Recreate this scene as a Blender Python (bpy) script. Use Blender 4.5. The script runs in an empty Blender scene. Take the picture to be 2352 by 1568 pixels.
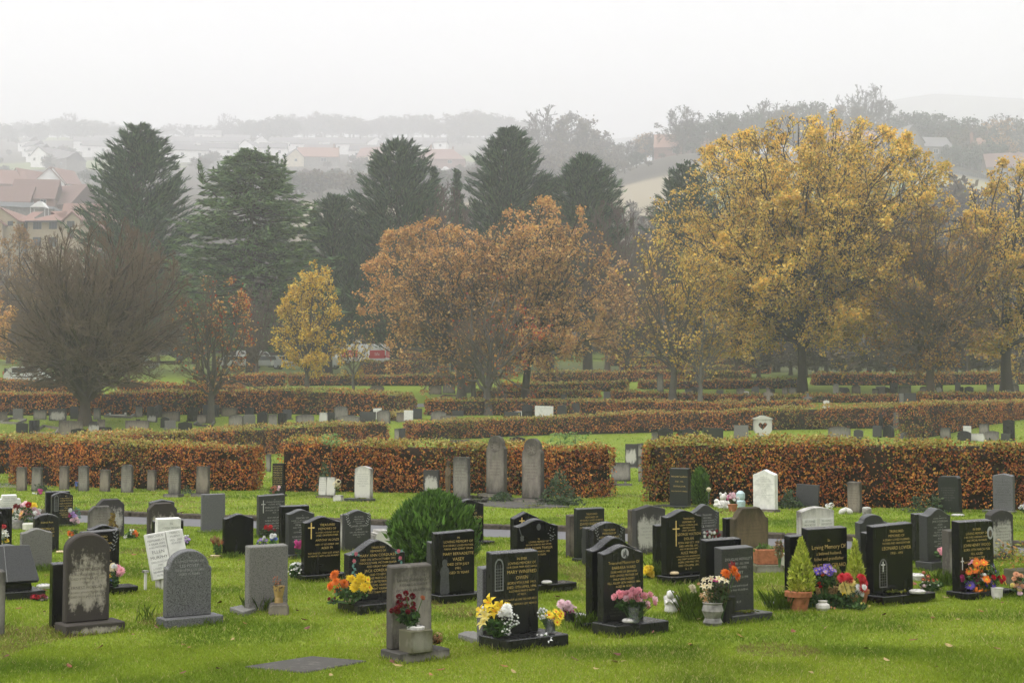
HAZE, OVERCAST, EXPO, FAR = .00098, 36.5, .2, 1.7
import bpy, bmesh, math, random
import numpy as np
from mathutils import Vector, Matrix
rnd = random.Random(11)
nrs = np.random.RandomState(5)
sc = bpy.context.scene
COL = sc.collection
PI = math.pi
# ------------------------------------------------------------------ picture geometry -> ground points
F, CX, CY, HZ, CAMH = 3267.0, 1176.0, 784.0, 955.5, 2.0
PIT = math.atan((HZ-CY)/F)
def ray(x, y):
    u, v = (x-CX)/F, (CY-y)/F
    fy = math.cos(PIT)-v*math.sin(PIT)
    return u/fy, (math.sin(PIT)+v*math.cos(PIT))/fy
class Curve:                       # monotone cubic through control points
    def __init__(s, pts):
        s.x = np.array([p[0] for p in pts], float); s.y = np.array([p[1] for p in pts], float)
        h = np.diff(s.x); d = np.diff(s.y)/h
        m = np.zeros(len(pts)); m[0], m[-1] = d[0], d[-1]
        for i in range(1, len(pts)-1):
            if d[i-1]*d[i] > 0:
                w1, w2 = 2*h[i]+h[i-1], h[i]+2*h[i-1]
                m[i] = (w1+w2)/(w1/d[i-1]+w2/d[i])
        s.m = m
    def __call__(s, q):
        q = np.clip(np.asarray(q, float), s.x[0], s.x[-1])
        i = np.clip(np.searchsorted(s.x, q, side='right')-1, 0, len(s.x)-2)
        h = s.x[i+1]-s.x[i]; t = (q-s.x[i])/h
        return ((1+2*t)*(1-t)**2*s.y[i]+t*(1-t)**2*h*s.m[i]+t*t*(3-2*t)*s.y[i+1]+t*t*(t-1)*h*s.m[i+1])
NEAR = [(-90,0),(0,0),(40,0),(66,0.0),(74,.15),(80,.7),(86,1.5),(94,2.3),(108,3.75),(116,4.4),(129,5.2),(150,6.6),(165,7.8),(187,9.8)]
def far_y(Y): return np.where(np.asarray(Y) > 187, 187+(np.asarray(Y, float)-187)*FAR, Y)
def far_pts(P): return [(float(far_y(Y)), CAMH+(z-CAMH)*float(far_y(Y))/Y) if Y > 187 else (Y, z) for Y, z in P]
GL = Curve(far_pts(NEAR+[(210,14),(240,26.5),(330,50),(430,71),(600,108.6),(800,153),(1000,195),(1150,198),(1700,190)]))
GR = Curve(far_pts(NEAR+[(220,17),(260,29),(300,44),(340,58),(380,70),(420,80),(480,86),(600,88),(1700,80)]))
def sstep(a, b, t):
    t = np.clip((t-a)/(b-a), 0, 1); return t*t*(3-2*t)
def ground(X, Y):
    X = np.asarray(X, float); Y = np.asarray(Y, float)
    a = X/np.maximum(Y, 1.0)
    b = sstep(0.02, 0.13, a)
    r = GR(Y)
    z = GL(Y)*(1-b)+(r-(r-9.8)*0.13*sstep(.25, .40, a)*sstep(187, 367, Y))*b
    return z
def gz(X, Y): return float(ground(X, Y))
def at(x, y, dz=0.0):              # pixel -> point dz above the ground
    kx, kz = ray(x, y)
    lo = 3.0; Y = 3.0; st = .5
    while Y < 2300:
        if CAMH+kz*Y-dz <= gz(kx*Y, Y): break
        lo = Y; Y += st; st = max(.5, Y*.01)
    hi = Y
    for _ in range(30):
        m = .5*(lo+hi)
        if CAMH+kz*m-dz <= gz(kx*m, m): hi = m
        else: lo = m
    return Vector((kx*hi, hi, gz(kx*hi, hi)))
def atY(x, Y, y=900):
    Y = float(far_y(Y)); kx, _ = ray(x, y); return Vector((kx*Y, Y, gz(kx*Y, Y)))
def zpix(x, y, Y): return CAMH+ray(x, y)[1]*Y
# ------------------------------------------------------------------ object helpers
def tag(o, label=None, cat=None, group=None, kind=None):
    if label: o['label'] = label
    if cat: o['category'] = cat
    if group: o['group'] = group
    if kind: o['kind'] = kind
    return o
def empty(name, loc, rz=0., label=None, cat=None, group=None):
    o = bpy.data.objects.new(name, None); COL.objects.link(o)
    o.location = loc; o.rotation_euler = (0, 0, rz); o.empty_display_size = .2
    return tag(o, label, cat, group)
def link(name, me, parent=None, loc=None, rot=None, scale=None):
    o = bpy.data.objects.new(name, me); COL.objects.link(o)
    if parent: o.parent = parent
    if loc is not None: o.location = loc
    if rot is not None: o.rotation_euler = rot
    if scale is not None: o.scale = (scale,)*3 if isinstance(scale, (int, float)) else scale
    return o
def mesh_from(name, verts, faces, mats=(), midx=None, smooth=False):
    me = bpy.data.meshes.new(name); me.from_pydata(verts, [], faces)
    for m in mats: me.materials.append(m)
    if midx is not None: me.polygons.foreach_set('material_index', midx)
    if smooth: me.polygons.foreach_set('use_smooth', [True]*len(me.polygons))
    me.update(); return me
def np_mesh(name, V, nper, mats, col=None, midx=None, smooth=False):
    """V: (n*nper,3) vertices, every nper of them one face"""
    V = np.asarray(V, np.float32).reshape(-1, 3); n = len(V)//nper
    me = bpy.data.meshes.new(name)
    me.vertices.add(len(V)); me.vertices.foreach_set('co', V.ravel())
    me.loops.add(len(V)); me.loops.foreach_set('vertex_index', np.arange(len(V), dtype=np.int32))
    me.polygons.add(n)
    me.polygons.foreach_set('loop_start', np.arange(0, len(V), nper, dtype=np.int32))
    me.polygons.foreach_set('loop_total', np.full(n, nper, np.int32))
    for m in mats: me.materials.append(m)
    if midx is not None: me.polygons.foreach_set('material_index', np.asarray(midx, np.int32))
    if col is not None:
        at_ = me.attributes.new('Col', 'FLOAT_COLOR', 'FACE')
        c4 = np.ones((n, 4), np.float32); c4[:, :3] = col
        at_.data.foreach_set('color', c4.ravel())
    if smooth: me.polygons.foreach_set('use_smooth', np.ones(n, bool))
    me.update(calc_edges=True); return me
def idx_mesh(name, V, Q, mats, smooth=True, col=None):
    """V (n,3), Q (m,4) quads by index"""
    V = np.asarray(V, np.float32); Q = np.asarray(Q, np.int32); m = len(Q)
    me = bpy.data.meshes.new(name)
    me.vertices.add(len(V)); me.vertices.foreach_set('co', V.ravel())
    me.loops.add(m*4); me.loops.foreach_set('vertex_index', Q.ravel())
    me.polygons.add(m)
    me.polygons.foreach_set('loop_start', np.arange(0, m*4, 4, dtype=np.int32))
    me.polygons.foreach_set('loop_total', np.full(m, 4, np.int32))
    for k in mats: me.materials.append(k)
    if col is not None:
        at_ = me.attributes.new('Col', 'FLOAT_COLOR', 'POINT')
        c4 = np.ones((len(V), 4), np.float32); c4[:, :3] = col
        at_.data.foreach_set('color', c4.ravel())
    if smooth: me.polygons.foreach_set('use_smooth', np.ones(m, bool))
    me.update(calc_edges=True); return me
class MB:
    def __init__(s): s.v = []; s.f = []; s.m = []
    def add(s, vs, fs, mi=0):
        o = len(s.v); s.v += [tuple(p) for p in vs]; s.f += [tuple(i+o for i in f) for f in fs]; s.m += [mi]*len(fs); return s
    def box(s, x0, x1, y0, y1, z0, z1, mi=0, M=None):
        vs = [Vector(p) for p in ((x0,y0,z0),(x1,y0,z0),(x1,y1,z0),(x0,y1,z0),(x0,y0,z1),(x1,y0,z1),(x1,y1,z1),(x0,y1,z1))]
        if M is not None: vs = [M @ p for p in vs]
        return s.add(vs, [(0,3,2,1),(4,5,6,7),(0,1,5,4),(1,2,6,5),(2,3,7,6),(3,0,4,7)], mi)
    def prism(s, poly, y0, y1, mi=0, M=None):      # poly (x,z) counter-clockwise seen from -y
        n = len(poly)
        vs = [Vector((x, y0, z)) for x, z in poly]+[Vector((x, y1, z)) for x, z in poly]
        if M is not None: vs = [M @ p for p in vs]
        fs = [tuple(range(n)), tuple(range(2*n-1, n-1, -1))]+[(i, i+n, (i+1) % n+n, (i+1) % n) for i in range(n)]
        return s.add(vs, fs, mi)
    def lathe(s, prof, n=14, c=(0,0,0), mi=0, sx=1, sy=1, cap=True):
        o = []; fs = []
        for r, z in prof:
            o += [(c[0]+sx*r*math.cos(2*PI*k/n), c[1]+sy*r*math.sin(2*PI*k/n), c[2]+z) for k in range(n)]
        for i in range(len(prof)-1):
            for k in range(n):
                fs.append((i*n+k, i*n+(k+1) % n, (i+1)*n+(k+1) % n, (i+1)*n+k))
        if cap:
            fs.append(tuple(range(n-1, -1, -1))); b = (len(prof)-1)*n; fs.append(tuple(range(b, b+n)))
        return s.add(o, fs, mi)
    def tube(s, pts, rads, n=6, mi=0):
        V, Q = tube_np(np.array(pts, float), np.array(rads, float), n)
        return s.add(V.tolist(), Q.tolist(), mi)
    def build(s, name, mats, parent=None, smooth=False, bevel=0., loc=None, rot=None, seg=1):
        if not isinstance(mats, (list, tuple)): mats = [mats]
        me = mesh_from(name, s.v, s.f, mats, s.m)
        if bevel or smooth:
            bm = bmesh.new(); bm.from_mesh(me)
            if bevel:
                es = [e for e in bm.edges if len(e.link_faces) == 2 and e.calc_face_angle(0) > .5]
                bmesh.ops.bevel(bm, geom=es, offset=bevel, segments=seg, affect='EDGES', clamp_overlap=True)
            if smooth:
                for f in bm.faces: f.smooth = True
            bm.to_mesh(me); bm.free()
        return link(name, me, parent, loc, rot)
def tube_np(P, Rr, n):
    m = len(P); T = np.gradient(P, axis=0); T /= np.linalg.norm(T, axis=1)[:, None]+1e-9
    a = np.where(np.abs(T[:, 2:3]) < .9, np.array([[0, 0, 1.]]), np.array([[1., 0, 0]]))
    U = np.cross(T, a); U /= np.linalg.norm(U, axis=1)[:, None]+1e-9; W = np.cross(T, U)
    th = np.arange(n)*2*PI/n
    V = P[:, None, :]+Rr[:, None, None]*(np.cos(th)[None, :, None]*U[:, None, :]+np.sin(th)[None, :, None]*W[:, None, :])
    i = np.arange(m-1)[:, None]*n; k = np.arange(n)[None, :]
    Q = np.stack([i+k, i+(k+1) % n, i+n+(k+1) % n, i+n+k], -1).reshape(-1, 4)
    return V.reshape(-1, 3), Q
# ------------------------------------------------------------------ materials
MATS = {}
class NT:
    def __init__(s, name):
        s.m = bpy.data.materials.new(name); s.m.use_nodes = True; s.t = s.m.node_tree
        s.b = s.t.nodes['Principled BSDF']; MATS[name] = s.m
    def n(s, typ, **kw):
        d = s.t.nodes.new(typ)
        for k, v in kw.items():
            if k in d.inputs.keys(): d.inputs[k].default_value = v
            else: setattr(d, k, v)
        return d
    def l(s, a, b): s.t.links.new(a, b)
    def coords(s, scale=(1,1,1), rand=True, kind='Object'):
        tc = s.n('ShaderNodeTexCoord'); mp = s.n('ShaderNodeMapping'); mp.inputs['Scale'].default_value = scale
        s.l(tc.outputs[kind], mp.inputs['Vector'])
        if rand:
            oi = s.n('ShaderNodeObjectInfo'); ml = s.n('ShaderNodeMath', operation='MULTIPLY'); ml.inputs[1].default_value = 57.
            s.l(oi.outputs['Random'], ml.inputs[0]); s.l(ml.outputs[0], mp.inputs['Location'])
        return mp.outputs[0]
    def noise(s, vec, scale, detail=3, rough=.55, out='Fac'):
        d = s.n('ShaderNodeTexNoise'); d.inputs['Scale'].default_value = scale; d.inputs['Detail'].default_value = detail; d.inputs['Roughness'].default_value = rough
        s.l(vec, d.inputs['Vector']); return d.outputs[out]
    def ramp(s, fac, stops):
        d = s.n('ShaderNodeValToRGB'); e = d.color_ramp.elements
        while len(e) < len(stops): e.new(.5)
        for q, (p, c) in zip(e, stops): q.position = p; q.color = (*c, 1) if len(c) == 3 else c
        s.l(fac, d.inputs[0]); return d.outputs[0]
    def mix(s, fac, a, b, typ='MIX'):
        d = s.n('ShaderNodeMix', data_type='RGBA', blend_type=typ)
        for i, q in ((0, fac), (6, a), (7, b)):
            if isinstance(q, (int, float)): d.inputs[i].default_value = q
            elif isinstance(q, tuple): d.inputs[i].default_value = (*q, 1)
            else: s.l(q, d.inputs[i])
        return d.outputs[2]
    def math(s, op, a, b=0., c=None):
        d = s.n('ShaderNodeMath', operation=op)
        for i, q in enumerate((a, b) if c is None else (a, b, c)):
            if isinstance(q, (int, float)): d.inputs[i].default_value = q
            else: s.l(q, d.inputs[i])
        return d.outputs[0]
    def bump(s, h, dist=.01, st=.5):
        d = s.n('ShaderNodeBump'); d.inputs['Distance'].default_value = dist; d.inputs['Strength'].default_value = st
        s.l(h, d.inputs['Height']); s.l(d.outputs[0], s.b.inputs['Normal'])
    def base(s, c):
        if isinstance(c, tuple): s.b.inputs['Base Color'].default_value = (*c, 1)
        else: s.l(c, s.b.inputs['Base Color'])
    def set(s, **kw):
        for k, v in kw.items(): s.b.inputs[k].default_value = v
        return s
def plain(name, c, rough=.6, spec=.3, var=.12, scale=25., bump=0.):
    t = NT(name); v = t.coords()
    f = t.noise(v, scale, 4)
    lo = tuple(x*(1-var*2) for x in c); hi = tuple(min(1, x*(1+var)) for x in c)
    t.base(t.ramp(f, [(.3, lo), (.7, hi)])); t.set(**{'Roughness': rough, 'Specular IOR Level': spec})
    if bump: t.bump(f, bump)
    return t.m
def granite(name, c, speck, rough, spec, amt=.5):
    t = NT(name); v = t.coords()
    f = t.noise(v, 260., 2, .7); g = t.noise(v, 90., 3, .6)
    k = t.ramp(f, [(.42, (0,0,0)), (.62, (1,1,1))])
    a = t.mix(k, c, speck); dk = t.mix(t.ramp(g, [(.35, (1,1,1)), (.5, (0,0,0))]), a, tuple(x*.6 for x in c))
    # dust, water runs and a little algae
    w = t.coords((1.2, 1.2, .25)); d = t.noise(w, 9., 4, .6)
    dirt = t.ramp(d, [(.52, (0,0,0)), (.8, (amt, amt, amt))])
    t.base(t.mix(dirt, dk, tuple(x*.5+.03 for x in speck)))
    rr = t.n('ShaderNodeMapRange'); t.l(d, rr.inputs[0]); rr.inputs[3].default_value = rough; rr.inputs[4].default_value = min(1, rough+.3)
    t.l(rr.outputs[0], t.b.inputs['Roughness']); t.set(**{'Specular IOR Level': spec}); return t.m
def weathered(name, light, dark, lo, hi, moss=0., edge=.55, streak=.35):
    """old stone: pale where the rain washes it, blackened near the rim and in streaks"""
    t = NT(name); v = t.coords((1,1,1)); w = t.coords((1., 1., streak))
    n1 = t.noise(w, 9., 7, .74); n2 = t.noise(v, 34., 5, .65); n3 = t.noise(v, 3., 3)
    tc = t.n('ShaderNodeTexCoord'); sp = t.n('ShaderNodeSeparateXYZ'); t.l(tc.outputs['Generated'], sp.inputs[0])
    ax = t.math('ABSOLUTE', t.math('SUBTRACT', sp.outputs[0], .5)); ex = t.math('POWER', t.math('MULTIPLY', ax, 2.), 3.)
    ez = t.math('POWER', sp.outputs[2], 3.); eb = t.math('POWER', t.math('SUBTRACT', 1., sp.outputs[2]), 5.)
    ex = t.math('POWER', t.math('MULTIPLY', ax, 2.), 7.)
    e = t.math('ADD', t.math('MULTIPLY', ex, .7), t.math('ADD', ez, t.math('MULTIPLY', eb, .9)))
    s = t.math('ADD', t.math('MULTIPLY', n1, 1.), t.math('ADD', t.math('MULTIPLY', n2, .35), t.math('MULTIPLY', e, edge)))
    k = t.ramp(t.math('MULTIPLY', s, .5), [(lo, (0,0,0)), (hi, (1,1,1))])
    grain = t.mix(n2, tuple(x*.8 for x in light), light)
    c = t.mix(k, grain, dark)
    if moss: c = t.mix(t.ramp(n3, [(.55, (0,0,0)), (.75, (moss,)*3)]), c, (.09,.10,.03))
    t.base(c); t.set(**{'Roughness': .85, 'Specular IOR Level': .2}); t.bump(n2, .004, .6); return t.m
granite('black', (.0035,.0035,.004), (.009,.009,.010), .09, .34, .05)
granite('charcoal', (.008,.008,.0085), (.026,.026,.026), .13, .36, .12)
granite('dark_grey', (.026,.027,.027), (.060,.060,.060), .22, .36, .22)
granite('green_black', (.010,.0125,.009), (.02,.024,.02), .22, .34, .12)
granite('grey', (.075,.075,.076), (.20,.20,.20), .5, .25, .3)
granite('pale_grey', (.135,.13,.118), (.215,.21,.19), .65, .2, .35)
plain('white_marble', (.66,.65,.61), .55, .3, .10, 9)
weathered('white_old', (.62,.60,.55), (.12,.11,.10), .47, .74)
weathered('stained', (.38,.345,.285), (.05,.043,.037), .385, .47, edge=.62)
weathered('old_grey', (.27,.25,.215), (.060,.056,.050), .36, .60)
weathered('lichen_white', (.48,.46,.42), (.05,.047,.045), .42, .52, edge=.75)
weathered('sandstone', (.26,.225,.18), (.07,.06,.05), .37, .60)
weathered('pale_weathered', (.30,.275,.235), (.075,.068,.058), .38, .58)
weathered('brown_stone', (.17,.125,.075), (.05,.04,.025), .35, .58, .3)
weathered('monument', (.27,.24,.20), (.07,.063,.053), .33, .58, .25)
weathered('concrete', (.27,.26,.21), (.10,.095,.06), .34, .58, .4)
for nm, c, r in (('gold_letter', (.74,.53,.18), .35), ('silver_letter', (.52,.51,.49), .4), ('black_letter', (.03,.03,.03), .6), ('faint_letter', (.13,.125,.115), .7), ('brown_letter', (.075,.055,.035), .7), ('grey_carving', (.20,.205,.205), .8), ('pale_carving', (.40,.40,.40), .8), ('dull_carving', (.075,.077,.075), .7), ('teal_paint', (.12,.27,.24), .7), ('pink_paint', (.48,.12,.16), .7)):
    plain(nm, c, r, .3, .15, 60)
# ------------------------------------------------------------------ lettering (built-in font), converted once
LINES = {}
def need(lines):
    for s in lines: LINES.setdefault(s.lstrip('*-'), None)
def convert_lines():
    obs = []
    for s in LINES:
        cu = bpy.data.curves.new('t', 'FONT'); cu.body = s; cu.size = 1; cu.resolution_u = 2; cu.offset = -.014; cu.align_x = 'CENTER'
        o = bpy.data.objects.new('t', cu); COL.objects.link(o); obs.append((s, o, cu))
    bpy.context.view_layer.update(); dg = bpy.context.evaluated_depsgraph_get()
    for s, o, cu in obs:
        me = bpy.data.meshes.new_from_object(o.evaluated_get(dg))
        n = len(me.vertices); co = np.zeros(n*3, np.float32); me.vertices.foreach_get('co', co)
        fs = [tuple(p.vertices) for p in me.polygons]
        co = co.reshape(-1, 3)[:, :2]
        LINES[s] = (co, fs, float(co[:, 0].max()-co[:, 0].min()) if n else 0., float((co[:, 0].max()+co[:, 0].min())/2) if n else 0.)
        bpy.data.meshes.remove(me)
    for s, o, cu in obs:
        bpy.data.objects.remove(o); bpy.data.curves.remove(cu)
def letter_mesh(lines, x0, x1, z1, z0, wmax=None):
    """centred lines between heights z1 (top) and z0; '*' larger, '-' smaller; xz plane, facing -y"""
    wt = [1.35 if s[:1] == '*' else (.8 if s[:1] == '-' else 1.) for s in lines]
    unit = (z1-z0)/sum(wt); z = z1; V = []; Fc = []
    for s, w in zip(lines, wt):
        h = unit*w; co, fs, wd, mid = LINES[s.lstrip('*-')]
        if len(co):
            sz = h*.84
            kx = min(1., (x1-x0)/(wd*sz+1e-6)); sx = sz*kx; sz = sz*max(kx, .72)
            o = len(V)
            V += [((x0+x1)/2+(p[0]-mid)*sx, 0, z-h*.82+p[1]*sz) for p in co]
            Fc += [tuple(i+o for i in f) for f in fs]
        z -= h
    return V, Fc
# ------------------------------------------------------------------ headstones
def outline(shape, W, H):
    w = W/2
    def bell(r, p=1.):
        N = 14; return [(w-2*w*i/N, H-r+r*(.5+.5*math.cos(PI*(1-2*i/N)))**p) for i in range(N+1)]
    if shape == 'flat': top = [(w, H), (-w, H)]
    elif shape == 'slope': top = [(w, H), (-w, H-.035*W)]
    elif shape == 'seg': top = [(w-2*w*i/12, H-.16*W+.16*W*math.sin(PI*i/12)**.8) for i in range(13)]
    elif shape == 'lowseg': top = [(w-2*w*i/10, H-.08*W+.08*W*math.sin(PI*i/10)) for i in range(11)]
    elif shape == 'arc': top = [(w*math.cos(PI*i/16), H-.45*W+.45*W*math.sin(PI*i/16)) for i in range(17)]
    elif shape == 'round': top = [(w*math.cos(PI*i/16), H-.36*W+.36*W*math.sin(PI*i/16)) for i in range(17)]
    elif shape == 'ogee': top = bell(.13*W)
    elif shape == 'bigogee': top = bell(.20*W, 1.1)
    elif shape == 'highogee': top = [(w, H-.2*W), (w*.82, H-.19*W)]+[(w*.7*math.cos(PI*i/10), H-.15*W+.15*W*math.sin(PI*i/10)) for i in range(11)]+[(-w*.82, H-.19*W), (-w, H-.2*W)]
    elif shape == 'peak': top = [(w, H-.2*W), (0, H), (-w, H-.2*W)]
    elif shape == 'lowpeak': top = [(w, H-.1*W), (0, H), (-w, H-.1*W)]
    elif shape == 'shoulder':
        q = .88; top = [(w, H-.36*W), (w*q, H-.34*W)]+[(w*q*math.cos(a), H-.34*W+.34*W*math.sin(a)) for a in [PI*i/14 for i in range(1, 14)]]+[(-w*q, H-.34*W), (-w, H-.36*W)]
    elif shape == 'tallround':
        q = .8; top = [(w, H-.62*W), (w*q, H-.5*W)]+[(w*q*math.cos(a), H-.42*W+.42*W*math.sin(a)) for a in [PI*i/14 for i in range(0, 15)]]+[(-w*q, H-.5*W), (-w, H-.62*W)]
    elif shape == 'chamfer': top = [(w, H-.22*W), (w*.86, H-.2*W), (w*.72, H-.1*W), (w*.5, H), (-w*.5, H), (-w*.72, H-.1*W), (-w*.86, H-.2*W), (-w, H-.22*W)]
    elif shape == 'cut': top = [(w, H-.2*W), (w*.6, H), (-w*.6, H), (-w, H-.2*W)]
    elif shape == 'notchcorner': top = [(w, H-.12*W), (w*.93, H-.06*W), (w*.84, H-.02*W), (w*.8, H), (-w*.8, H), (-w*.84, H-.02*W), (-w*.93, H-.06*W), (-w, H-.12*W)]
    elif shape == 'step': top = [(w, H-.24*H), (w*.94, H-.24*H), (w*.94, H-.14*H), (w*.66, H-.14*H), (w*.62, H), (-w*.62, H), (-w*.66, H-.14*H), (-w*.94, H-.14*H), (-w*.94, H-.24*H), (-w, H-.24*H)]
    elif shape == 'narrowtop': return [(-w, 0), (w, 0), (w*1.0, H), (-w*1.0, H)]
    elif shape == 'boulder': top = [(w*1.0, H*.55), (w*.86, H*.82), (w*.5, H*.97), (0, H), (-w*.55, H*.96), (-w*.9, H*.8), (-w*1., H*.5)]
    elif shape == 'cross':
        a = .13*W if W > .5*H else .18*W; zc = H*.68
        return [(-a, 0), (a, 0), (a, zc-a), (w, zc-a), (w, zc+a), (a, zc+a), (a, H), (-a, H), (-a, zc+a), (-w, zc+a), (-w, zc-a), (-a, zc-a)]
    else: raise ValueError(shape)
    return [(-w, 0), (w, 0)]+top
STONES = {}
BASE = (.07, .07, .12, .03, .075)
def stone(key, label, xl, xr, yt, yb, shape='flat', mat='black', th=.085, yaw=36., eff=None, base=None, bmat=None, text=None, tc='gold_letter', box=(.08, .92, .88, .3), lean=0., tip=0., Y=None, bev=.006, name='headstone', cat='headstone', group=None, ground_dz=0.):
    hb = base[4] if base else 0.
    xm = (xl+xr)/2
    if eff is not None: yaw = eff+math.degrees(math.atan((xm-CX)/F))*-1
    th_ = math.radians(yaw); c, s = math.cos(th_), math.sin(th_)
    if Y is None: P = at(xm, yb, hb)
    else: P = atY(xm, Y, yb)
    kl, kr = ray(xl, yb)[0], ray(xr, yb)[0]
    tl = (kl*P.y-P.x)/(c-kl*s); tr = (kr*P.y-P.x)/(c-kr*s)
    W = tr-tl; H = zpix(xm, yt, P.y)-(P.z+hb)
    ctr = Vector((P.x+c*(tl+tr)/2-s*th/2, P.y+s*(tl+tr)/2+c*th/2, P.z-.012))
    r = empty(name, ctr, th_, label, cat, group)
    r.rotation_euler = (math.radians(tip), math.radians(lean), th_)
    hb += .012 if base else 0
    ol = outline(shape, W, H+(.012 if not base else 0)); mb = MB().prism(ol, -th/2, th/2)
    if P.y < 32: mb.v = [(x_, y_, z_+(.016 if y_ > 0 and z_ > H*.5 else 0)) for x_, y_, z_ in mb.v]
    tab = mb.build('tablet', MATS[mat], r, bevel=bev)
    tab.location.z = hb
    if base:
        dl, dr, df, db, h = base
        b = MB().box(-W/2-dl, W/2+dr, -th/2-df, th/2+db, 0, h+.012).build('plinth', MATS[bmat or mat], r, bevel=.008)
    if text:
        V, Fc = letter_mesh(text, (box[0]-.5)*W, (box[1]-.5)*W, H*box[2], H*box[3])
        o = link('inscription', mesh_from('inscription', V, Fc, [MATS[tc]]), r, (0, -th/2-.0018, hb))
    d = dict(r=r, W=W, H=H, th=th, hb=hb, P=P, yaw=th_, base=base, ctr=ctr); STONES[key] = d; return d
def fy(key, x, gap=.12):
    d = STONES[key]; k = ray(x, 1300)[0]; c, s = math.cos(d['yaw']), math.sin(d['yaw']); P = d['P']; t_ = (k*P.y-P.x)/(c-k*s)
    return P.y+s*max(-d['W'], min(d['W'], t_))-gap
def carve(d, kind, x, z, h, mat, name=None, w=None):
    """a carved or inlaid motif on the front face; x from the centre and z from the foot, as shares of width and height"""
    cx, cz, y = x*d['W'], z*d['H'], -d['th']/2
    mb = MB(); t = .0022
    if kind == 'cross':
        a = .014; ww = w or h*.42
        mb.box(cx-a/2, cx+a/2, y-t, y+.001, cz-h*.68, cz+h*.32).box(cx-ww/2, cx-a/2, y-t, y+.001, cz-a/2, cz+a/2).box(cx+a/2, cx+ww/2, y-t, y+.001, cz-a/2, cz+a/2); name = name or 'cross_emblem'
    elif kind == 'disc':
        ww = w or h; mb.prism([(cx+ww/2*math.cos(2*PI*i/24), cz+h/2*math.sin(2*PI*i/24)) for i in range(24)], y-t, y+.001); name = name or 'medallion'
    elif kind == 'window':        # pointed arch with leaded lights
        ww = w or h*.3; fr = ww*.12
        def arch(w2, z0, z1): return [(-w2, z0), (w2, z0)]+[(w2*math.cos(a)**1.0, z1-w2*1.5+w2*1.5*math.sin(a)) for a in [PI*i/10 for i in range(11)]]
        P1 = arch(ww/2, -h/2, h/2); P2 = arch(ww/2-fr, -h/2+fr, h/2-fr*1.4)
        vs = [(cx+p[0], y-t, cz+p[1]) for p in P1]+[(cx+p[0], y-t, cz+p[1]) for p in P2]; n = len(P1)
        mb.add(vs, [(i, (i+1) % n, (i+1) % n+n, i+n) for i in range(n)])
        for k in range(1, 8): mb.box(cx-ww/2+fr, cx+ww/2-fr, y-t*.8, y, cz-h/2+fr+k*(h*.72)/8, cz-h/2+fr+k*(h*.72)/8+.003)
        for k in (-1, 1): mb.box(cx+k*ww*.13-.0015, cx+k*ww*.13+.0015, y-t*.7, y, cz-h/2+fr, cz+h*.3)
        name = name or 'arched_window_carving'
    elif kind in ('rose', 'spray', 'lily'):   # curling engraved leaves and petals
        rr = random.Random(int(abs(x*991)+z*77)); N = 7 if kind != 'spray' else 11
        sgn = 1 if x >= 0 else -1
        for k in range(N):
            if kind == 'rose':
                a = k*2.4; q = h*.10*math.sqrt(k+.5); px, pz = cx+q*math.cos(a), cz+h*.12+q*math.sin(a)*1.0; L = h*.16
            else:
                f = k/(N-1); px, pz = cx+sgn*w_(h)*(.12*math.sin(f*5)), cz+h*(.5-f); a = (1 if k % 2 else -1)*.9+PI/2; L = h*.2
            ca, sa = math.cos(a), math.sin(a); b = L*.34
            pts = [(0, 0), (L*.35, -b*.5), (L*.75, -b*.4), (L, 0), (L*.75, b*.4), (L*.35, b*.5)]
            vs = [(px+p[0]*ca-p[1]*sa, y-t+k*.00012, pz+p[0]*sa+p[1]*ca) for p in pts]; mb.add(vs, [tuple(range(6))])
        if kind == 'rose':
            for k in range(5):
                zz = cz-h*.1-k*h*.09; s2 = 1 if k % 2 else -1
                vs = [(cx+s2*.003, y-t, zz), (cx+s2*h*.14, y-t, zz+h*.02), (cx+s2*h*.2, y-t, zz+h*.09), (cx+s2*h*.08, y-t, zz+h*.08)]
                mb.add(vs if s2 > 0 else vs[::-1], [(0, 1, 2, 3)])
        name = name or 'leaf_carving'
    elif kind == 'figure':        # robed standing figure in outline relief
        prof = [(.10, 0), (.16, .03), (.15, .3), (.13, .5), (.16, .62), (.12, .74), (.06, .80), (.085, .86), (.085, .93), (.05, .985), (.0, 1.)]
        P = [(a*h, b*h) for a, b in prof]+[(-a*h, b*h) for a, b in prof[-2::-1]]
        mb.prism([(cx+p[0], cz-h/2+p[1]) for p in P], y-t*1.5, y+.001); name = name or 'robed_figure_carving'
        mb.box(cx-.018*h, cx+.018*h, y-t*2.5, y-t*1.5, cz-h*.46, cz+.1*h)
    elif kind == 'wheel':
        for a0 in range(20):
            a, b = 2*PI*a0/20, 2*PI*(a0+1)/20; R0, R1 = h/2, h*.42
            vs = [(cx+R0*math.cos(a), y-.012, cz+R0*math.sin(a)), (cx+R0*math.cos(b), y-.012, cz+R0*math.sin(b)), (cx+R1*math.cos(b), y-.012, cz+R1*math.sin(b)), (cx+R1*math.cos(a), y-.012, cz+R1*math.sin(a))]
            vi = [(p[0], y+.001, p[2]) for p in vs]
            mb.add(vs+vi, [(0, 1, 2, 3), (0, 4, 5, 1), (2, 6, 7, 3)])
        for k in range(8):
            a = PI*k/4; M = Matrix.Translation((cx, 0, cz)) @ Matrix.Rotation(-a, 4, 'Y')
            mb.box(.02, h*.4, y-.010, y, -.012, .012, M=M)
        name = name or 'wheel_carving'
    return mb.build(name, MATS[mat], d['r'], loc=(0, 0, d['hb']))
def w_(h): return h*.8
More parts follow.
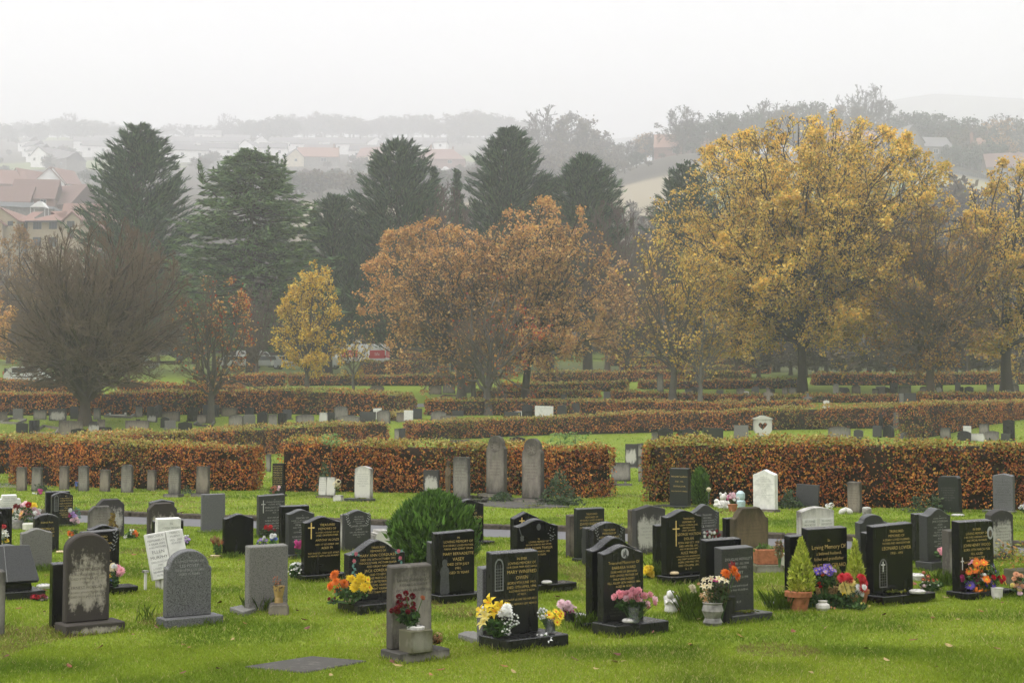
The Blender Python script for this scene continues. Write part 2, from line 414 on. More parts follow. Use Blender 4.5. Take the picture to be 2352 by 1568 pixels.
T = {
'holgate': ['IN', 'LOVING MEMORY', 'OF', '*ELLEN HOLGATE', 'BORN 2ND FEBRUARY 1908', 'DIED 9TH MARCH 1991', '-AND', '*ERNEST HOLGATE', 'BORN 13TH OCTOBER 1910', 'DIED 30TH JANUARY 1994'],
'povey': ['-IN', 'LOVING MEMORY OF', '*LES POVEY', 'DIED 18TH JULY 1991', 'AGED 75 YEARS'],
'price': ['Eternal Rest', '', '*JIM PRICE', '-3.3.1907-11.11.1989', '*EDEN PRICE', '-1911 - 1997'],
'leafcross': ['-IN', 'LOVING MEMORY OF', 'A DEAR MOTHER', '*ELLEN PASSMOOR', 'DIED 9TH DECEMBER', '1994', 'AGED 87 YEARS', 'ALSO HER HUSBAND', 'FREDERICK', 'AT REST'],
'steps': ['TREASURED', 'MEMORIES OF', 'A WONDERFUL HUSBAND', 'FATHER AND GRANDAD', '*MICHAEL'],
'cut1': ['IN LOVING', 'MEMORY OF', 'OUR DEAR MOTHER', '*VIOLET', 'DIED 1989'],
'dad': ['BELOVED', 'MEMORIES', 'OF A DEAR DAD', '', '*GRANDAD', 'AND FRIEND', '', 'DIED 7TH OCTOBER', '1991', 'REMEMBERED OFTEN'],
'moore': ['IN', 'LOVING MEMORY OF', '*GWENDOLINE', '*MOORE', 'AGED 73 YEARS'],
'watson': ['IN', 'LOVING MEMORY', 'OF', '*JOHN REGINALD', '*WATSON', '8 - 5 - 1930', '18 - 8 - 1987'],
'bookl': ['PRECIOUS', 'MEMORIES OF', '-A DEAR WIFE', '-AND MOTHER', '*ELLEN', '*MURPHY', '-DIED 25TH JUNE', '-1991', '-LOVED AND', '-REMEMBERED', '-ALWAYS'],
'bookr': ['FRANCIS', 'MURPHY', '1925 - 2003', '-REUNITED'],
'obrien': ['-IN', 'LOVING MEMORY OF', 'A DEAR SISTER', "*MARGARET O'BRIEN", 'WHO DIED 1ST DEC. 1987', 'R.I.P.', '', 'ALSO HER SISTER', '*NORA MCGOVERN', 'WHO DIED 23RD JUNE', 'AND AGNES WARD', 'WHO DIED 4TH JULY'],
'mick': ['-IN', '*MEMORY OF', '-A DEARLY LOVED HUSBAND FATHER', '-GRANDFATHER AND FRIEND', '*MICK NOLAN', 'DIED 19TH MARCH 1986', 'AGED 61', 'REMEMBERED ALWAYS', '-ALSO', '*DOROTHY NOLAN', '-A DEVOTED WIFE MOTHER', 'DIED 18TH AUGUST 1999', 'AGED 74', 'FOREVER'],
'alonze': ['TREASURED', 'MEMORIES OF', '-A LOVING HUSBAND, FATHER', '-AND GRANDFATHER', '*ANTONY ALONZE', 'DIED 1ST NOVEMBER 1989.', 'AGED 79.'],
'alonze2': ['NOT PARTED...ONLY JUST APART,', 'IN MEMORY, KEPT CLOSE IN HEART'],
'daniel': ['IN LOVING', 'MEMORY OF', '-A DEAR HUSBAND', '-AND DAD', '*DANIEL JOSEPH', '*DAVIS', 'DIED 2ND FEBRUARY 1987', 'AGED 68 YEARS', 'R.I.P.'],
'cordukes': ['TREASURED', 'MEMORIES OF', '*MARY ANN CORDUKES', 'DIED ON 16TH OCTOBER 1991', 'PRECIOUS WIFE, MOTHER NANA', 'AND GREAT NANA', '*JACK CORDUKES', 'LAID TO REST', 'WITH HIS PRECIOUS WIFE', 'ON 2ND SEPTEMBER 1998', 'LOVED DAD, GRANDAD', 'AND GREAT GRANDAD', 'GOD REST THEM WITH YOU'],
'jackson': ['IN', 'LOVING', 'MEMORY OF', '*KERRY JACKSON', '30TH JULY 1986', 'REST IN PEACE', 'AND HIS WIFE', 'JUNE'],
'vasey': ['-IN', 'LOVING MEMORY OF', '-OUR DEARLY LOVED MOTHER,', '-NANA AND GREAT GRAN', '*MARY BERNADETTE', '*VASEY', 'DIED 29TH JULY', '1991,', 'AGED 75 YEARS'],
'bramwell': ['In', '*Loving Memory Of', 'A DEAR DAUGHTER', '*VICTORIA BRAMWELL', '1992'],
'owen': ['IN EVER', 'LOVING MEMORY OF', '-OUR DEAR MAM AND NANA', '*MARY WINIFRED', '*OWEN', 'BORN 9TH JUNE 1919.', 'DIED 13TH APRIL 1994.', '-A LOVING MAM IS NOW', '-AT REST.'],
'owen2': ['FOR EACH OF US SHE DID HER BEST,', 'A BEAUTIFUL MEMORY LEFT BEHIND.'],
'tinkler': ['-IN', 'LOVING MEMORY OF', '-BELOVED HUSBAND AND FATHER', '*PAUL JULIAN TINKLER', 'DIED 27TH MARCH 1990.', 'AGED 40 YEARS.'],
'onelife': ['ONE LIFE, ONE LOVE.'],
'radcliffe': ['TREASURED', 'MEMORIES OF', '-MY DEARLY LOVED HUSBAND', '*DAVID RADCLIFFE', 'DIED 4TH FEBRUARY 1992', 'AGED 59'],
'wife': ['TREASURED', 'MEMORIES OF', 'A DEARLY LOVED WIFE', 'AND MOTHER', '*MARJORIE', 'DIED 1993'],
'ward': ['*Treasured Memories Of', '*BARBARA WARD', 'DEAR WIFE OF BERNARD', 'AND LOVING MOTHER OF', 'PHILIP AND ROBERT', 'FELL ASLEEP 24TH MARCH 1994', 'AGED 46 YEARS'],
'ward2': ['YOU WILL', 'TO THE LORD,', 'THINE ONLY'],
'woodall': ['IN LOVING MEMORY OF', 'MY DEAR WIFE', '*VERONICA WOODALL', 'BORN 28TH MAY 1924', 'DIED 10TH DECEMBER 1985', 'SAFELY TO REST'],
'dolan': ['TREASURED', 'MEMORIES OF', '-A DEAR HUSBAND, DAD,', '-GRANDAD AND', '-GREAT GRANDAD', '*GEORGE WATSON', '*DOLAN', 'BORN 2ND OCT. 1910,', 'DIED 14TH FEB. 1991,', '-AND HIS BELOVED WIFE', '*ALICE MAUD', '-A DEAR MOTHER, GRANDMOTHER', '-AND GREAT GRANDMOTHER', 'BORN 23RD MAY 1911,', 'DIED 17TH APRIL 1991.', 'R . I . P .'],
'parrott': ['TREASURED', 'MEMORIES', '-OF A DEAR HUSBAND,', '-DAD AND GRANDPA', '*JACK PARROTT', 'DIED 11TH NOVEMBER 1988', 'AGED 59 YEARS'],
'howlett': ['*DOUGLAS HOWLETT', '19.9.1893 - 8.3.1994', 'AND HIS WIFE', '*MARY', '1.1.1904 - 5.5.1994', '', 'Loved and missed', 'by their 8 children', '', '', 'R.I.P.'],
'donnelly': ['IN LOVING MEMORY', 'OF', 'MY DEAR HUSBAND', '*EDWARD DONNELLY', 'WHO DIED 2ND JANUARY 1988', 'REST IN PEACE'],
'sincl': ['IN LOVING', 'MEMORY OF', 'A DEAR WIFE', '*ANN DUFFY', '*SINCLAIR', 'BORN 7TH'],
'sincr': ['IN LOVING', 'MEMORY OF', '-A DEAR FATHER', '*EDWARD', '*GUY HAYES', '*SINCLAIR'],
'whelan': ['In', '*Loving Memory Of', 'a beloved husband,', 'father and grandfather', '*MURTAGH GERARD', '*WHELAN', '1918 - 1994', 'UNITED WITH'],
'lower': ['TREASURED', 'MEMORIES OF', '-A DEARLY LOVED HUSBAND,', '-FATHER AND GRANDFATHER', '*LEONARD LOWER', '1918 - 1993'],
'agar': ['-IN', 'LOVING MEMORY OF', '*JANE GODERLEAN', '*AGAR', 'DIED 1ST DEC. 1980', 'AGED 58', 'BELOVED WIFE OF', '*HAROLD ERNEST', '*AGAR', 'DIED 4TH JULY 1985', 'AGED 67', 'TOGETHER AGAIN'],
'wood': ['IN EVER', 'LOVING MEMORY OF', '-A BELOVED HUSBAND, FATHER', '-AND SPECIAL GRANDAD', '*JOHN HENRY WOOD', 'BORN 10TH MARCH 1928.', 'FELL ASLEEP', '30TH JULY 1993.', 'THY KINGDOM COME OH GOD.', 'TOGETHER AGAIN'],
'upward': ['*PATRICK CHARLES', '*UPWARD', '7TH FEBRUARY 1994', 'AGED 72 YEARS', 'AND HIS WIFE', '*MARY UPWARD', 'DIED 20TH AUGUST 1999', 'AGED 82 YEARS', 'UNITED'],
'desk': ['TREASURED', 'MEMORIES', 'OF', 'EVELYN', '1926 - 1992', 'A DEAR WIFE', 'AND MOTHER', 'ALSO', 'HARRY', 'REUNITED', 'WITH KATE'],
'gaffaa': ['*MARGARET GABRIAN', '', '1918 - 1976', '', 'GEORGE LOUIS', '', 'AND DOROTHY GABRIAN'],
'cox': ['IN LOVING MEMORY OF', 'A DEAR FATHER AND GRANDDAD', 'WHO FELL ASLEEP', '*ERNEST JOHN COX', 'BORN FEBRUARY 1918', 'DIED JANUARY 1991', 'AGED 72 YEARS', 'ALSO A DEAR MOTHER', 'AND GREAT GRAN', '*ROSE LUCILLIA COX', '1923 - 2002'],
'peakw': ['IN', 'MEMORY OF', 'OUR DEAR PARENTS', 'FREDERICK WILLIAM STEEL', '1904 - 1971', 'A DEVOTED HUSBAND AND FATHER', 'LOVING AND CARING', 'ALWAYS NEAR', '*ANNIE', '1908 - 2003', 'REUNITED', 'GONE BUT NEVER FORGOTTEN', 'AT PEACE'],
'greyr': ['IN', 'LOVING MEMORY OF', '*THOMAS BREWSTER', 'WHO DIED 3RD MARCH 1977', 'AGED 68 YEARS', 'AND HIS WIFE', '*JESSIE BREWSTER', 'WHO DIED 10TH JUNE 1990', 'PEACE PERFECT PEACE', 'REUNITED'],
'small8': ['IN LOVING MEMORY OF', 'A DEAR HUSBAND', 'AND FATHER', 'WHO DIED', 'AGED 70 YEARS', 'AT REST'],
}
for k in T: need(T[k])
need(['life'])
convert_lines()
S = stone
# ---- foremost row, left to right
S('edge', 'speckled old stone cut off by the left edge, bare grey side showing', -62, 11, 1314, 1462, 'flat', 'old_grey', .10, bev=.008)
S('blackl', 'narrow black slab back to back behind the round topped stained stone', 119, 190, 1294, 1441, 'flat', 'black', .09)
d = S('holgate', 'round topped brown limestone headstone blackened by grime, pale patch on its face', 150, 251, 1226, 1427, 'round', 'stained', .10, base=(.05, .09, .17, .05, .10), text=T['holgate'], tc='brown_letter', box=(.12, .88, .78, .27), bev=.012)
d = S('povey', 'speckled grey granite headstone with notched round top on a grey plinth', 382, 485, 1264, 1414, 'shoulder', 'grey', .09, base=(.05, .08, .11, .04, .085), bmat='grey', text=T['povey'], tc='pale_carving', box=(.14, .86, .92, .62), bev=.008)
S('plain', 'plain flat topped grey slab beside a sandstone flower block', 571, 661, 1254, 1404, 'flat', 'pale_grey', .10, bmat='pale_grey', bev=.008)
d = S('bramwell', 'pale weathered slab behind dark red roses and a square stone vase', 899, 992, 1299, 1487, 'flat', 'pale_weathered', .09, bmat='old_grey', base=(.04, .05, .20, .02, .085), text=T['bramwell'], tc='black_letter', box=(.10, .97, .93, .62), bev=.01)
S('greyslab', 'plain grey slab standing back to back behind the yellow lilies', 1108, 1180, 1300, 1479, 'slope', 'grey', .09, bmat='pale_grey')
d = S('owen', 'charcoal flat topped headstone with arched window carving behind yellow lilies', 1131, 1237, 1268, 1454, 'flat', 'charcoal', .10, base=(.05, .12, .28, .04, .11), text=T['owen'], box=(.30, .97, .95, .46))
V, Fc = letter_mesh(T['owen2'], -.35*d['W'], .47*d['W'], d['H']*.455, d['H']*.34)
link('inscription', mesh_from('inscription', V, Fc, [MATS['gold_letter']]), d['r'], (0, -d['th']/2-.0018, d['hb']))
carve(d, 'window', -.36, .74, d['H']*.40, 'grey_carving', w=d['W']*.19)
S('wardback', 'tall black headstone with bell shaped top, blank, behind the praying hands stone', 1360, 1468, 1234, 1421, 'bigogee', 'black', .10, base=(.12, .02, .05, .02, .08))
d = S('ward', 'black headstone with round praying hands medallion behind pink roses', 1386, 1479, 1254, 1424, 'ogee', 'charcoal', .09, base=(.05, .10, .24, .02, .11), text=T['ward'], box=(.06, .95, .82, .44))
V, Fc = letter_mesh(T['ward2'], -.45*d['W'], .05*d['W'], d['H']*.19, d['H']*.06)
link('inscription', mesh_from('inscription', V, Fc, [MATS['faint_letter']]), d['r'], (0, -d['th']/2-.0018, d['hb']))
carve(d, 'disc', .03, .905, d['H']*.135, 'pale_carving')
mb = MB()
for k, (ax, az, aw, ah) in enumerate(((-.012, -.03, .02, .055), (.008, -.02, .022, .06), (.02, -.045, .03, .03))):
    mb.prism([(.03*d['W']+ax-aw/2, .905*d['H']+az), (.03*d['W']+ax+aw/2, .905*d['H']+az), (.03*d['W']+ax+aw*.35, .905*d['H']+az+ah*.7), (.03*d['W']+ax, .905*d['H']+az+ah), (.03*d['W']+ax-aw*.4, .905*d['H']+az+ah*.6)], -d['th']/2-.0035-k*.0004, -d['th']/2-.0023)
mb.build('hands_emblem', MATS['dull_carving'], d['r'], loc=(0, 0, d['hb']))
S('howback', 'blank black slab with light rim behind the stone naming eight children', 1622, 1704, 1239, 1382, 'flat', 'black', .10)
d = S('howlett', 'dark grey headstone with pale left side, orange flowers before it, naming eight children', 1659, 1732, 1258, 1405, 'flat', 'dark_grey', .11, base=(.03, .08, .18, .02, .08), text=T['howlett'], tc='silver_letter', box=(.10, .95, .88, .13))
S('whelback', 'black slab behind the yellow green potted cypress, blank', 1816, 1880, 1230, 1383, 'flat', 'black', .09)
d = S('whelan', 'black flat topped headstone flanked by two yellow green dwarf cypresses', 1857, 1948, 1213, 1388, 'flat', 'black', .10, yaw=33, text=T['whelan'], box=(.10, .95, .90, .25))
S('lowback', 'narrow black slab just left of the headstone with a pencil thin cross', 1991, 2050, 1223, 1362, 'flat', 'black', .09, yaw=33)
d = S('lower', 'black headstone with faint arch and cross engraving, on mossy plinth', 2007, 2098, 1203, 1361, 'slope', 'black', .10, yaw=32, base=(.05, .15, .18, .02, .10), text=T['lower'], box=(.22, .95, .93, .55))
carve(d, 'window', -.26, .30, d['H']*.42, 'faint_letter', w=d['W']*.2); carve(d, 'cross', -.26, .42, .11, 'silver_letter', w=.06)
S('woodback', 'rough pale stone slab back to back with the portrait headstone', 2181, 2230, 1218, 1338, 'flat', 'pale_weathered', .11, yaw=33)
d = S('wood', 'black headstone with two oval portrait medallions behind a bright mixed bouquet', 2205, 2284, 1197, 1353, 'flat', 'black', .11, yaw=33, base=(.08, .12, .18, .02, .08), text=T['wood'], box=(.12, .90, .92, .32))
for zz in (.82, .25):
    carve(d, 'disc', .40, zz, d['H']*.19, 'pale_carving', w=d['W']*.17, name='portrait_medallion')
    m = carve(d, 'disc', .40, zz-.01, d['H']*.11, 'brown_letter', w=d['W']*.09, name='portrait'); m.location.y = -.002
carve(d, 'cross', -.42, .43, .14, 'silver_letter', w=.05)
# ---- second row
S('ogeel', 'grey stone with curved top half hidden by the sloping desk memorial', -34, 66, 1252, 1330, 'ogee', 'dark_grey', .09)
S('ogeegrey', 'bare grey green stone with curved top, lichen spots, left of the stained stone', 49, 119, 1215, 1310, 'ogee', 'pale_grey', .09)
S('price', 'dark arched headstone with gold Eternal Rest lettering', 79, 135, 1181, 1268, 'seg', 'charcoal', .09, text=T['price'], box=(.2, .8, .86, .35))
S('edgeblack', 'black flat slab cut off by the left edge with red and white flowers', -50, 27, 1168, 1255, 'flat', 'black', .09)
S('edgeblack2', 'lower black slab at the left edge before the red and white flowers', -60, 3, 1179, 1290, 'flat', 'black', .09)
S('dadback', 'black headstone with curved top behind the one carved with leaves', 203, 272, 1206, 1300, 'ogee', 'black', .09)
d = S('dad', 'black flat topped headstone with silver leaf spray half hidden by the stained stone', 186, 273, 1219, 1346, 'slope', 'black', .09, base=(.05, .16, .18, .02, .085), text=T['dad'], box=(.25, .80, .93, .3))
carve(d, 'spray', .36, .80, .20, 'grey_carving')
d = S('watback', 'black slab forming wings behind the white stone naming a man', 352, 421, 1196, 1275, 'flat', 'black', .08)
d = S('watson', 'upright white marble slab with black lettering behind the open book', 361, 415, 1191, 1280, 'flat', 'white_marble', .10, text=T['watson'], tc='black_letter', box=(.2, .95, .95, .2))
S('blackogee', 'black headstone with curved top seen from behind beside brown tulips', 516, 582, 1181, 1277, 'ogee', 'black', .09)
S('blackflat', 'blank black slab with bright top edge behind the grey curved stone', 646, 710, 1162, 1262, 'flat', 'black', .09)
d = S('mick', 'grey curved headstone with silver lettering beside the gold cross stone', 662, 722, 1171, 1271, 'ogee', 'dark_grey', .10, base=(.04, .04, .10, .02, .06), text=T['mick'], tc='silver_letter', box=(.10, .97, .90, .16))
d = S('alonze', 'black headstone with tall gold cross and black vase at its foot', 699, 782, 1187, 1316, 'ogee', 'black', .09, base=(.05, .05, .13, .02, .09), text=T['alonze'], box=(.30, .95, .90, .42))
V, Fc = letter_mesh(T['alonze2'], -.40*d['W'], .46*d['W'], d['H']*.39, d['H']*.29)
link('inscription', mesh_from('inscription', V, Fc, [MATS['gold_letter']]), d['r'], (0, -d['th']/2-.0018, d['hb']))
carve(d, 'cross', -.32, .82, d['H']*.29, 'gold_letter', w=d['W']*.17)
d = S('daniel', 'grey headstone with pale flower carvings in both upper corners', 792, 852, 1172, 1266, 'ogee', 'dark_grey', .09, text=T['daniel'], tc='silver_letter', box=(.18, .88, .90, .35), bev=.008)
carve(d, 'spray', -.38, .80, .18, 'pale_carving'); carve(d, 'spray', .38, .80, .18, 'pale_carving')
S('danback', 'white edge of a slab showing behind the flower cornered grey stone', 785, 840, 1182, 1262, 'flat', 'white_old', .07)
d = S('cordukes', 'wide dark granite headstone with painted pink flowers and gold lettering', 801, 930, 1241, 1376, 'bigogee', 'charcoal', .11, base=(.06, .06, .30, .02, .10), text=T['cordukes'], box=(.14, .88, .92, .10))
for sx in (-1, 1):
    mb = MB(); mp = MB()
    for k in range(11 if sx < 0 else 8):
        a = (k % 3-1)*.9+PI/2; px = sx*(.43-.03*(k % 2))*d['W']; pz = d['H']*(.82-.055*k); L = .052
        if k < 3: px = sx*(.43-.045*k)*d['W']; pz = d['H']*(.80-.01*k)
        ca, sa = math.cos(a), math.sin(a)
        mb.add([(px+p*ca-q*sa, -d['th']/2-.002-k*.0001, pz+p*sa+q*ca) for p, q in ((-L/2, 0), (0, -L*.3), (L/2, 0), (0, L*.3))], [(0, 1, 2, 3)])
    for px, pz in ((.38, .80), (.41, .68), (.44, .42)):
        mp.prism([(sx*px*d['W']+.024*math.cos(2*PI*i/10)*(1 if i % 2 else .75), pz*d['H']+.024*math.sin(2*PI*i/10)*(1 if i % 2 else .75)) for i in range(10)], -d['th']/2-.004, -d['th']/2)
    mb.build('painted_leaves', MATS['teal_paint'], d['r'], loc=(0, 0, d['hb'])); mp.build('painted_flowers', MATS['pink_paint'], d['r'], loc=(0, 0, d['hb']))
d = S('vasey', 'black slab engraved with a robed figure, in front of the round bush', 999, 1090, 1220, 1361, 'slope', 'black', .08, yaw=33, base=(.02, .06, .14, .02, .09), text=T['vasey'], box=(.20, .97, .93, .30), lean=0)
carve(d, 'figure', -.26, .28, d['H']*.56, 'dull_carving')
S('vasback', 'grey slab edge showing left of the robed figure stone', 988, 1040, 1245, 1352, 'flat', 'dark_grey', .09, yaw=33)
S('jackson', 'black headstone with curved top just right of the round bush', 1045, 1111, 1147, 1243, 'ogee', 'black', .09, base=(.04, .12, .14, .02, .06), text=T['jackson'], box=(.12, .95, .88, .2))
d = S('crossb', 'black peaked headstone with small gold cross behind the guitar stone', 1180, 1238, 1176, 1282, 'peak', 'black', .09)
carve(d, 'cross', -.18, .84, .15, 'gold_letter', w=.09)
d = S('tinkler', 'black curved headstone engraved with guitar, crest and rose', 1188, 1282, 1193, 1339, 'ogee', 'black', .09, base=(.06, .16, .15, .02, .10), text=T['tinkler'], box=(.12, .92, .72, .43))
carve(d, 'rose', .34, .76, .17, 'grey_carving'); carve(d, 'disc', .02, .885, .075, 'dull_carving', name='crest_carving', w=.06)
mb = MB(); mb.prism([(-.38*d['W']+.03*math.cos(2*PI*i/16)*(1 if i % 8 else .6), .72*d['H']+.034*math.sin(2*PI*i/16)) for i in range(16)], -d['th']/2-.002, -d['th']/2)
mb.box(-.005, .005, -d['th']/2-.002, -d['th']/2, .02, .13, M=Matrix.Translation((-.38*d['W'], 0, .72*d['H'])) @ Matrix.Rotation(-.35, 4, 'Y')); mb.build('guitar_carving', MATS['dull_carving'], d['r'], loc=(0, 0, d['hb']))
V, Fc = letter_mesh(T['onelife'], .02*d['W'], d['W']*.5+.2, .085, .03)
link('inscription', mesh_from('inscription', V, Fc, [MATS['dull_carving']]), d['r'], (0, -d['th']/2-.1818, 0))
S('sandslab', 'rough sandstone slab back to back with a dark flat topped headstone', 1309, 1360, 1183, 1279, 'flat', 'sandstone', .10)
d = S('radcliffe', 'greenish black flat topped headstone with gold lettering behind the rose carved one', 1326, 1389, 1168, 1279, 'flat', 'green_black', .08, base=(.02, .04, .10, .02, .05), text=T['radcliffe'], box=(.10, .95, .93, .52), lean=0)
carve(d, 'window', -.22, .30, d['H']*.40, 'faint_letter', w=d['W']*.26)
d = S('wife', 'black arched headstone with carved rose corners, grey left side', 1362, 1437, 1200, 1300, 'seg', 'charcoal', .11, text=T['wife'], box=(.2, .8, .90, .4))
carve(d, 'spray', -.36, .78, .2, 'grey_carving'); carve(d, 'spray', .36, .78, .2, 'grey_carving')
S('wifeback', 'grey slab edge behind the rose cornered black stone', 1346, 1400, 1212, 1296, 'flat', 'dark_grey', .09)
S('woodback2', 'pale brown slab edge left of the blotched white stone', 1450, 1500, 1171, 1262, 'flat', 'sandstone', .09)
S('woodall', 'white stone blotched black with lichen at top and foot, low peak', 1461, 1529, 1161, 1273, 'lowpeak', 'lichen_white', .09, text=T['woodall'], tc='grey_carving', box=(.15, .95, .74, .34))
S('dolback', 'black slab edge left of the tall thin gold cross headstone', 1508, 1560, 1206, 1316, 'flat', 'black', .08)
d = S('dolan', 'tall black headstone with long thin gold cross, sixteen gold lines', 1531, 1613, 1172, 1318, 'ogee', 'black', .10, base=(.05, .04, .16, .02, .10), text=T['dolan'], box=(.28, .97, .90, .06))
carve(d, 'cross', -.23, .72, d['H']*.40, 'gold_letter', w=d['W']*.19)
d = S('parrott', 'dark grey curved headstone with pale leaf carvings, red and white tulips before it', 1590, 1653, 1159, 1258, 'bigogee', 'dark_grey', .09, text=T['parrott'], tc='silver_letter', box=(.2, .9, .82, .35))
carve(d, 'spray', -.36, .72, .2, 'grey_carving'); carve(d, 'spray', .38, .72, .2, 'grey_carving')
S('donback', 'narrow black slab left of the mossy brown headstone', 1668, 1710, 1190, 1272, 'flat', 'black', .08)
S('donnelly', 'mossy brown sandstone headstone with sloped shoulders behind a terracotta trough', 1687, 1766, 1166, 1272, 'chamfer', 'brown_stone', .10, text=T['donnelly'], tc='brown_letter', box=(.12, .88, .78, .38), bev=.01)
d = S('sinclair', 'white marble headstone carved as two pages with a leafy crest', 1841, 1917, 1165, 1262, 'lowseg', 'white_old', .10)
for sx, k in ((-.25, 'sincl'), (.25, 'sincr')):
    mb = MB().box((sx-.21)*d['W'], (sx+.21)*d['W'], -d['th']/2-.008, -d['th']/2, d['H']*.1, d['H']*.76); mb.build('page_panel', MATS['white_marble'], d['r'])
    V, Fc = letter_mesh(T[k], (sx-.18)*d['W'], (sx+.18)*d['W'], d['H']*.74, d['H']*.2)
    link('inscription', mesh_from('inscription', V, Fc, [MATS['black_letter']]), d['r'], (0, -d['th']/2-.0098, 0))
S('highogee', 'dark grey headstone with stepped bell top behind the faint arch stone', 1976, 2039, 1182, 1300, 'highogee', 'dark_grey', .09, yaw=33)
S('silver', 'tilted silver grey slab leaning between two dark headstones', 1988, 2060, 1203, 1300, 'slope', 'grey', .04, yaw=33, tip=-9)
S('agarback', 'dark slab edge left of the grey curved stone with pink flowers', 2104, 2150, 1180, 1292, 'flat', 'charcoal', .09, yaw=33)
d = S('agar', 'dark curved headstone with pale grey left side, pink flowers at its foot', 2131, 2185, 1168, 1287, 'bigogee', 'dark_grey', .14, yaw=33, base=(.06, .06, .12, .02, .12), text=T['agar'], tc='silver_letter', box=(.12, .96, .88, .26))
S('upward', 'weathered white arched headstone at the right edge, dark lettering', 2278, 2329, 1171, 1287, 'seg', 'lichen_white', .11, yaw=30, text=T['upward'], tc='black_letter', box=(.12, .92, .78, .2))
# ---- third row, by the path
S('leafback', 'black slab back to back with the leaf cross headstone', 105, 160, 1129, 1205, 'flat', 'black', .08)
d = S('leafcross', 'dark arched headstone with pale leaf cross panel beside purple flowers', 119, 167, 1131, 1204, 'seg', 'charcoal', .08, base=(.03, .05, .08, .02, .04), text=T['leafcross'], box=(.36, .95, .92, .2))
carve(d, 'window', -.30, .68, d['H']*.50, 'grey_carving', w=d['W']*.2)
S('steps', 'cream stone with stepped top behind the big pink and yellow bouquet', -6, 48, 1137, 1200, 'step', 'white_marble', .08, text=T['steps'], tc='grey_carving', box=(.1, .9, .95, .5))
S('cutback', 'large weathered stone with clipped corners and bright white top edge', 224, 285, 1147, 1233, 'cut', 'lichen_white', .10)
S('cut1', 'smaller grey stone with clipped corners behind a brown dried shrub', 204, 262, 1163, 1236, 'cut', 'old_grey', .08, text=T['cut1'], tc='brown_letter', box=(.2, .9, .85, .4))
S('darkpeak', 'dark slab with low peak showing above the grimy clipped corner stone', 344, 400, 1148, 1245, 'lowpeak', 'dark_grey', .08)
S('moore', 'clipped corner stone with black grime along its top, standing by the path', 341, 406, 1156, 1252, 'cut', 'stained', .09, text=T['moore'], tc='brown_letter', box=(.2, .9, .80, .4))
S('slab', 'plain pale grey granite slab alone at the path edge', 463, 517, 1135, 1217, 'flat', 'grey', .05, base=(.04, .0, .10, .05, .03))
d = S('obrien', 'dark grey flat topped headstone with thin silver cross, path behind', 594, 654, 1136, 1233, 'slope', 'dark_grey', .09, text=T['obrien'], tc='silver_letter', box=(.24, .96, .93, .2))
carve(d, 'cross', -.33, .80, d['H']*.30, 'silver_letter', w=d['W']*.16)
S('lowstep', 'low stepped white stone half hidden behind the round bush', 862, 900, 1218, 1262, 'step', 'white_old', .16)
# ---- stones along the front hedge (faces turned the other way)
for k, (a, b, t, bt, sh, lab) in enumerate((
    (37, 58, 1072, 1127, 'flat', 'leftmost of the nine old stones by the left hedge, pale and square'),
    (71, 93, 1073, 1128, 'flat', 'old square stone by the left hedge with a green plant at its right foot'),
    (135, 155, 1070, 1125, 'flat', 'narrow square old stone third from left by the left hedge'),
    (179, 201, 1069, 1128, 'lowseg', 'old stone with rounded shoulders by the left hedge, small blue flowers beside it'),
    (228, 249, 1078, 1129, 'flat', 'short squared old stone in the middle of the left hedge row'),
    (277, 302, 1066, 1131, 'seg', 'tallest round topped old stone of the left hedge row'),
    (337, 355, 1079, 1127, 'flat', 'small square old stone with a dark block at its foot'),
    (386, 411, 1070, 1134, 'seg', 'arched old stone on a plinth, second from right in the left hedge row'),
    (449, 477, 1070, 1133, 'slope', 'rightmost old stone of the left hedge row, pale face, dark side'))):
    S('h%d' % k, lab, a, b, t, bt, sh, ('sandstone', 'old_grey')[k % 2], .10, eff=-32, bev=.01, base=BASE if k > 6 else None, bmat='old_grey', text=T['small8'] if k in (3, 5, 7) else None, tc='brown_letter', box=(.15, .85, .8, .35), group='old stones along the left hedge', lean=(-1, 1.5, 0, -1, 1, 0, .5, 0, 1)[k])
S('h9', 'pale old stone behind the hedge end at the far left', 11, 32, 1044, 1085, 'slope', 'white_old', .12, eff=-30)
S('goldback', 'black headstone with gold lettering standing in the gap between two hedges', 625, 650, 1064, 1135, 'flat', 'black', .11, eff=-34, base=(.2, .05, .08, .02, .05), text=T['cox'], box=(.1, .9, .95, .2))
S('whitearch', 'white arched headstone with side pilaster before the middle hedge', 814, 850, 1070, 1144, 'seg', 'white_old', .14, eff=-30, base=(.22, .06, .12, .02, .07), bmat='dark_grey', text=T['small8'], tc='grey_carving', box=(.15, .9, .8, .35))
S('palepanel', 'dark edged stone with white inner panel, left of the tall monuments', 972, 1007, 1079, 1140, 'flat', 'lichen_white', .08, eff=-24)
S('tallflat', 'tall grey stone with rounded corners beside the weathered figure', 1040, 1075, 1049, 1144, 'notchcorner', 'old_grey', .13, eff=-26, base=(.04, .04, .1, .02, .05), bmat='dark_grey', text=T['small8'], tc='brown_letter', box=(.15, .85, .85, .4))
for key, a, b, t, bt, lab in (('twinl', 1116, 1158, 1000, 1133, 'left one of two tall weathered monuments with wheel carving'), ('twinr', 1198, 1243, 1006, 1144, 'right one of two tall weathered monuments with wheel carving, near hedge end')):
    d = S(key, lab, a, b, t, bt, 'tallround', 'monument', .16, eff=-30, base=(.12, .10, .22, .06, .10), bmat='monument', text=T['small8'], tc='brown_letter', box=(.2, .8, .62, .3), bev=.015, group='tall twin monuments')
    carve(d, 'wheel', .0, .815, d['W']*.52, 'monument')
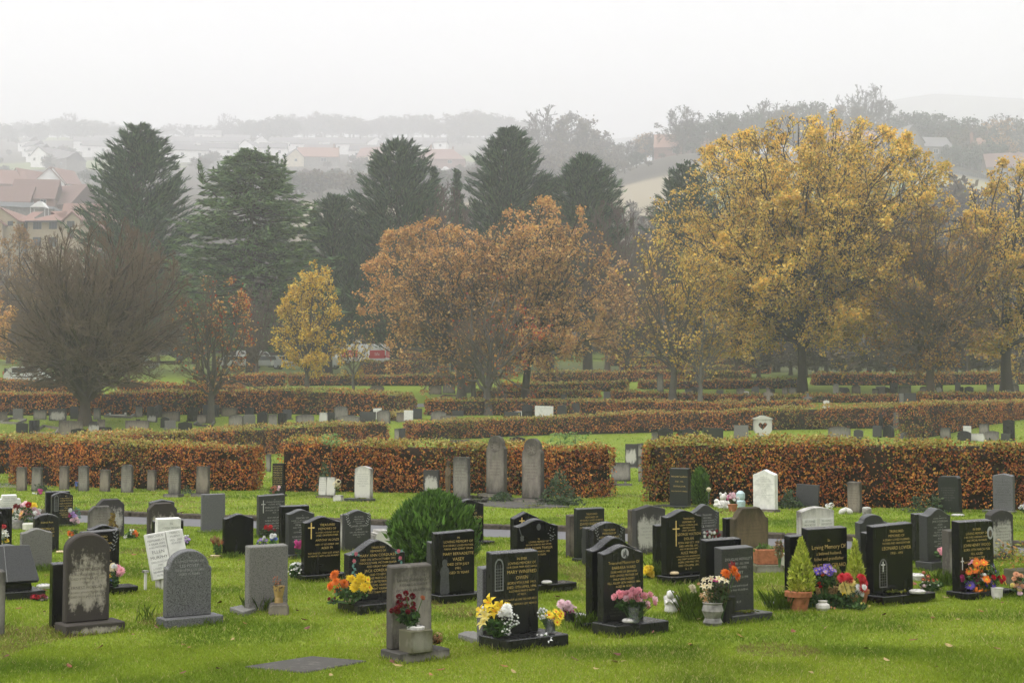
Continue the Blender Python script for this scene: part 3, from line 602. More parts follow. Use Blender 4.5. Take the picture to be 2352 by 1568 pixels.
S('gabrian', 'greenish black slab with gold lettering left of the small conifer', 1538, 1581, 1076, 1160, 'flat', 'green_black', .12, eff=-30, base=(.25, .1, .3, .05, .05), text=T['gaffaa'], box=(.1, .95, .84, .36))
S('cox', 'black slab with many gold lines behind the ornaments by the right hedge', 1655, 1696, 1078, 1152, 'flat', 'black', .10, eff=-28, text=T['cox'], box=(.1, .92, .96, .34))
S('peakw', 'white gabled headstone before the right hedge', 1730, 1780, 1079, 1169, 'peak', 'white_marble', .13, eff=-30, base=(.05, .05, .1, .02, .05), bmat='sandstone', text=T['peakw'], tc='grey_carving', box=(.08, .92, .88, .3))
S('slant', 'small tilted dark grey slab before the right hedge', 1826, 1878, 1113, 1166, 'flat', 'dark_grey', .06, eff=-22, lean=2, tip=-6)
S('sandh', 'crumbling sandstone stone with dark cap before the right hedge', 1946, 1976, 1107, 1178, 'flat', 'sandstone', .10, eff=-26, bev=.015, text=T['small8'], tc='brown_letter', box=(.15, .85, .8, .3))
d = S('corner', 'dark stone with carved corner ornaments before the right hedge', 2157, 2204, 1094, 1179, 'notchcorner', 'green_black', .13, eff=-28, text=T['small8'], tc='faint_letter', box=(.15, .85, .75, .35), lean=-1.5)
S('greyr', 'pale grey headstone with many dark lines at right end of the hedge row', 2281, 2327, 1088, 1172, 'lowpeak', 'grey', .11, eff=-24, base=(.2, .03, .1, .02, .06), bmat='pale_grey', text=T['greyr'], tc='black_letter', box=(.08, .92, .88, .2))
# ---- in the gap and just behind the front hedges
S('gap1', 'old stone with pale panel in the gap between middle and right hedge', 1436, 1463, 1019, 1071, 'flat', 'lichen_white', .12, eff=-30, base=(.08, .08, .12, .05, .05), bmat='old_grey')
S('gap2', 'tilted dark slab leaning behind the pale panelled stone in the hedge gap', 1458, 1480, 1018, 1055, 'flat', 'old_grey', .08, eff=-25, lean=-6)
S('gap3', 'tall grey weathered stone at the left end of the right hedge', 1466, 1478, 1047, 1106, 'flat', 'old_grey', .12, eff=-30)
S('gap4', 'black stone peeping out at the left end of the right hedge', 1478, 1496, 1048, 1110, 'slope', 'charcoal', .1, eff=30)
S('gapl', 'narrow old stone in the gap right of the left hedge', 611, 620, 1042, 1083, 'seg', 'old_grey', .1, eff=-30)
# ------------------------------------------------------------------ stones farther off, one mesh each
COLW = {'black': 'black', 'charcoal': 'dark', 'dark_grey': 'dark grey', 'grey': 'grey', 'pale_grey': 'pale grey', 'white_marble': 'white', 'white_old': 'dingy white', 'old_grey': 'weathered grey', 'lichen_white': 'blotched pale', 'sandstone': 'brown', 'brown_stone': 'mossy brown', 'monument': 'dull stone', 'green_black': 'greenish black'}
SHW = {'flat': 'square', 'slope': 'sloping topped', 'seg': 'arched', 'lowseg': 'low arched', 'arc': 'round topped', 'round': 'round topped', 'ogee': 'curved top', 'bigogee': 'bell topped', 'peak': 'peaked', 'lowpeak': 'low peaked', 'boulder': 'rounded boulder', 'cross': 'cross', 'cut': 'clipped corner', 'shoulder': 'notched round', 'step': 'stepped'}
ORD = ['', 'second ', 'third ', 'fourth ', 'fifth ', 'sixth ', 'seventh ', 'eighth ', 'ninth ', 'tenth ', 'eleventh ', 'twelfth ']
def far_row(place, rows):
    cnt = {}; done = {}
    for r in rows: cnt[(r[5], r[4])] = cnt.get((r[5], r[4]), 0)+1
    for i, r in enumerate(sorted(rows, key=lambda q: q[0])):
        a, b, t, bt, sh, m = r[:6]; yaw = r[6] if len(r) > 6 else (-26 if i % 3 else 28); Y = r[7] if len(r) > 7 else None
        k = (m, sh); n = done.get(k, 0); done[k] = n+1
        kind = 'stone cross' if sh == 'cross' else ('rounded boulder stone' if sh == 'boulder' else SHW[sh]+' headstone')
        if cnt[k] == 1: lab = 'the only %s %s %s' % (COLW[m], kind, place)
        else: lab = '%s %s, %sfrom left of its sort %s' % (COLW[m], kind, ORD[n] or 'first ', place)
        xm = (a+b)/2
        th_ = math.radians(yaw-math.degrees(math.atan((xm-CX)/F))); c, s = math.cos(th_), math.sin(th_)
        P = at(xm, bt) if Y is None else atY(xm, Y, bt)
        kl, kr = ray(a, bt)[0], ray(b, bt)[0]
        tl = (kl*P.y-P.x)/(c-kl*s); tr = (kr*P.y-P.x)/(c-kr*s); W = tr-tl
        H = zpix(xm, t, P.y)-P.z+.05; th = .11 if sh != 'cross' else .13
        mb = MB().prism(outline(sh, W, H), -th/2, th/2)
        if (i*7) % 3 == 0 or sh == 'cross': mb.box(-W/2-.06, W/2+.06, -th/2-.14, th/2+.04, -.1, .11)
        o = mb.build('headstone' if sh != 'cross' else 'stone_cross', MATS[m], bevel=.008, loc=(P.x+c*(tl+tr)/2, P.y+s*(tl+tr)/2, P.z-.05))
        o.rotation_euler = (math.radians(rnd.uniform(-2, 1)), math.radians(rnd.uniform(-1.5, 1.5)), th_)
        tag(o, lab, 'cross' if sh == 'cross' else 'headstone', 'far headstones '+place)
far_row('in the left field', [
 (-8,16,945,968,'flat','sandstone'),(30,53,938,962,'flat','pale_grey'),(77,106,941,963,'flat','old_grey'),(113,152,938,966,'flat','lichen_white'),(162,180,933,962,'flat','dark_grey'),
 (37,63,970,1001,'lowpeak','black'),(67,90,964,995,'slope','charcoal'),(135,189,966,1002,'flat','sandstone'),(163,199,983,1012,'lowpeak','black'),(203,226,967,996,'step','lichen_white'),
 (225,241,963,992,'flat','sandstone'),(215,231,936,963,'flat','old_grey'),(219,231,917,945,'slope','white_old'),(288,342,965,992,'flat','sandstone'),(302,331,962,990,'cross','black'),
 (312,326,933,957,'flat','old_grey'),(338,354,933,957,'flat','dark_grey'),(355,371,930,958,'arc','charcoal'),(339,361,949,969,'flat','lichen_white'),(373,413,944,967,'flat','sandstone'),(397,414,930,952,'seg','dark_grey'),
 (369,389,957,982,'ogee','green_black'),(379,403,965,984,'flat','pale_grey'),(410,441,968,990,'lowpeak','black'),(430,453,935,967,'ogee','black'),(466,477,929,957,'flat','dark_grey'),(492,503,929,957,'flat','charcoal'),
 (453,474,952,972,'flat','sandstone'),(509,544,935,956,'flat','sandstone'),(563,582,934,953,'lowpeak','charcoal'),(526,558,951,983,'seg','old_grey'),(559,586,951,982,'lowseg','pale_grey'),(591,614,945,983,'seg','black'),
 (617,636,951,978,'flat','old_grey'),(638,659,947,976,'lowpeak','charcoal'),(633,653,927,947,'flat','dark_grey'),(650,669,940,963,'flat','dark_grey'),(679,702,917,944,'slope','charcoal'),(673,684,925,945,'flat','old_grey'),
 (680,721,951,975,'lowseg','old_grey'),(734,752,947,972,'flat','white_old'),(746,768,947,972,'flat','charcoal'),(768,798,932,962,'seg','old_grey'),(773,828,953,976,'lowseg','old_grey'),(826,862,945,972,'flat','dark_grey'),
 (846,880,932,950,'lowseg','dark_grey'),(858,876,937,962,'slope','white_marble'),(866,896,941,972,'seg','old_grey'),(912,928,947,968,'flat','sandstone'),(928,948,942,968,'flat','white_marble'),(949,969,938,962,'flat','dark_grey')])
far_row('behind the central hedge', [
 (990,1024,943,964,'seg','old_grey'),(1012,1050,953,970,'lowseg','sandstone'),(1040,1064,943,955,'flat','dark_grey'),(1158,1196,945,962,'flat','dark_grey'),(1182,1198,944,960,'slope','white_marble'),(1199,1222,928,958,'lowpeak','black'),(1229,1270,932,960,'flat','white_marble'),
 (1281,1301,930,955,'cut','dark_grey'),(1311,1331,926,953,'slope','dark_grey'),(1387,1403,899,919,'flat','grey'),(1522,1543,922,945,'cross','black'),(1506,1524,934,946,'boulder','dark_grey'),(1545,1566,934,946,'flat','white_old')])
far_row('under the centre trees', [
 (850,882,884,906,'seg','sandstone'),(985,1014,885,905,'flat','sandstone'),(1017,1045,882,903,'flat','old_grey'),(1068,1085,881,902,'slope','pale_grey'),(1510,1524,858,900,'flat','old_grey')])
far_row('between the middle hedges', [(907,918,984,1012,'slope','old_grey'),(916,930,983,1012,'flat','dark_grey'),(883,890,986,1012,'seg','sandstone'),(1030,1080,1009,1030,'flat','old_grey',-26,62),(1170,1204,1002,1024,'lowpeak','charcoal',-26,60)])
far_row('behind the right hedge', [
 (1497,1511,992,1018,'flat','old_grey'),(1512,1545,982,1018,'seg','black',30),(1557,1605,983,1016,'ogee','black',30),(1556,1575,993,1014,'slope','charcoal',30),(1614,1660,982,1015,'flat','green_black',25),(1686,1718,976,1010,'flat','pale_grey'),
 (1903,1953,979,1005,'lowseg','old_grey'),(1961,1982,986,1008,'seg','dark_grey'),(2005,2025,977,1004,'flat','dark_grey'),(2028,2054,976,1004,'arc','charcoal'),(2040,2076,946,983,'slope','pale_grey'),(2068,2115,986,1008,'peak','grey'),
 (2160,2183,981,1006,'slope','old_grey'),(2213,2230,978,1004,'flat','white_marble'),(2200,2230,989,1012,'seg','charcoal'),(2230,2262,995,1012,'flat','white_old'),(2250,2271,973,996,'slope','old_grey'),(2264,2294,989,1010,'lowseg','old_grey'),(2300,2320,995,1012,'flat','dark_grey'),(2305,2331,963,1011,'lowpeak','black'),(2019,2027,951,985,'flat','charcoal')])
far_row('on the upper right lawn', [
 (1574,1590,892,910,'flat','old_grey'),(1585,1603,888,908,'seg','dark_grey'),(1646,1661,895,912,'flat','grey'),(1692,1710,891,914,'seg','sandstone'),(1708,1720,898,914,'lowseg','white_marble'),(1727,1743,886,912,'peak','grey'),(1762,1779,893,908,'flat','dark_grey'),
 (1797,1810,889,908,'seg','sandstone'),(1812,1829,889,907,'flat','old_grey'),(1914,1926,881,903,'lowseg','white_old'),(1928,1946,889,905,'flat','dark_grey'),(1936,1951,890,906,'boulder','black'),(1957,1976,884,904,'seg','sandstone'),(2004,2018,892,905,'flat','old_grey'),(2012,2034,886,904,'slope','pale_grey'),(2028,2044,889,904,'seg','charcoal'),
 (2044,2062,879,904,'flat','black'),(2064,2092,885,904,'slope','old_grey'),(2113,2131,887,903,'seg','old_grey'),(2150,2165,883,903,'slope','lichen_white'),(2194,2206,877,903,'flat','dark_grey'),(2201,2213,888,903,'flat','charcoal'),(2216,2236,887,903,'seg','dark_grey'),(2267,2283,883,901,'flat','old_grey'),(2301,2322,894,905,'boulder','grey'),(2321,2340,882,902,'seg','old_grey'),(2015,2036,869,884,'flat','sandstone'),
 (2066,2088,903,936,'flat','pale_grey',20),(2078,2104,902,936,'flat','dark_grey',34),(1892,1905,919,936,'seg','white_marble')])
far_row('above the right hedges', [(1754,1776,890,934,'cross','sandstone',12),(1847,1866,903,934,'cross','pale_grey',12),(1290,1302,905,925,'flat','dark_grey'),(435,446,905,930,'flat','sandstone'),(2326,2338,863,890,'flat','old_grey')])
# white heart frame stone
d_ = at(1752, 1004); Yh = d_.y; pw = Yh/F
r = empty('heart_headstone', d_, math.radians(12), 'white headstone with a heart shaped opening behind the right front hedge', 'headstone')
hw, hh = 22*pw, (1004-957)*pw
hp = [(.0, .30)]+[(.36*math.sin(t)**3*1.05, .62+.26*(13*math.cos(t)-5*math.cos(2*t)-2*math.cos(3*t)-math.cos(4*t))/17) for t in [PI-PI*i/10 for i in range(1, 10)]]+[(0, .70)]
hp = [(x*hw*1.35, z*hh*.9) for x, z in hp]; full = hp+[(-x, z) for x, z in hp[-2:0:-1]]
outer = []
for x, z in full:
    a = math.atan2(z-.5*hh, x); rr = min(hw/max(abs(math.cos(a)), 1e-3), .5*hh/max(abs(math.sin(a)), 1e-3)); outer.append((rr*math.cos(a), .5*hh+rr*math.sin(a)))
mb = MB(); n = len(full)
for y, fl in ((-.06, 0), (.06, 1)):
    fs = [(i, (i+1) % n, (i+1) % n+n, i+n) for i in range(n)]
    mb.add([(x, y, z) for x, z in outer]+[(x, y, z) for x, z in full], fs if not fl else [f[::-1] for f in fs])
for ring, fl in ((outer, 0), (full, 1)):
    fs = [(i, i+n, (i+1) % n+n, (i+1) % n) for i in range(n)]
    mb.add([(x, -.06, z) for x, z in ring]+[(x, .06, z) for x, z in ring], fs if not fl else [f[::-1] for f in fs])
mb.build('heart_frame', MATS['white_old'], r)
MB().prism([(-hw*1.06, hh*.86), (hw*1.06, hh*.86), (hw*1.06, hh*.92), (.1*hw, hh*1.07), (0, hh*1.03), (-.1*hw, hh*1.07), (-hw*1.06, hh*.92)], -.09, .09).build('cornice', MATS['white_old'], r)
for q, w_2, z_2 in ((-.06, .06, .42), (.07, .04, .37)): MB().lathe([(w_2, hh*.28), (w_2*.8, hh*(z_2-.06)), (w_2*.4, hh*z_2)], 8, (q, 0, 0), sy=.5).build('ornament', MATS['white_marble'], r)
# kerbs, slabs and low memorials
def pix_slab(name, label, cat, pts, h, mat, group=None, dz=0.):
    P = [at(x, y) for x, y in pts]; c = sum(P, Vector())/len(P)
    vs = [(p.x-c.x, p.y-c.y, -.05) for p in P]+[(p.x-c.x, p.y-c.y, h) for p in P]; n = len(P)
    mb = MB().add(vs, [tuple(range(n-1, -1, -1)), tuple(range(n, 2*n))]+[(i, (i+1) % n, (i+1) % n+n, i+n) for i in range(n)])
    o = mb.build(name, MATS[mat], bevel=.006, loc=(c.x, c.y, c.z+dz)); return tag(o, label, cat, group)
pix_slab('ground_slab', 'dark stone slab lying flush in the front lawn', 'slab', [(560, 1533), (700, 1546), (843, 1520), (716, 1509)], .014, 'old_grey')
pix_slab('memorial_plate', 'grey plate with round hole left of the yellow lily grave', 'plinth', [(1052, 1467), (1098, 1480), (1112, 1472), (1090, 1461), (1068, 1461)], .05, 'pale_grey')
pix_slab('memorial_plate', 'dark plate with round hole left of the potted cypress', 'plinth', [(1754, 1391), (1800, 1400), (1822, 1390), (1790, 1382)], .05, 'dark_grey')
pix_slab('memorial_plate', 'grey plate with a round socket left of the plain grey slab', 'plinth', [(527, 1405), (560, 1416), (592, 1405), (560, 1398)], .05, 'pale_grey')
pix_slab('grave_kerb', 'mossy dark kerb slab in front of the tall twin monuments', 'kerb', [(1062, 1158), (1180, 1168), (1310, 1166), (1220, 1151), (1140, 1148)], .03, 'old_grey')
def kerb_set(label, pts, mat, h=.13, w=.12, group='low kerbs round the graves'):
    P = [at(x, y) for x, y in pts]; mb = MB(); c = P[0].copy()
    for i in range(len(P)):
        a, b = P[i], P[(i+1) % len(P)]; L = (b-a).length; an = math.atan2(b.y-a.y, b.x-a.x)
        M = Matrix.Translation(a-c) @ Matrix.Rotation(an, 4, 'Z') @ Matrix.Rotation(-math.asin((b.z-a.z)/L), 4, 'Y')
        mb.box(w/2, L-w/2 if i % 2 else L+w/2, -w/2, w/2, -.1, h+(i % 2)*.003, M=M)
    return tag(mb.build('grave_kerb', MATS[mat], loc=c), label, 'grave kerb', group)
kerb_set('brown kerb frame left of the bare tree in the left field', [(76, 996), (128, 998), (136, 986), (100, 980)], 'sandstone')
kerb_set('grey kerb frame in front of the square old stones at the far left', [(0, 972), (40, 974), (60, 966), (25, 962)], 'old_grey')
kerb_set('pale kerb frame beside the low white memorial in the left field', [(240, 958), (300, 960), (310, 952), (262, 949)], 'pale_grey')
kerb_set('dark kerb frame right of the low black peaked stones', [(446, 977), (486, 981), (492, 972), (456, 970)], 'dark_grey')
kerb_set('brown kerb frame under the orange trees', [(1004, 917), (1050, 919), (1062, 911), (1020, 909)], 'sandstone')
kerb_set('long dark kerb left of the twin monuments', [(1010, 1146), (1110, 1156), (1118, 1148), (1030, 1139)], 'charcoal', .08)
# desk memorial on the far left
P = at(40, 1374); th_ = math.radians(34)
r = empty('desk_memorial', (P.x, P.y, P.z), th_, 'sloping grey desk memorial with gold lettering at the left edge', 'memorial')
MB().box(-.55, .26, -.16, .30, -.02, .09).build('plinth', MATS['charcoal'], r, bevel=.006)
mb = MB().prism([(-.50, .09), (.16, .09), (.14, .2), (-.5, .2)], .0, .22); mb.build('stand', MATS['black'], r, bevel=.004)
M = Matrix.Translation((-.18, .05, .36)) @ Matrix.Rotation(math.radians(-24), 4, 'X')
mb = MB().prism([(-.40, -.20), (.40, -.20), (.33, .22), (-.40, .22)], -.035, .035, M=M); mb.build('panel', MATS['dark_grey'], r, bevel=.006)
V, Fc = letter_mesh(T['desk'], -.30, .0, .2, -.18); o = link('inscription', mesh_from('inscription', V, Fc, [MATS['gold_letter']]), r); o.matrix_local = M @ Matrix.Translation((0, -.0368, 0))
o = MB().box(.05, .053, -.0005, .001, -.2, .21).build('groove', MATS['pale_carving'], r); o.matrix_local = M @ Matrix.Translation((0, -.0362, 0))
# open book
P = at(386, 1350)
r = empty('book_memorial', P, math.radians(38), 'white marble open book memorial leaning back on a small stand', 'memorial')
MB().box(-.11, .09, -.05, .12, -.02, .12).build('stand', MATS['white_old'], r, bevel=.01)
for sx in (-1, 1):
    M = Matrix.Translation((0, .02, .40)) @ Matrix.Rotation(math.radians(-13), 4, 'X') @ Matrix.Rotation(math.radians(-6), 4, 'Y') @ Matrix.Rotation(sx*math.radians(7), 4, 'Z')
    x0, x1 = (-.235, -.002) if sx < 0 else (.002, .235)
    pg = MB().box(x0, x1, -.035, .03, -.28, .26, M=M).build('page', MATS['white_marble'], r, bevel=.006)
    V, Fc = letter_mesh(T['bookl' if sx < 0 else 'bookr'], x0+.015, x1-.015, .25, -.25 if sx < 0 else .09)
    o = link('inscription', mesh_from('inscription', V, Fc, [MATS['black_letter']]), r); o.matrix_local = M @ Matrix.Translation((0, -.0375, 0))
for bx, by in ((-.28, 0), (.30, .12)): MB().box(bx-.01, bx+.01, by-.02, by+.02, 0, .2).box(bx-.03, bx+.03, by-.03, by+.03, .2, .225).build('vase_bracket', MATS['white_old'], r)
# small white book tablet at the middle hedge
P = at(750, 1143)
r = empty('book_memorial', P, math.radians(-12), 'small pale two page book tablet before the middle hedge', 'memorial')
w_px = P.y/F
MB().box(-22*w_px, 16*w_px, -.12, .14, -.02, .05).build('stand', MATS['sandstone'], r, bevel=.01)
for sx in (-1, 1):
    x0, x1 = (-19*w_px, -.002) if sx < 0 else (.002, 20*w_px)
    MB().box(x0, x1, -.05, .03, .06, 47*w_px).build('page', MATS['white_old'], r, bevel=.01, rot=(math.radians(-6), 0, sx*math.radians(5)))
V, Fc = letter_mesh(T['small8'], -17*w_px, -.03, 44*w_px, 15*w_px); link('inscription', mesh_from('inscription', V, Fc, [MATS['grey_carving']]), r, (0, -.058, 0), (math.radians(-6), 0, math.radians(-5)))
# desk plate in the hedge gap
P = at(1426, 1115); k = P.y/F
r = empty('desk_memorial', P, math.radians(-4), 'weathered grey desk plate on two stub legs beside the middle hedge end', 'memorial')
MB().box(-26*k, 26*k, -.2, .25, -.03, .05).build('plinth', MATS['old_grey'], r, bevel=.01)
for q in (-14, 8): MB().box(q*k, (q+5)*k, -.02, .1, .05, .16).build('leg', MATS['old_grey'], r)
MB().box(-22*k, 22*k, -.05, .04, 0, 42*k).build('panel', MATS['old_grey'], r, bevel=.01, loc=(0, 0, .14), rot=(math.radians(-14), 0, 0))
# robed statue, weathered
P = at(1029, 1140); k = P.y/F
mb = MB().lathe([(.13, -.03), (.15, .05), (.10, .16), (.13, .4), (.155, .75), (.15, .98), (.12, 1.08), (.055, 1.13), (.06, 1.17), (.085, 1.24), (.08, 1.32), (.05, 1.38), (.01, 1.40)], 14, sy=.75)
mb.prism([(-.16, .9), (-.02, .72), (.02, .72), (.16, .9), (.12, 1.0), (0, .84), (-.12, 1.0)], -.14, -.08)
o = mb.build('weathered_statue', MATS['brown_stone'], smooth=True, loc=P); o.scale = (k*7.2/.155, k*7.2/.155, (1140-1057)*k/1.40); tag(o, 'dark weathered robed figure between two grey stones by the middle hedge', 'statue')
for o_, lab, (x, y), s in ((0, 'bench', (240, 992), 1),):
    P = at(x, y); r = empty('memorial_chest', P, math.radians(6), 'low black chest shaped memorial behind the left front hedge', 'memorial')
    MB().box(-.45, .45, -.2, .2, -.05, .1).build('plinth', MATS['dark_grey'], r); MB().prism([(-.42, .1), (.42, .1), (.42, .22), (.36, .3), (-.36, .3), (-.42, .22)], -.16, .16).build('chest', MATS['charcoal'], r, bevel=.01)
P = at(271, 957); r = empty('memorial_chest', P, math.radians(4), 'low pale tomb with two knobs in the left field', 'memorial')
MB().box(-.52, .52, -.2, .2, -.05, .16).build('tomb', MATS['white_old'], r, bevel=.02)
for q in (-.48, .48): MB().lathe([(.06, .16), (.07, .2), (.05, .27), (.001, .28)], 10, (q, -.1, 0)).build('knob', MATS['white_old'], r, smooth=True)
# ------------------------------------------------------------------ terrain
def vnoise(P, seed, sc_):
    """smooth value noise in the plane, vectorised"""
    q = np.asarray(P, float)[:, :2]*sc_; i = np.floor(q).astype(int); f = q-i; f = f*f*(3-2*f)
    def h(a, b):
        v = (a*374761393+b*668265263+seed*974634777) & 0x7fffffff
        v = ((v ^ (v >> 13))*1274126177) & 0x7fffffff
        return ((v ^ (v >> 16)) & 0xffff)/65535.
    a, b = i[:, 0], i[:, 1]
    return (h(a, b)*(1-f[:, 0])+h(a+1, b)*f[:, 0])*(1-f[:, 1])+(h(a, b+1)*(1-f[:, 0])+h(a+1, b+1)*f[:, 0])*f[:, 1]
t = NT('ground_grass'); v = t.coords((1,1,1), rand=False)
a1 = t.noise(v, .35, 4); a2 = t.noise(v, 3.5, 5, .7); a3 = t.noise(v, 28., 4, .7)
c = t.ramp(a3, [(.25, (.075,.115,.012)), (.55, (.15,.21,.018)), (.8, (.22,.27,.035))])
c = t.mix(t.ramp(a2, [(.45, (0,0,0)), (.75, (.6,.6,.6))]), c, (.24,.25,.035))
c = t.mix(t.ramp(a1, [(.5, (0,0,0)), (.75, (.5,.5,.5))]), c, (.11,.16,.014))
at_ = t.n('ShaderNodeAttribute', attribute_name='Col'); c = t.mix(at_.outputs['Alpha'], at_.outputs['Color'], c)
t.base(c); t.set(**{'Roughness': .9, 'Specular IOR Level': .1}); t.bump(a3, .03, .6)
Xs = np.unique(np.concatenate([np.linspace(-1800, -200, 60), np.linspace(-200, -45, 60), np.linspace(-45, 45, 91), np.linspace(45, 200, 60), np.linspace(200, 1800, 60)]))
Ys = np.unique(np.concatenate([np.linspace(-60, 5, 8), np.linspace(5, 60, 56), np.linspace(60, 200, 110), np.linspace(200, 480, 110), np.linspace(480, 2250, 130)]))
GX, GY = np.meshgrid(Xs, Ys); V = np.stack([GX, GY, ground(GX, GY)], -1).reshape(-1, 3)
nx, ny = len(Xs), len(Ys); i = np.arange(ny-1)[:, None]*nx; k = np.arange(nx-1)[None, :]
Q = np.stack([i+k, i+k+1, i+nx+k+1, i+nx+k], -1).reshape(-1, 4)
gm = idx_mesh('ground', V, Q, [MATS['ground_grass']])
att = gm.attributes.new('Col', 'FLOAT_COLOR', 'POINT')
# land use: pasture, tan stubble, scrubby hillside
X, Y = V[:, 0], V[:, 1]; px = CX+F*X/np.maximum(Y, 1); Y = np.where(Y > 187, 187+(Y-187)/FAR, Y)
C4 = np.zeros((len(V), 4), np.float32); C4[:, 3] = 1
n1 = vnoise(V, 3, .02); n2 = vnoise(V, 9, .007)
scrub = np.array([.065, .056, .045]); past = np.array([.17, .20, .075]); tan = np.array([.25, .215, .15]); wood = np.array([.06, .05, .035])
base = scrub[None]*(.7+.6*n1[:, None]); base = np.where(((n2 > .66) & (Y > 560))[:, None], past[None]*(.8+.4*n1[:, None]), base)
fld = sstep(262, 272, Y)*(1-sstep(352, 362, Y))*sstep(650, 700, px)*(1-sstep(1560, 1600, px))
base = base*(1-fld[:, None])+tan[None]*fld[:, None]
fld = sstep(255, 275, Y)*(1-sstep(372, 384, Y))*sstep(1560, 1620, px)
gp = np.where((Y > 345)[:, None], np.array([.26, .235, .13])[None], np.array([.155, .20, .10])[None])
base = base*(1-fld[:, None])+gp*fld[:, None]
far = sstep(175, 215, Y)
C4[:, :3] = base; C4[:, 3] = 1-far
dirt = sstep(132, 158, Y)*np.clip(.35+.9*n1, 0, 1)
C4[:, :3] = np.where((far < .01)[:, None], np.array([.072, .080, .030])[None], C4[:, :3]); C4[:, 3] = np.where(far < .01, 1-dirt, C4[:, 3])
att.data.foreach_set('color', C4.ravel())
tag(link('ground', gm), kind='structure')
# a second, nearly vanished hill behind the right hand ridge
hx = np.linspace(-400, 1750, 70); hy = np.linspace(1800, 2200, 24); HX, HY = np.meshgrid(hx, hy)
pxh = CX+F*HX/HY
crest = np.interp(pxh, [600, 1500, 1900, 2150, 2400, 2700, 3200, 4000], [395, 305, 250, 208, 222, 262, 330, 420])
top = CAMH+(HZ-crest)/F*HY*1.0
prof = np.sin(np.clip((HY-1800)/400, 0, 1)*PI/2)
V = np.stack([HX, HY, (1-prof)*60+prof*top], -1).reshape(-1, 3); nx, ny = len(hx), len(hy); i = np.arange(ny-1)[:, None]*nx; k = np.arange(nx-1)[None, :]
plain('hill_scrub', (.075,.075,.05), .95, .1, .3, .02)
tag(link('hill', idx_mesh('hill', V, np.stack([i+k, i+k+1, i+nx+k+1, i+nx+k], -1).reshape(-1, 4), [MATS['hill_scrub']])), kind='structure')
# ------------------------------------------------------------------ paths
t = NT('tarmac'); v = t.coords((1,1,1), rand=False); f = t.noise(v, 60., 4, .7); g = t.noise(v, 1.5, 4)
c = t.mix(f, (.060,.059,.064), (.115,.113,.12)); t.base(t.mix(t.ramp(g, [(.5, (0,0,0)), (.8, (.4,.4,.4))]), c, (.05,.05,.053))); t.set(**{'Roughness': .55, 'Specular IOR Level': .4}); t.bump(f, .006, .5)
plain('kerb_earth', (.075,.062,.045), .9, .2, .3, 14, .02)
def strip(name, front, back, dz, mat, nseg=40):
    V = []; a = [at(x, y) for x, y in front]; b = [at(x, y) for x, y in back]
    def samp(P, t_):
        q = t_*(len(P)-1); i = min(int(q), len(P)-2); return P[i].lerp(P[i+1], q-i)
    for k in range(nseg+1):
        for P in (samp(a, k/nseg), samp(b, k/nseg)): V.append((P.x, P.y, gz(P.x, P.y)+dz))
    Q = [(2*k, 2*k+2, 2*k+3, 2*k+1) for k in range(nseg)]
    return tag(link(name, idx_mesh(name, np.array(V), np.array(Q), [MATS[mat]])), kind='structure')
PF = [(-500, 1176), (300, 1204), (1150, 1234), (2000, 1263), (2900, 1296)]; PB = [(-500, 1161), (300, 1186.5), (1150, 1216), (2000, 1244.5), (2900, 1277)]
strip('path', PF, PB, .006, 'tarmac')
strip('path', [(-300, 1108), (48, 1121), (60, 1117)], [(-300, 1098), (44, 1109), (60, 1112)], .006, 'tarmac')
strip('path', [(948, 936), (985, 934)], [(948, 928), (985, 926)], .02, 'tarmac')
mb = MB(); a = [at(x, y) for x, y in PB]
for i in range(len(a)-1):
    n = 14
    for k in range(n):
        p, q = a[i].lerp(a[i+1], k/n), a[i].lerp(a[i+1], (k+1)/n-.004); L = (q-p).length
        M = Matrix.Translation(p) @ Matrix.Rotation(math.atan2(q.y-p.y, q.x-p.x), 4, 'Z'); mb.box(0, L, .0, .18+.03*rnd.random(), -.05, .085+.02*rnd.random(), M=M)
tag(mb.build('path_kerb', MATS['kerb_earth'], bevel=.02), kind='structure')
# ------------------------------------------------------------------ lawn grass
t = NT('grass_blade'); at_ = t.n('ShaderNodeAttribute', attribute_name='Col'); t.base(at_.outputs['Color']); t.set(**{'Roughness': .65, 'Specular IOR Level': .12})
tr = t.n('ShaderNodeBsdfTranslucent'); t.l(at_.outputs['Color'], tr.inputs[0]); mx = t.n('ShaderNodeMixShader'); mx.inputs[0].default_value = .4
t.l(t.b.outputs[0], mx.inputs[1]); t.l(tr.outputs[0], mx.inputs[2]); t.l(mx.outputs[0], t.t.nodes['Material Output'].inputs[0])
pa = [at(x, y) for x, y in PF]; pbk = [at(x, y) for x, y in PB]
def on_path(x, y):
    fx = np.interp(x, [p.x for p in pa], [p.y for p in pa]); bx = np.interp(x, [p.x for p in pbk], [p.y for p in pbk])
    return (y > fx-.03) & (y < bx+.12)
slabp = [at(x, y) for x, y in [(560, 1533), (700, 1546), (843, 1520), (716, 1509)]]
def in_poly(x, y, P):
    r = np.ones(len(x), bool)
    for i in range(len(P)):
        a, b = P[i], P[(i+1) % len(P)]; r &= ((b.x-a.x)*(y-a.y)-(b.y-a.y)*(x-a.x)) > -.02*((b-a).length)
    return r
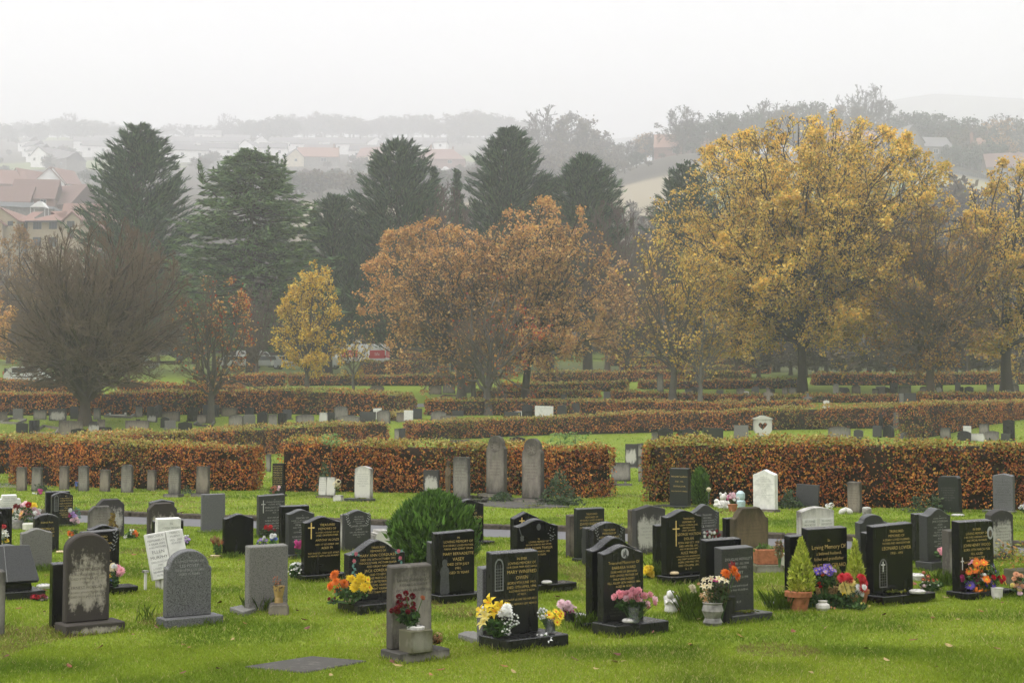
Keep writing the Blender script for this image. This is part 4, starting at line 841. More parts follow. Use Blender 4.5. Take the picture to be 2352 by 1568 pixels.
def blades(n, y0, y1, w, h0, h1, xy=None):
    if xy is not None: x, y = xy; n = len(x)
    else: y = np.sqrt(nrs.rand(n)*(y1**2-y0**2)+y0**2); x = (nrs.rand(n)*2-1)*(y*.43+2.6)
    keep = ~on_path(x, y) & ~in_poly(x, y, slabp); x, y = x[keep], y[keep]; n = len(x)
    P2 = np.stack([x, y], 1); d1 = vnoise(P2, 1, 1.4); d2 = vnoise(P2, 2, .45); d3 = vnoise(P2, 4, 6.)
    hh = (h0+(h1-h0)*nrs.rand(n))*(.45+.8*d1*.6+.5*d3*.6)*np.where(nrs.rand(n) > .985, 1.7, 1)
    a = nrs.rand(n)*2*PI; b = nrs.rand(n)*2*PI; ln = .25+.75*nrs.rand(n)
    z = ground(x, y)
    base = np.stack([x, y, z-.005], 1); ux = np.stack([np.cos(a), np.sin(a), 0*a], 1)*(w*(.6+.8*nrs.rand(n)))[:, None]/2
    tip = base+np.stack([np.cos(b)*ln*hh, np.sin(b)*ln*hh, hh*(1.05-.35*ln)], 1)
    mid = base*.5+tip*.5+np.stack([0*a, 0*a, hh*.13], 1)
    V = np.stack([base-ux, base+ux, mid+ux*.75, tip, mid-ux*.75], 1)
    g = np.array([.17, .265, .018]); yl = np.array([.30, .36, .034]); dk = np.array([.095, .165, .013]); st = np.array([.46, .40, .17])
    m = np.clip(d2*.9+.25*(nrs.rand(n)-.5)+.1*d3, 0, 1)[:, None]
    c = g*(1-m)+yl*m; m2 = np.clip((d1-.45)*1.8, 0, .8)[:, None]; c = c*(1-m2)+dk*m2
    mud = sstep(.80, .9, vnoise(P2, 8, .9))*(nrs.rand(n) < .6); c = np.where((mud > .3)[:, None], np.array([.20, .165, .06]), c)
    m3 = (nrs.rand(n) > (.965-.06*(d2 > .6)))[:, None]; c = np.where(m3, st, c)*(.75+.5*nrs.rand(n))[:, None]
    return V, c
B = [blades(560000, 6.8, 12.5, .0045, .022, .05), blades(380000, 12.5, 19, .006, .022, .055), blades(230000, 19, 28, .010, .025, .06), blades(170000, 28, 46, .018, .03, .07), blades(90000, 46, 90, .045, .05, .09)]
def rim_blades():
    xs_, ys_ = [], []
    for d in STONES.values():
        if d['P'].y > 33: continue
        b = d['base'] or (0, 0, 0, 0, 0); x0, x1 = -d['W']/2-b[0]-.012, d['W']/2+b[1]+.012; y0, y1 = -d['th']/2-b[2]-.012, d['th']/2+b[3]+.012
        n = int(2*(x1-x0+y1-y0)*260); s = nrs.rand(n)*2*(x1-x0+y1-y0); w, h = x1-x0, y1-y0
        px = np.where(s < w, x0+s, np.where(s < w+h, x1, np.where(s < 2*w+h, x0+s-w-h, x0))); py = np.where(s < w, y0, np.where(s < w+h, y0+s-w, np.where(s < 2*w+h, y1, y0+s-2*w-h)))
        keep = vnoise(np.stack([px+d['P'].x*3, py], 1), 71, 3.5) > .38; px, py = px[keep]+nrs.randn(keep.sum())*.012, py[keep]+nrs.randn(keep.sum())*.012
        c, s_ = math.cos(d['yaw']), math.sin(d['yaw']); xs_.append(d['ctr'].x+px*c-py*s_); ys_.append(d['ctr'].y+px*s_+py*c)
    return np.concatenate(xs_), np.concatenate(ys_)
B.append(blades(0, 0, 0, .006, .045, .10, rim_blades()))
tag(link('grass', np_mesh('grass', np.concatenate([b[0].reshape(-1, 3) for b in B]), 5, [MATS['grass_blade']], np.concatenate([b[1] for b in B]))), kind='stuff')
# longer tufts the mower missed round the plinths
def tuft(label, x, y, n, r, h, col=(.10, .16, .02)):
    P = at(x, y); V = []
    for _ in range(n):
        a = rnd.random()*2*PI; q = r*math.sqrt(rnd.random()); b = rnd.random()*2*PI; hh = h*rnd.uniform(.4, 1); ln = hh*rnd.uniform(.1, .7)
        p = Vector((q*math.cos(a), q*.7*math.sin(a), -.01)); u = Vector((math.cos(b+1.6), math.sin(b+1.6), 0))*.003; e = p+Vector((ln*math.cos(b), ln*math.sin(b), hh)); m = p.lerp(e, .5)+Vector((0, 0, hh*.15))
        V += [p-u, p+u, m+u*.8, e, m-u*.8]
    c = np.array(col)*nrs.uniform(.6, 1.5, (n, 1))
    o = link('grass_tuft', np_mesh('grass_tuft', [tuple(q) for q in V], 5, [MATS['grass_blade']], c), None, P); return tag(o, label, 'grass tuft', 'long grass tufts round the graves')
for lab, x, y, n, r, h in (('long tuft left of the medallion headstone plinth', 1354, 1447, 160, .13, .22), ('long grass left of the grey urn of dried lilies', 1612, 1412, 300, .22, .30), ('grass tuft on the plinth edge of the notched grey headstone', 448, 1424, 90, .1, .10), ('tall grass between plain slab and sandstone block', 597, 1403, 200, .16, .20), ('wild grass at the left foot of the potted cypress', 1806, 1400, 260, .2, .26), ('long grass at the foot of the rough pale slab', 2172, 1345, 220, .2, .24), ('tuft beside the plinth of the long thin cross headstone', 1510, 1327, 160, .14, .26), ('weeds at the foot of the grey green curved stone', 100, 1312, 180, .2, .14), ('long grass before the foot of the blank black slab', 1602, 1425, 200, .18, .2), ('grass growing at the right foot of the brown tulips stone', 530, 1281, 140, .16, .12), ('thin dead stalks in the lawn beside the grey notched stone', 336, 1428, 26, .12, .22)):
    tuft(lab, x, y, n, r, h)
# ------------------------------------------------------------------ hedges
def leafmat(name, trans=.35, rough=.6, spec=.25):
    t = NT(name); at_ = t.n('ShaderNodeAttribute', attribute_name='Col'); t.base(at_.outputs['Color']); t.set(**{'Roughness': rough, 'Specular IOR Level': spec})
    tr = t.n('ShaderNodeBsdfTranslucent'); t.l(at_.outputs['Color'], tr.inputs[0]); mx = t.n('ShaderNodeMixShader'); mx.inputs[0].default_value = trans
    t.l(t.b.outputs[0], mx.inputs[1]); t.l(tr.outputs[0], mx.inputs[2]); t.l(mx.outputs[0], t.t.nodes['Material Output'].inputs[0]); return t.m
leafmat('leaf'); leafmat('tree_leaf', .5, .7, .12); leafmat('needle', .12, .7, .15); leafmat('petal', .3, .5, .3)
plain('hedge_core', (.030,.020,.012), .95, .1, .3, 6)
PAL = {'beech': [(.36,.088,.020), (.46,.135,.026), (.54,.22,.036), (.22,.05,.016), (.58,.28,.06), (.09,.026,.012), (.42,.17,.035)],
       'beechg': [(.20,.065,.02), (.28,.12,.025), (.30,.22,.035), (.16,.17,.03), (.10,.035,.015), (.38,.27,.05), (.12,.12,.02)],
       'top': [(.40,.32,.085), (.47,.40,.13), (.34,.33,.07), (.36,.19,.05), (.27,.30,.05)]}
def leaf_quads(P, N, size, nrm_jit=.8, asp=.62, up=0.):
    """one bent leaf of two triangles per point; P (n,3), N (n,3) mean normals"""
    n = len(P); nn = N+nrs.randn(n, 3)*nrm_jit; nn /= np.linalg.norm(nn, axis=1)[:, None]+1e-9
    r = nrs.randn(n, 3); r[:, 2] -= up; u = np.cross(nn, r); u /= np.linalg.norm(u, axis=1)[:, None]+1e-9; w = np.cross(nn, u)
    s = (size*(.55+.9*nrs.rand(n)))[:, None]; u = u*s*.5; w = w*s*.5*asp
    return np.stack([P-u, P+w-u*.1, P+u, P-w+u*.1], 1)
def pick(pal, n, var=.35):
    p = np.array(pal)[nrs.randint(0, len(pal), n)]; return np.clip(p*(1+var*(nrs.rand(n, 1)*2-1)), 0, 1)
def hedge(label, pts, thick, leaf, dens, name='hedge', pal='beech', wob=.06, green=.0, group='clipped beech hedges', topk=1.):
    """pts: (pixel x, depth, pixel y of the top)"""
    L = []
    for x, Y, yt in pts:
        p = atY(x, Y, 1000); L.append((p.x, p.y, p.z, max(.45, zpix(x, yt, Y)-p.z)))
    L = np.array(L); seg = np.linalg.norm(np.diff(L[:, :2], axis=0), axis=1); S_ = np.concatenate([[0], np.cumsum(seg)]); tot = S_[-1]
    def at_s(s): return np.stack([np.interp(s, S_, L[:, j]) for j in range(4)], -1)
    def tang(s):
        a, b = at_s(np.maximum(s-.3, 0)), at_s(np.minimum(s+.3, tot)); d = (b-a)[:, :2]; return d/(np.linalg.norm(d, axis=1)[:, None]+1e-9)
    org = Vector((L[:, 0].mean(), L[:, 1].mean(), L[:, 2].mean()))
    # leaf shell: front, back (thin), top, both ends
    def shell(n, kind):
        s = nrs.rand(n)*tot; r = at_s(s); t_ = tang(s); nrm = np.stack([t_[:, 1], -t_[:, 0]], 1); h = r[:, 3]; q = nrs.rand(n)
        if kind == 'front': off = thick/2+.05*np.sin(s*2.1)+.03*np.sin(s*5.3+q*3); zz = q**.9*h; N = np.concatenate([nrm, np.full((n, 1), .25)], 1)
        elif kind == 'back': off = -thick/2*np.ones(n); zz = q*h; N = np.concatenate([-nrm, np.full((n, 1), .25)], 1)
        elif kind == 'top': off = (q-.5)*thick*1.02; zz = h.copy(); N = np.concatenate([nrm*.1, np.ones((n, 1))], 1)
        else:
            e = nrs.rand(n) < .5; s = np.where(e, 0., tot); r = at_s(s); t_ = tang(np.clip(s, .1, tot-.1)); nrm = np.stack([t_[:, 1], -t_[:, 0]], 1); h = r[:, 3]
            off = (nrs.rand(n)-.5)*thick; zz = q*h; N = np.concatenate([np.where(e, -1, 1)[:, None]*t_, np.full((n, 1), .2)], 1)
        P = np.stack([r[:, 0]+nrm[:, 0]*off, r[:, 1]+nrm[:, 1]*off, r[:, 2]+zz], 1)
        P2 = np.stack([s, zz*1.3], 1); lump = vnoise(P2, 21, 1.1)-.5; lump2 = vnoise(P2, 22, 3.5)-.5
        edge = np.clip((zz/h-.86)/.14, 0, 1) if kind in ('front', 'back', 'end') else np.zeros(n)
        P += N/np.linalg.norm(N, axis=1)[:, None]*(wob*2.2*lump+wob*1.6*lump2+nrs.randn(n)*.035*(leaf/.06)**.5-edge**2*thick*.13)[:, None]
        if kind == 'top':
            tt = sstep(.3, .5, np.abs(q-.5)); P[:, 2] -= tt*.10; P[:, 2] += (vnoise(np.stack([s, off], 1), 5, .5)-.5)*.2+.01+np.where(nrs.rand(n) < .05, nrs.rand(n)*.14, 0)
        return P, N, s, zz/h, kind
    A = []
    area = {'front': tot*L[:, 3].mean(), 'back': tot*L[:, 3].mean()*.35, 'top': tot*thick, 'end': 2*thick*L[:, 3].mean()}
    for kd in ('front', 'back', 'top', 'end'):
        n = int(area[kd]*dens)
        P, N, s, zf, kd = shell(n, kd)
        gap = vnoise(np.stack([s+org.x*.3, zf*2.2+org.y], 1), 51, 1.7)*.6+vnoise(np.stack([s+org.x, zf*2+3], 1), 52, 4.5)*.4; kp = (gap < .66) | (nrs.rand(n) < .25); P, N, s, zf = P[kp], N[kp], s[kp], zf[kp]; n = len(s)
        P2 = np.stack([s+org.x, zf*2], 1); g = vnoise(P2, 31, .35); g2 = vnoise(P2, 33, 1.3)
        c = pick(PAL[pal], n); cg = pick(PAL['beechg'], n); ct = pick(PAL['top'], n)
        gm_ = (nrs.rand(n) < np.clip((g-.53)*2.6+green, 0, .95)); c[gm_] = cg[gm_]
        c *= (.75+.5*g2)[:, None]
        p_top = (np.clip((zf-.88)/.12, 0, 1)**1.5*.55*topk if kd != 'top' else np.full(n, .74*topk)); tm = nrs.rand(n) < p_top; c[tm] = ct[tm]
        dk = (nrs.rand(n) < .05); c[dk] = np.array([.03, .07, .025])*(.6+.8*nrs.rand(dk.sum(), 1))
        A.append((leaf_quads(P, N, leaf, .75), c))
    V = np.concatenate([a[0].reshape(-1, 3) for a in A])-np.array(org); C = np.concatenate([a[1] for a in A])
    o = link(name, np_mesh(name, V, 4, [MATS['leaf']], C), None, org)
    # twiggy core
    ns = max(2, int(tot/.8)); s = np.linspace(.12, tot-.12, ns); r = at_s(s); t_ = tang(s); nrm = np.stack([t_[:, 1], -t_[:, 0]], 1); k = thick/2-.10
    ring = [np.stack([r[:, 0]+nrm[:, 0]*a*k-org.x, r[:, 1]+nrm[:, 1]*a*k-org.y, r[:, 2]+b*(r[:, 3]-.12)-.1*(1-b)-org.z], 1) for a, b in ((1, 0), (1, .9), (.7, 1), (-.7, 1), (-1, .9), (-1, 0))]
    Vc = np.stack(ring, 1).reshape(-1, 3); m = 6; i = np.arange(ns-1)[:, None]*m; kk = np.arange(m)[None, :]
    Qc = np.stack([i+kk, i+(kk+1) % m, i+m+(kk+1) % m, i+m+kk], -1).reshape(-1, 4)
    Qc = np.concatenate([Qc, [[0, 1, 2, 3], [0, 3, 4, 5], [(ns-1)*m+3, (ns-1)*m+2, (ns-1)*m+1, (ns-1)*m], [(ns-1)*m+5, (ns-1)*m+4, (ns-1)*m+3, (ns-1)*m]]])
    link('twigs', idx_mesh('twigs', Vc, Qc, [MATS['hedge_core']], smooth=False), o)
    return tag(o, label, 'hedge', group)
def hb_(x, yb): return at(x, yb).y
# depth of hedge centre line from the visible foot
H = lambda x, yb, yt: (x, hb_(x, yb)+.5, yt)
hedge('left front hedge of copper beech behind the row of nine old stones', [H(62, 1112, 1006), H(180, 1118, 1007), H(300, 1122, 1012), H(450, 1126, 1017), H(591, 1127, 1020)], 1.1, .065, 980, green=-.05)
hedge('middle front hedge of copper beech behind the tall twin monuments', [H(668, 1128, 1013), H(700, 1129, 1011), H(900, 1131, 1016), H(1150, 1134, 1017), H(1384, 1145, 1021)], 1.1, .065, 980)
hedge('right front hedge of copper beech, tallest and nearest', [H(1511, 1152, 1016), H(1600, 1157, 1010), H(1900, 1164, 1009), H(2352, 1172, 1012), H(2620, 1177, 1015)], 1.15, .06, 1050, green=-.08)
hedge('second hedge from the far left rising behind the left front hedge', [(-160, 48, 1003), (0, 50, 1003), (130, 55, 1000), (350, 63, 991), (600, 72, 982), (760, 75, 973), (882, 77, 967)], 1.1, .10, 330, green=.15)
hedge('short greenish hedge closing the gap in the middle distance', [(888, 88, 965), (935, 90, 964)], 1.0, .12, 300, 'hedge', 'beechg', green=.5)
hedge('long second hedge crossing the centre to the right', [(932, 80, 969), (1100, 81, 962), (1200, 82, 958), (1450, 83, 947), (1700, 84, 940), (2068, 85, 930)], 1.2, .11, 300)
hedge('second hedge at the far right beyond the grey square stone', [(2080, 80, 926), (2200, 84, 922), (2352, 90, 921), (2560, 97, 921)], 1.2, .11, 300, green=.1)
hedge('third hedge in the centre behind the white flat stone', [(978, 92, 917), (1250, 92, 917), (1500, 93, 919), (1722, 94, 926)], 1.1, .13, 220)
hedge('third hedge on the left behind the bare tree trunk', [(-120, 92, 906), (0, 92, 902), (300, 92, 900), (640, 93, 892), (800, 92, 899), (950, 91, 906)], 1.2, .13, 220)
hedge('reddish hedge at the far left behind the parked white car', [(-100, 108, 872), (0, 108, 872), (180, 108, 879)], 1.2, .15, 180, green=-.2, topk=.4)
hedge('low reddish hedge between the two left trees', [(270, 106, 877), (400, 107, 881), (560, 107, 886)], 1.1, .15, 180, topk=.6)
hedge('fourth hedge running behind the yellow tree', [(480, 117, 862), (640, 117, 858), (655, 117, 858)], 1.2, .15, 180)
hedge('fourth hedge running from the yellow tree to the orange trees', [(664, 118, 859), (880, 118, 862), (1092, 118, 856)], 1.2, .15, 180, green=.25)
hedge('far hedge below the red and white vans', [(828, 145, 830), (990, 147, 827)], 1.2, .18, 130, green=.3)
hedge('topmost far hedge right of the vans', [(893, 170, 808), (1000, 170, 809)], 1.1, .2, 110)
hedge('dark hedge behind the orange tree trunks', [(1095, 104, 893), (1377, 104, 897)], 1.1, .14, 190)
hedge('upper pale topped hedge behind the orange trees', [(1145, 112, 880), (1300, 111, 878), (1442, 110, 874)], 1.1, .15, 180, green=.2)
hedge('long hedge crossing below the big yellow tree', [(1405, 102, 895), (1560, 102, 905), (1800, 101, 906), (2066, 100, 904)], 1.1, .14, 190)
hedge('low hedge before the celtic cross on the right', [(1640, 97, 925), (1860, 97, 926)], .9, .13, 190)
hedge('long low hedge at the right under the bare brown tree', [(2104, 99, 903), (2352, 101, 901), (2540, 102, 900)], 1.1, .14, 190)
hedge('hedge behind the trees right of the centre', [(1222, 126, 853), (1500, 127, 851), (1725, 127, 850)], 1.1, .16, 150, green=.3)
hedge('hedge left of the big yellow tree trunk', [(1468, 113, 874), (1640, 113, 872), (1832, 114, 868)], 1.1, .15, 170, green=.2)
hedge('long hedge behind the upper graves on the right', [(1868, 119, 857), (2100, 119, 857), (2352, 121, 855), (2540, 122, 854)], 1.2, .16, 150)
hedge('uppermost of three far hedges in the centre', [(1393, 166, 815), (1770, 166, 816)], 1.0, .2, 100, green=.2)
hedge('middle one of three far hedges in the centre', [(1425, 156, 827), (1770, 156, 829)], 1.0, .2, 100)
hedge('lowest of three far hedges in the centre', [(1437, 147, 838), (1770, 147, 840)], 1.0, .2, 100, green=.1)
# ------------------------------------------------------------------ trees
def bark(name, a, b):
    t = NT(name); v = t.coords((1,1,.3)); f = t.noise(v, 9., 5, .65); t.base(t.mix(f, a, b)); t.set(**{'Roughness': .9, 'Specular IOR Level': .15}); return t.m
bark('bark_grey', (.045,.040,.032), (.13,.12,.10)); bark('bark_brown', (.040,.030,.022), (.105,.08,.06)); bark('bark_dark', (.018,.015,.012), (.06,.05,.04)); bark('twig_purple', (.075,.054,.05), (.13,.095,.085)); bark('twig_brown', (.085,.062,.042), (.17,.128,.085)); bark('twig_warm', (.105,.074,.052), (.22,.16,.11)); bark('bark_pale', (.09,.085,.07), (.20,.19,.16))
def tubes(P, Rr, n):
    """many tubes at once: P (b,m,3), Rr (b,m)"""
    b, m = P.shape[:2]; T_ = np.gradient(P, axis=1); T_ /= np.linalg.norm(T_, axis=2)[..., None]+1e-9
    a = np.where(np.abs(T_[..., 2:3]) < .9, np.array([0, 0, 1.]), np.array([1., 0, 0])); U = np.cross(T_, a); U /= np.linalg.norm(U, axis=2)[..., None]+1e-9; W = np.cross(T_, U)
    th = np.arange(n)*2*PI/n
    V = P[:, :, None]+Rr[:, :, None, None]*(np.cos(th)[None, None, :, None]*U[:, :, None]+np.sin(th)[None, None, :, None]*W[:, :, None])
    i = (np.arange(m-1)*n)[:, None]; k = np.arange(n)[None]
    q = np.stack([i+k, i+(k+1) % n, i+n+(k+1) % n, i+n+k], -1).reshape(-1, 4)
    Q = (q[None]+(np.arange(b)*m*n)[:, None, None]).reshape(-1, 4)
    return V.reshape(-1, 3), Q
def cat_tubes(L):
    V = []; Q = []; o = 0
    for v, q in L: V.append(v); Q.append(q+o); o += len(v)
    return np.concatenate(V), np.concatenate(Q)
PROF = {'dome': [(0,.35),(.12,.75),(.3,.97),(.45,1),(.65,.92),(.82,.70),(.93,.42),(1,.08)],
        'vase': [(0,.10),(.12,.42),(.3,.78),(.5,.98),(.68,1),(.84,.78),(.94,.45),(1,.1)],
        'tear': [(0,.62),(.1,.9),(.25,1),(.45,.86),(.65,.62),(.85,.32),(1,.04)],
        'fan': [(0,.25),(.15,.6),(.35,.88),(.55,1),(.75,.95),(.9,.7),(1,.25)],
        'peak': [(0,.4),(.15,.8),(.35,1),(.6,.85),(.8,.5),(.92,.22),(1,.05)],
        'cone': [(0,.55),(.08,.9),(.2,1),(.4,.86),(.6,.66),(.8,.40),(.93,.18),(1,.05)],
        'mound': [(0,.55),(.08,.88),(.2,1),(.42,.95),(.62,.82),(.78,.64),(.9,.42),(1,.12)],
        'hemi': [(0,.62),(.1,.9),(.22,1),(.42,.98),(.6,.90),(.75,.77),(.88,.56),(.95,.36),(1,.12)],
        'oak': [(0,.42),(.12,.66),(.3,.88),(.48,1),(.66,.97),(.8,.80),(.91,.52),(1,.15)],
        'cyp': [(0,.88),(.15,1),(.35,.98),(.52,.90),(.68,.76),(.82,.58),(.92,.40),(.97,.24),(1,.06)],
        'broad': [(0,.6),(.12,.92),(.3,1),(.5,.93),(.7,.78),(.85,.58),(.95,.35),(1,.15)]}
def nrm(a): return a/(np.linalg.norm(a, axis=-1)[..., None]+1e-9)
def make_tree(H, W, z0, prof, tr, n1=9, n2=8, n3=7, n4=6, leaves=0, leaf=.16, pal=None, fork=None, cx=0., spread=.5, twig_r=.012, leafw=None, fill=.9, up=.06, seed=1, dense4=1., wisp=.12, zs=.1):
    """crown of half width W from z0 to H; returns wood, twig and leaf arrays"""
    global nrs
    keep = nrs; nrs = np.random.RandomState(seed); r = nrs
    px, pz = zip(*PROF[prof])
    def R(z): return np.interp((z-z0)/(H-z0), px, pz)*W
    ph = r.rand(6)*6.28
    def inside(P):
        a = np.arctan2(P[..., 1], P[..., 0]-cx); lob = 1+wisp*(np.sin(3*a+ph[0]+P[..., 2]*.7)*.6+np.sin(5*a+ph[1]-P[..., 2]*1.1)*.5)
        d = np.hypot(P[..., 0]-cx*np.clip((P[..., 2]-z0)/(H-z0), 0, 1), P[..., 1]); return (d < R(P[..., 2])*lob) & (P[..., 2] < H) & (P[..., 2] > z0-.2)
    fork = fork if fork is not None else max(z0*.9, H*.16)
    # trunk
    top = fork+(H-fork)*.45; m = 9; z = np.linspace(-.15, top, m); P0 = np.stack([np.cumsum(r.randn(m)*tr*.12)*(z > fork*.4)+cx*np.clip((z-fork)/H, 0, 1), np.cumsum(r.randn(m)*tr*.12)*(z > fork*.4), z], 1)
    rad = tr*np.interp(z/fork, [0, .12, .9, 1.15, 3], [1.45, 1.05, .88, .72, .25]); V0 = tubes(P0[None], rad[None], 12)
    # limbs reach for points spread over the crown
    g = np.arange(n1)+.5; az = g*2.39996+r.rand()*6; zf = zs+(.98-zs)*((g/n1)**.8); zt = z0+(H-z0)*zf; q_ = np.where(r.rand(n1) < .22, .3+.4*r.rand(n1), .82+.2*r.rand(n1)); tgt = np.stack([cx*zf+np.cos(az)*R(zt)*fill*q_, np.sin(az)*R(zt)*fill*q_, zt], 1)
    hs = fork+(top-fork)*np.clip((zf-.3)*1.2, 0, 1)*r.rand(n1)*.9; st = np.stack([np.interp(hs, z, P0[:, k]) for k in range(3)], 1)
    c1 = st+np.stack([np.cos(az), np.sin(az), np.full(n1, 1.6)], 1)*np.linalg.norm(tgt-st, axis=1)[:, None]*spread*.42
    u = np.linspace(0, 1, 9)[None, :, None]; P1 = (1-u)**2*st[:, None]+2*u*(1-u)*c1[:, None]+u*u*tgt[:, None]; P1[:, 1:] += r.randn(n1, 8, 3)*W*.018
    L1 = np.linalg.norm(tgt-st, axis=1); r1 = tr*(.34+.25*r.rand(n1))[:, None]*np.linspace(1, .16, 9)[None]; r1 = np.maximum(r1, twig_r)
    V1 = tubes(P1, r1, 7)
    def level(PP, RR, LL, c, t0, lf, rf, m, jit, upw, ang, out=.35):
        b = len(PP); mm = PP.shape[1]; n = b*c; ip = np.repeat(np.arange(b), c); t = t0+(1-t0)*r.rand(n)
        q = t*(mm-1); i = np.minimum(q.astype(int), mm-2); f = (q-i)[:, None]; S0 = PP[ip, i]*(1-f)+PP[ip, i+1]*f; D = nrm(PP[ip, i+1]-PP[ip, i])
        pr = nrm(np.cross(D, r.randn(n, 3))); a = ang*(.6+.8*r.rand(n))[:, None]; D = nrm(D*np.cos(a)+pr*np.sin(a))
        o = S0-np.array([cx*.6, 0, z0+(H-z0)*.25]); D = nrm(D+out*nrm(o)); ln = LL[ip]*lf*(.55+.75*r.rand(n))*(1.15-.55*t)
        rs = np.minimum(RR[ip, i]*rf, ln*.03); P = np.zeros((n, m, 3)); P[:, 0] = S0; d = D
        for k in range(1, m):
            d = nrm(d+r.randn(n, 3)*jit+np.array([0, 0, upw])); nx = P[:, k-1]+d*(ln/(m-1))[:, None]; ok = inside(nx)[:, None]
            P[:, k] = np.where(ok, nx, P[:, k-1]+d*(ln/(m-1))[:, None]*.22)
        RR2 = np.maximum(rs[:, None]*np.linspace(1, .35, m)[None], twig_r); return P, RR2, ln
    P2, R2, L2 = level(P1, r1, L1, n2, .18, .42, .62, 6, .2, up, .75)
    P3, R3, L3 = level(P2, R2, L2, n3, .15, .52, .6, 5, .27, up, .7)
    wood = cat_tubes([V0, V1, tubes(P2, R2, 5)]); tw = [tubes(P3, R3, 3)]
    if n4:
        P4, R4, L4 = level(P3, R3, L3, n4, .1, .55*dense4, .7, 4, .22, up*1.3, .6); tw.append(tubes(P4, R4*.8, 3)); src = P4
    else: src = P3
    tw = cat_tubes(tw); lv = None
    if leaves:
        q = src[:, 1:].reshape(-1, 3)
        if leafw is not None:
            wgt = leafw((q-np.array([cx, 0, z0]))/np.array([W, W, H-z0])); wgt = np.clip(wgt, 0, None); wgt /= wgt.sum(); idx = r.choice(len(q), leaves, p=wgt)
        else:
            cl = vnoise(q[:, [0, 2]]+q[:, [1, 1]]*.7, 41, .9/max(1, H/14)); wgt = np.clip(cl*1.6-.25, .08, 1); wgt /= wgt.sum(); idx = r.choice(len(q), leaves, p=wgt)
        q = q[idx]+r.randn(leaves, 3)*leaf*.8; lq = leaf_quads(q, np.tile([0, 0, .5], (leaves, 1)), leaf, 1., .75)
        nz = vnoise(q[:, [0, 2]], 43, .35)[:, None]; c = pick(pal, leaves, .3)*(.8+.4*nz); lv = (lq, c)
    nrs = keep
    return wood, tw, lv
def plant_tree(label, P, data, bk='bark_brown', tk='twig_brown', name='tree', group=None, rz=0., cat='tree'):
    r = empty(name, P, rz, label, cat, group); w, tw, lv = data
    link('trunk', idx_mesh('trunk', w[0], w[1], [MATS[bk]]), r); link('crown', idx_mesh('crown', tw[0], tw[1], [MATS[tk]], smooth=False), r)
    if lv is not None: link('foliage', np_mesh('foliage', lv[0].reshape(-1, 3), 4, [MATS['tree_leaf']], lv[1]), r)
    return r
def tree(label, x, yb, xl, xr, yt, yc, prof, trw, name='tree', Y=None, bk='bark_brown', tk='twig_brown', group=None, **kw):
    """x,yb foot of the trunk; xl..xr and yt..yc the crown in the photograph; trw trunk width, all in pixels"""
    P = at(x, yb) if Y is None else atY(x, Y, yb); k = P.y/F
    H = zpix(x, yt, P.y)-P.z; z0 = max(.4, zpix(x, yc, P.y)-P.z); W = (xr-xl)/2*k; cx = ((xl+xr)/2-x)*k
    return plant_tree(label, P, make_tree(H, W, z0, prof, trw/2*k, cx=cx, **kw), bk, tk, name, group)
YEL = [(.66,.45,.05), (.74,.54,.08), (.58,.36,.035), (.78,.60,.15), (.46,.28,.045)]
GOLD = [(.76,.49,.08), (.82,.57,.13), (.67,.39,.065), (.86,.64,.21), (.57,.40,.08), (.44,.38,.08)]
ORA = [(.56,.31,.11), (.62,.37,.14), (.50,.25,.085), (.68,.46,.19), (.42,.22,.09)]
RED = [(.42,.08,.03), (.48,.16,.04), (.34,.05,.03), (.50,.26,.06)]
TAN = [(.30,.17,.06), (.36,.22,.09), (.24,.13,.05)]
tree('big bare round headed tree in the left field, thousands of fine brown twigs', 195, 976, 0, 468, 505, 882, 'hemi', 29, 'bare_tree', tk='twig_warm', n1=46, n2=10, n3=8, n4=6, spread=.5, twig_r=.0105, seed=3, up=.09, fork=1.3, dense4=1.05, wisp=.04, fill=1., zs=.1)
tree('small twisted tree with red berries and leaves, right of the big bare tree', 484, 971, 366, 645, 626, 925, 'mound', 17, 'rowan_tree', n1=12, n2=8, n3=7, n4=5, leaves=1500, leaf=.15, pal=RED+ORA, seed=5, leafw=lambda q: .12+np.clip(q[:, 0]+.1, 0, 1)*np.clip(q[:, 2]-.2, 0, 1)*2.2, bk='bark_grey', spread=.62)
tree('bright yellow pointed tree in the hedge gap left of the vans', 705, 892, 632, 815, 588, 872, 'tear', 10.5, 'yellow_tree', n1=16, n2=8, n3=6, n4=4, leaves=9000, leaf=.19, pal=YEL, seed=7, bk='bark_grey', tk='bark_dark', fork=1.1)
tree('thin young tree with few yellow leaves just right of the yellow tree', 812, 899, 765, 862, 735, 872, 'vase', 7, 'young_tree', n1=8, n2=6, n3=6, n4=4, leaves=420, leaf=.16, pal=YEL, seed=9, bk='bark_grey', twig_r=.01)
tree('broad orange brown tree standing left of the rusty pointed tree', 1060, 917, 775, 1205, 508, 892, 'hemi', 20, 'autumn_tree', n1=40, n2=9, n3=7, n4=5, leaves=23000, leaf=.18, pal=ORA, seed=11, wisp=.08, leafw=lambda q: .25+np.clip(-q[:, 0], 0, 1)*1.1+np.clip(q[:, 2]-.5, 0, 1), bk='bark_grey')
tree('rusty orange tree with pointed top in the middle of the picture', 1207, 918, 1050, 1455, 462, 890, 'hemi', 18, 'autumn_tree', n1=42, n2=9, n3=7, n4=5, leaves=30000, leaf=.18, pal=ORA+[(.60,.40,.13)], seed=13, wisp=.08, bk='bark_dark', tk='twig_brown')
tree('slender nearly bare tree with scattered red leaves in front of the orange trees', 1122, 953, 1005, 1296, 636, 915, 'mound', 19, 'rowan_tree', n1=11, n2=8, n3=7, n4=5, leaves=900, leaf=.17, pal=RED+[(.5,.24,.05)], seed=15, bk='bark_grey', tk='twig_brown', leafw=lambda q: .2+np.clip(q[:, 0]+.2, 0, 1)*1.3)
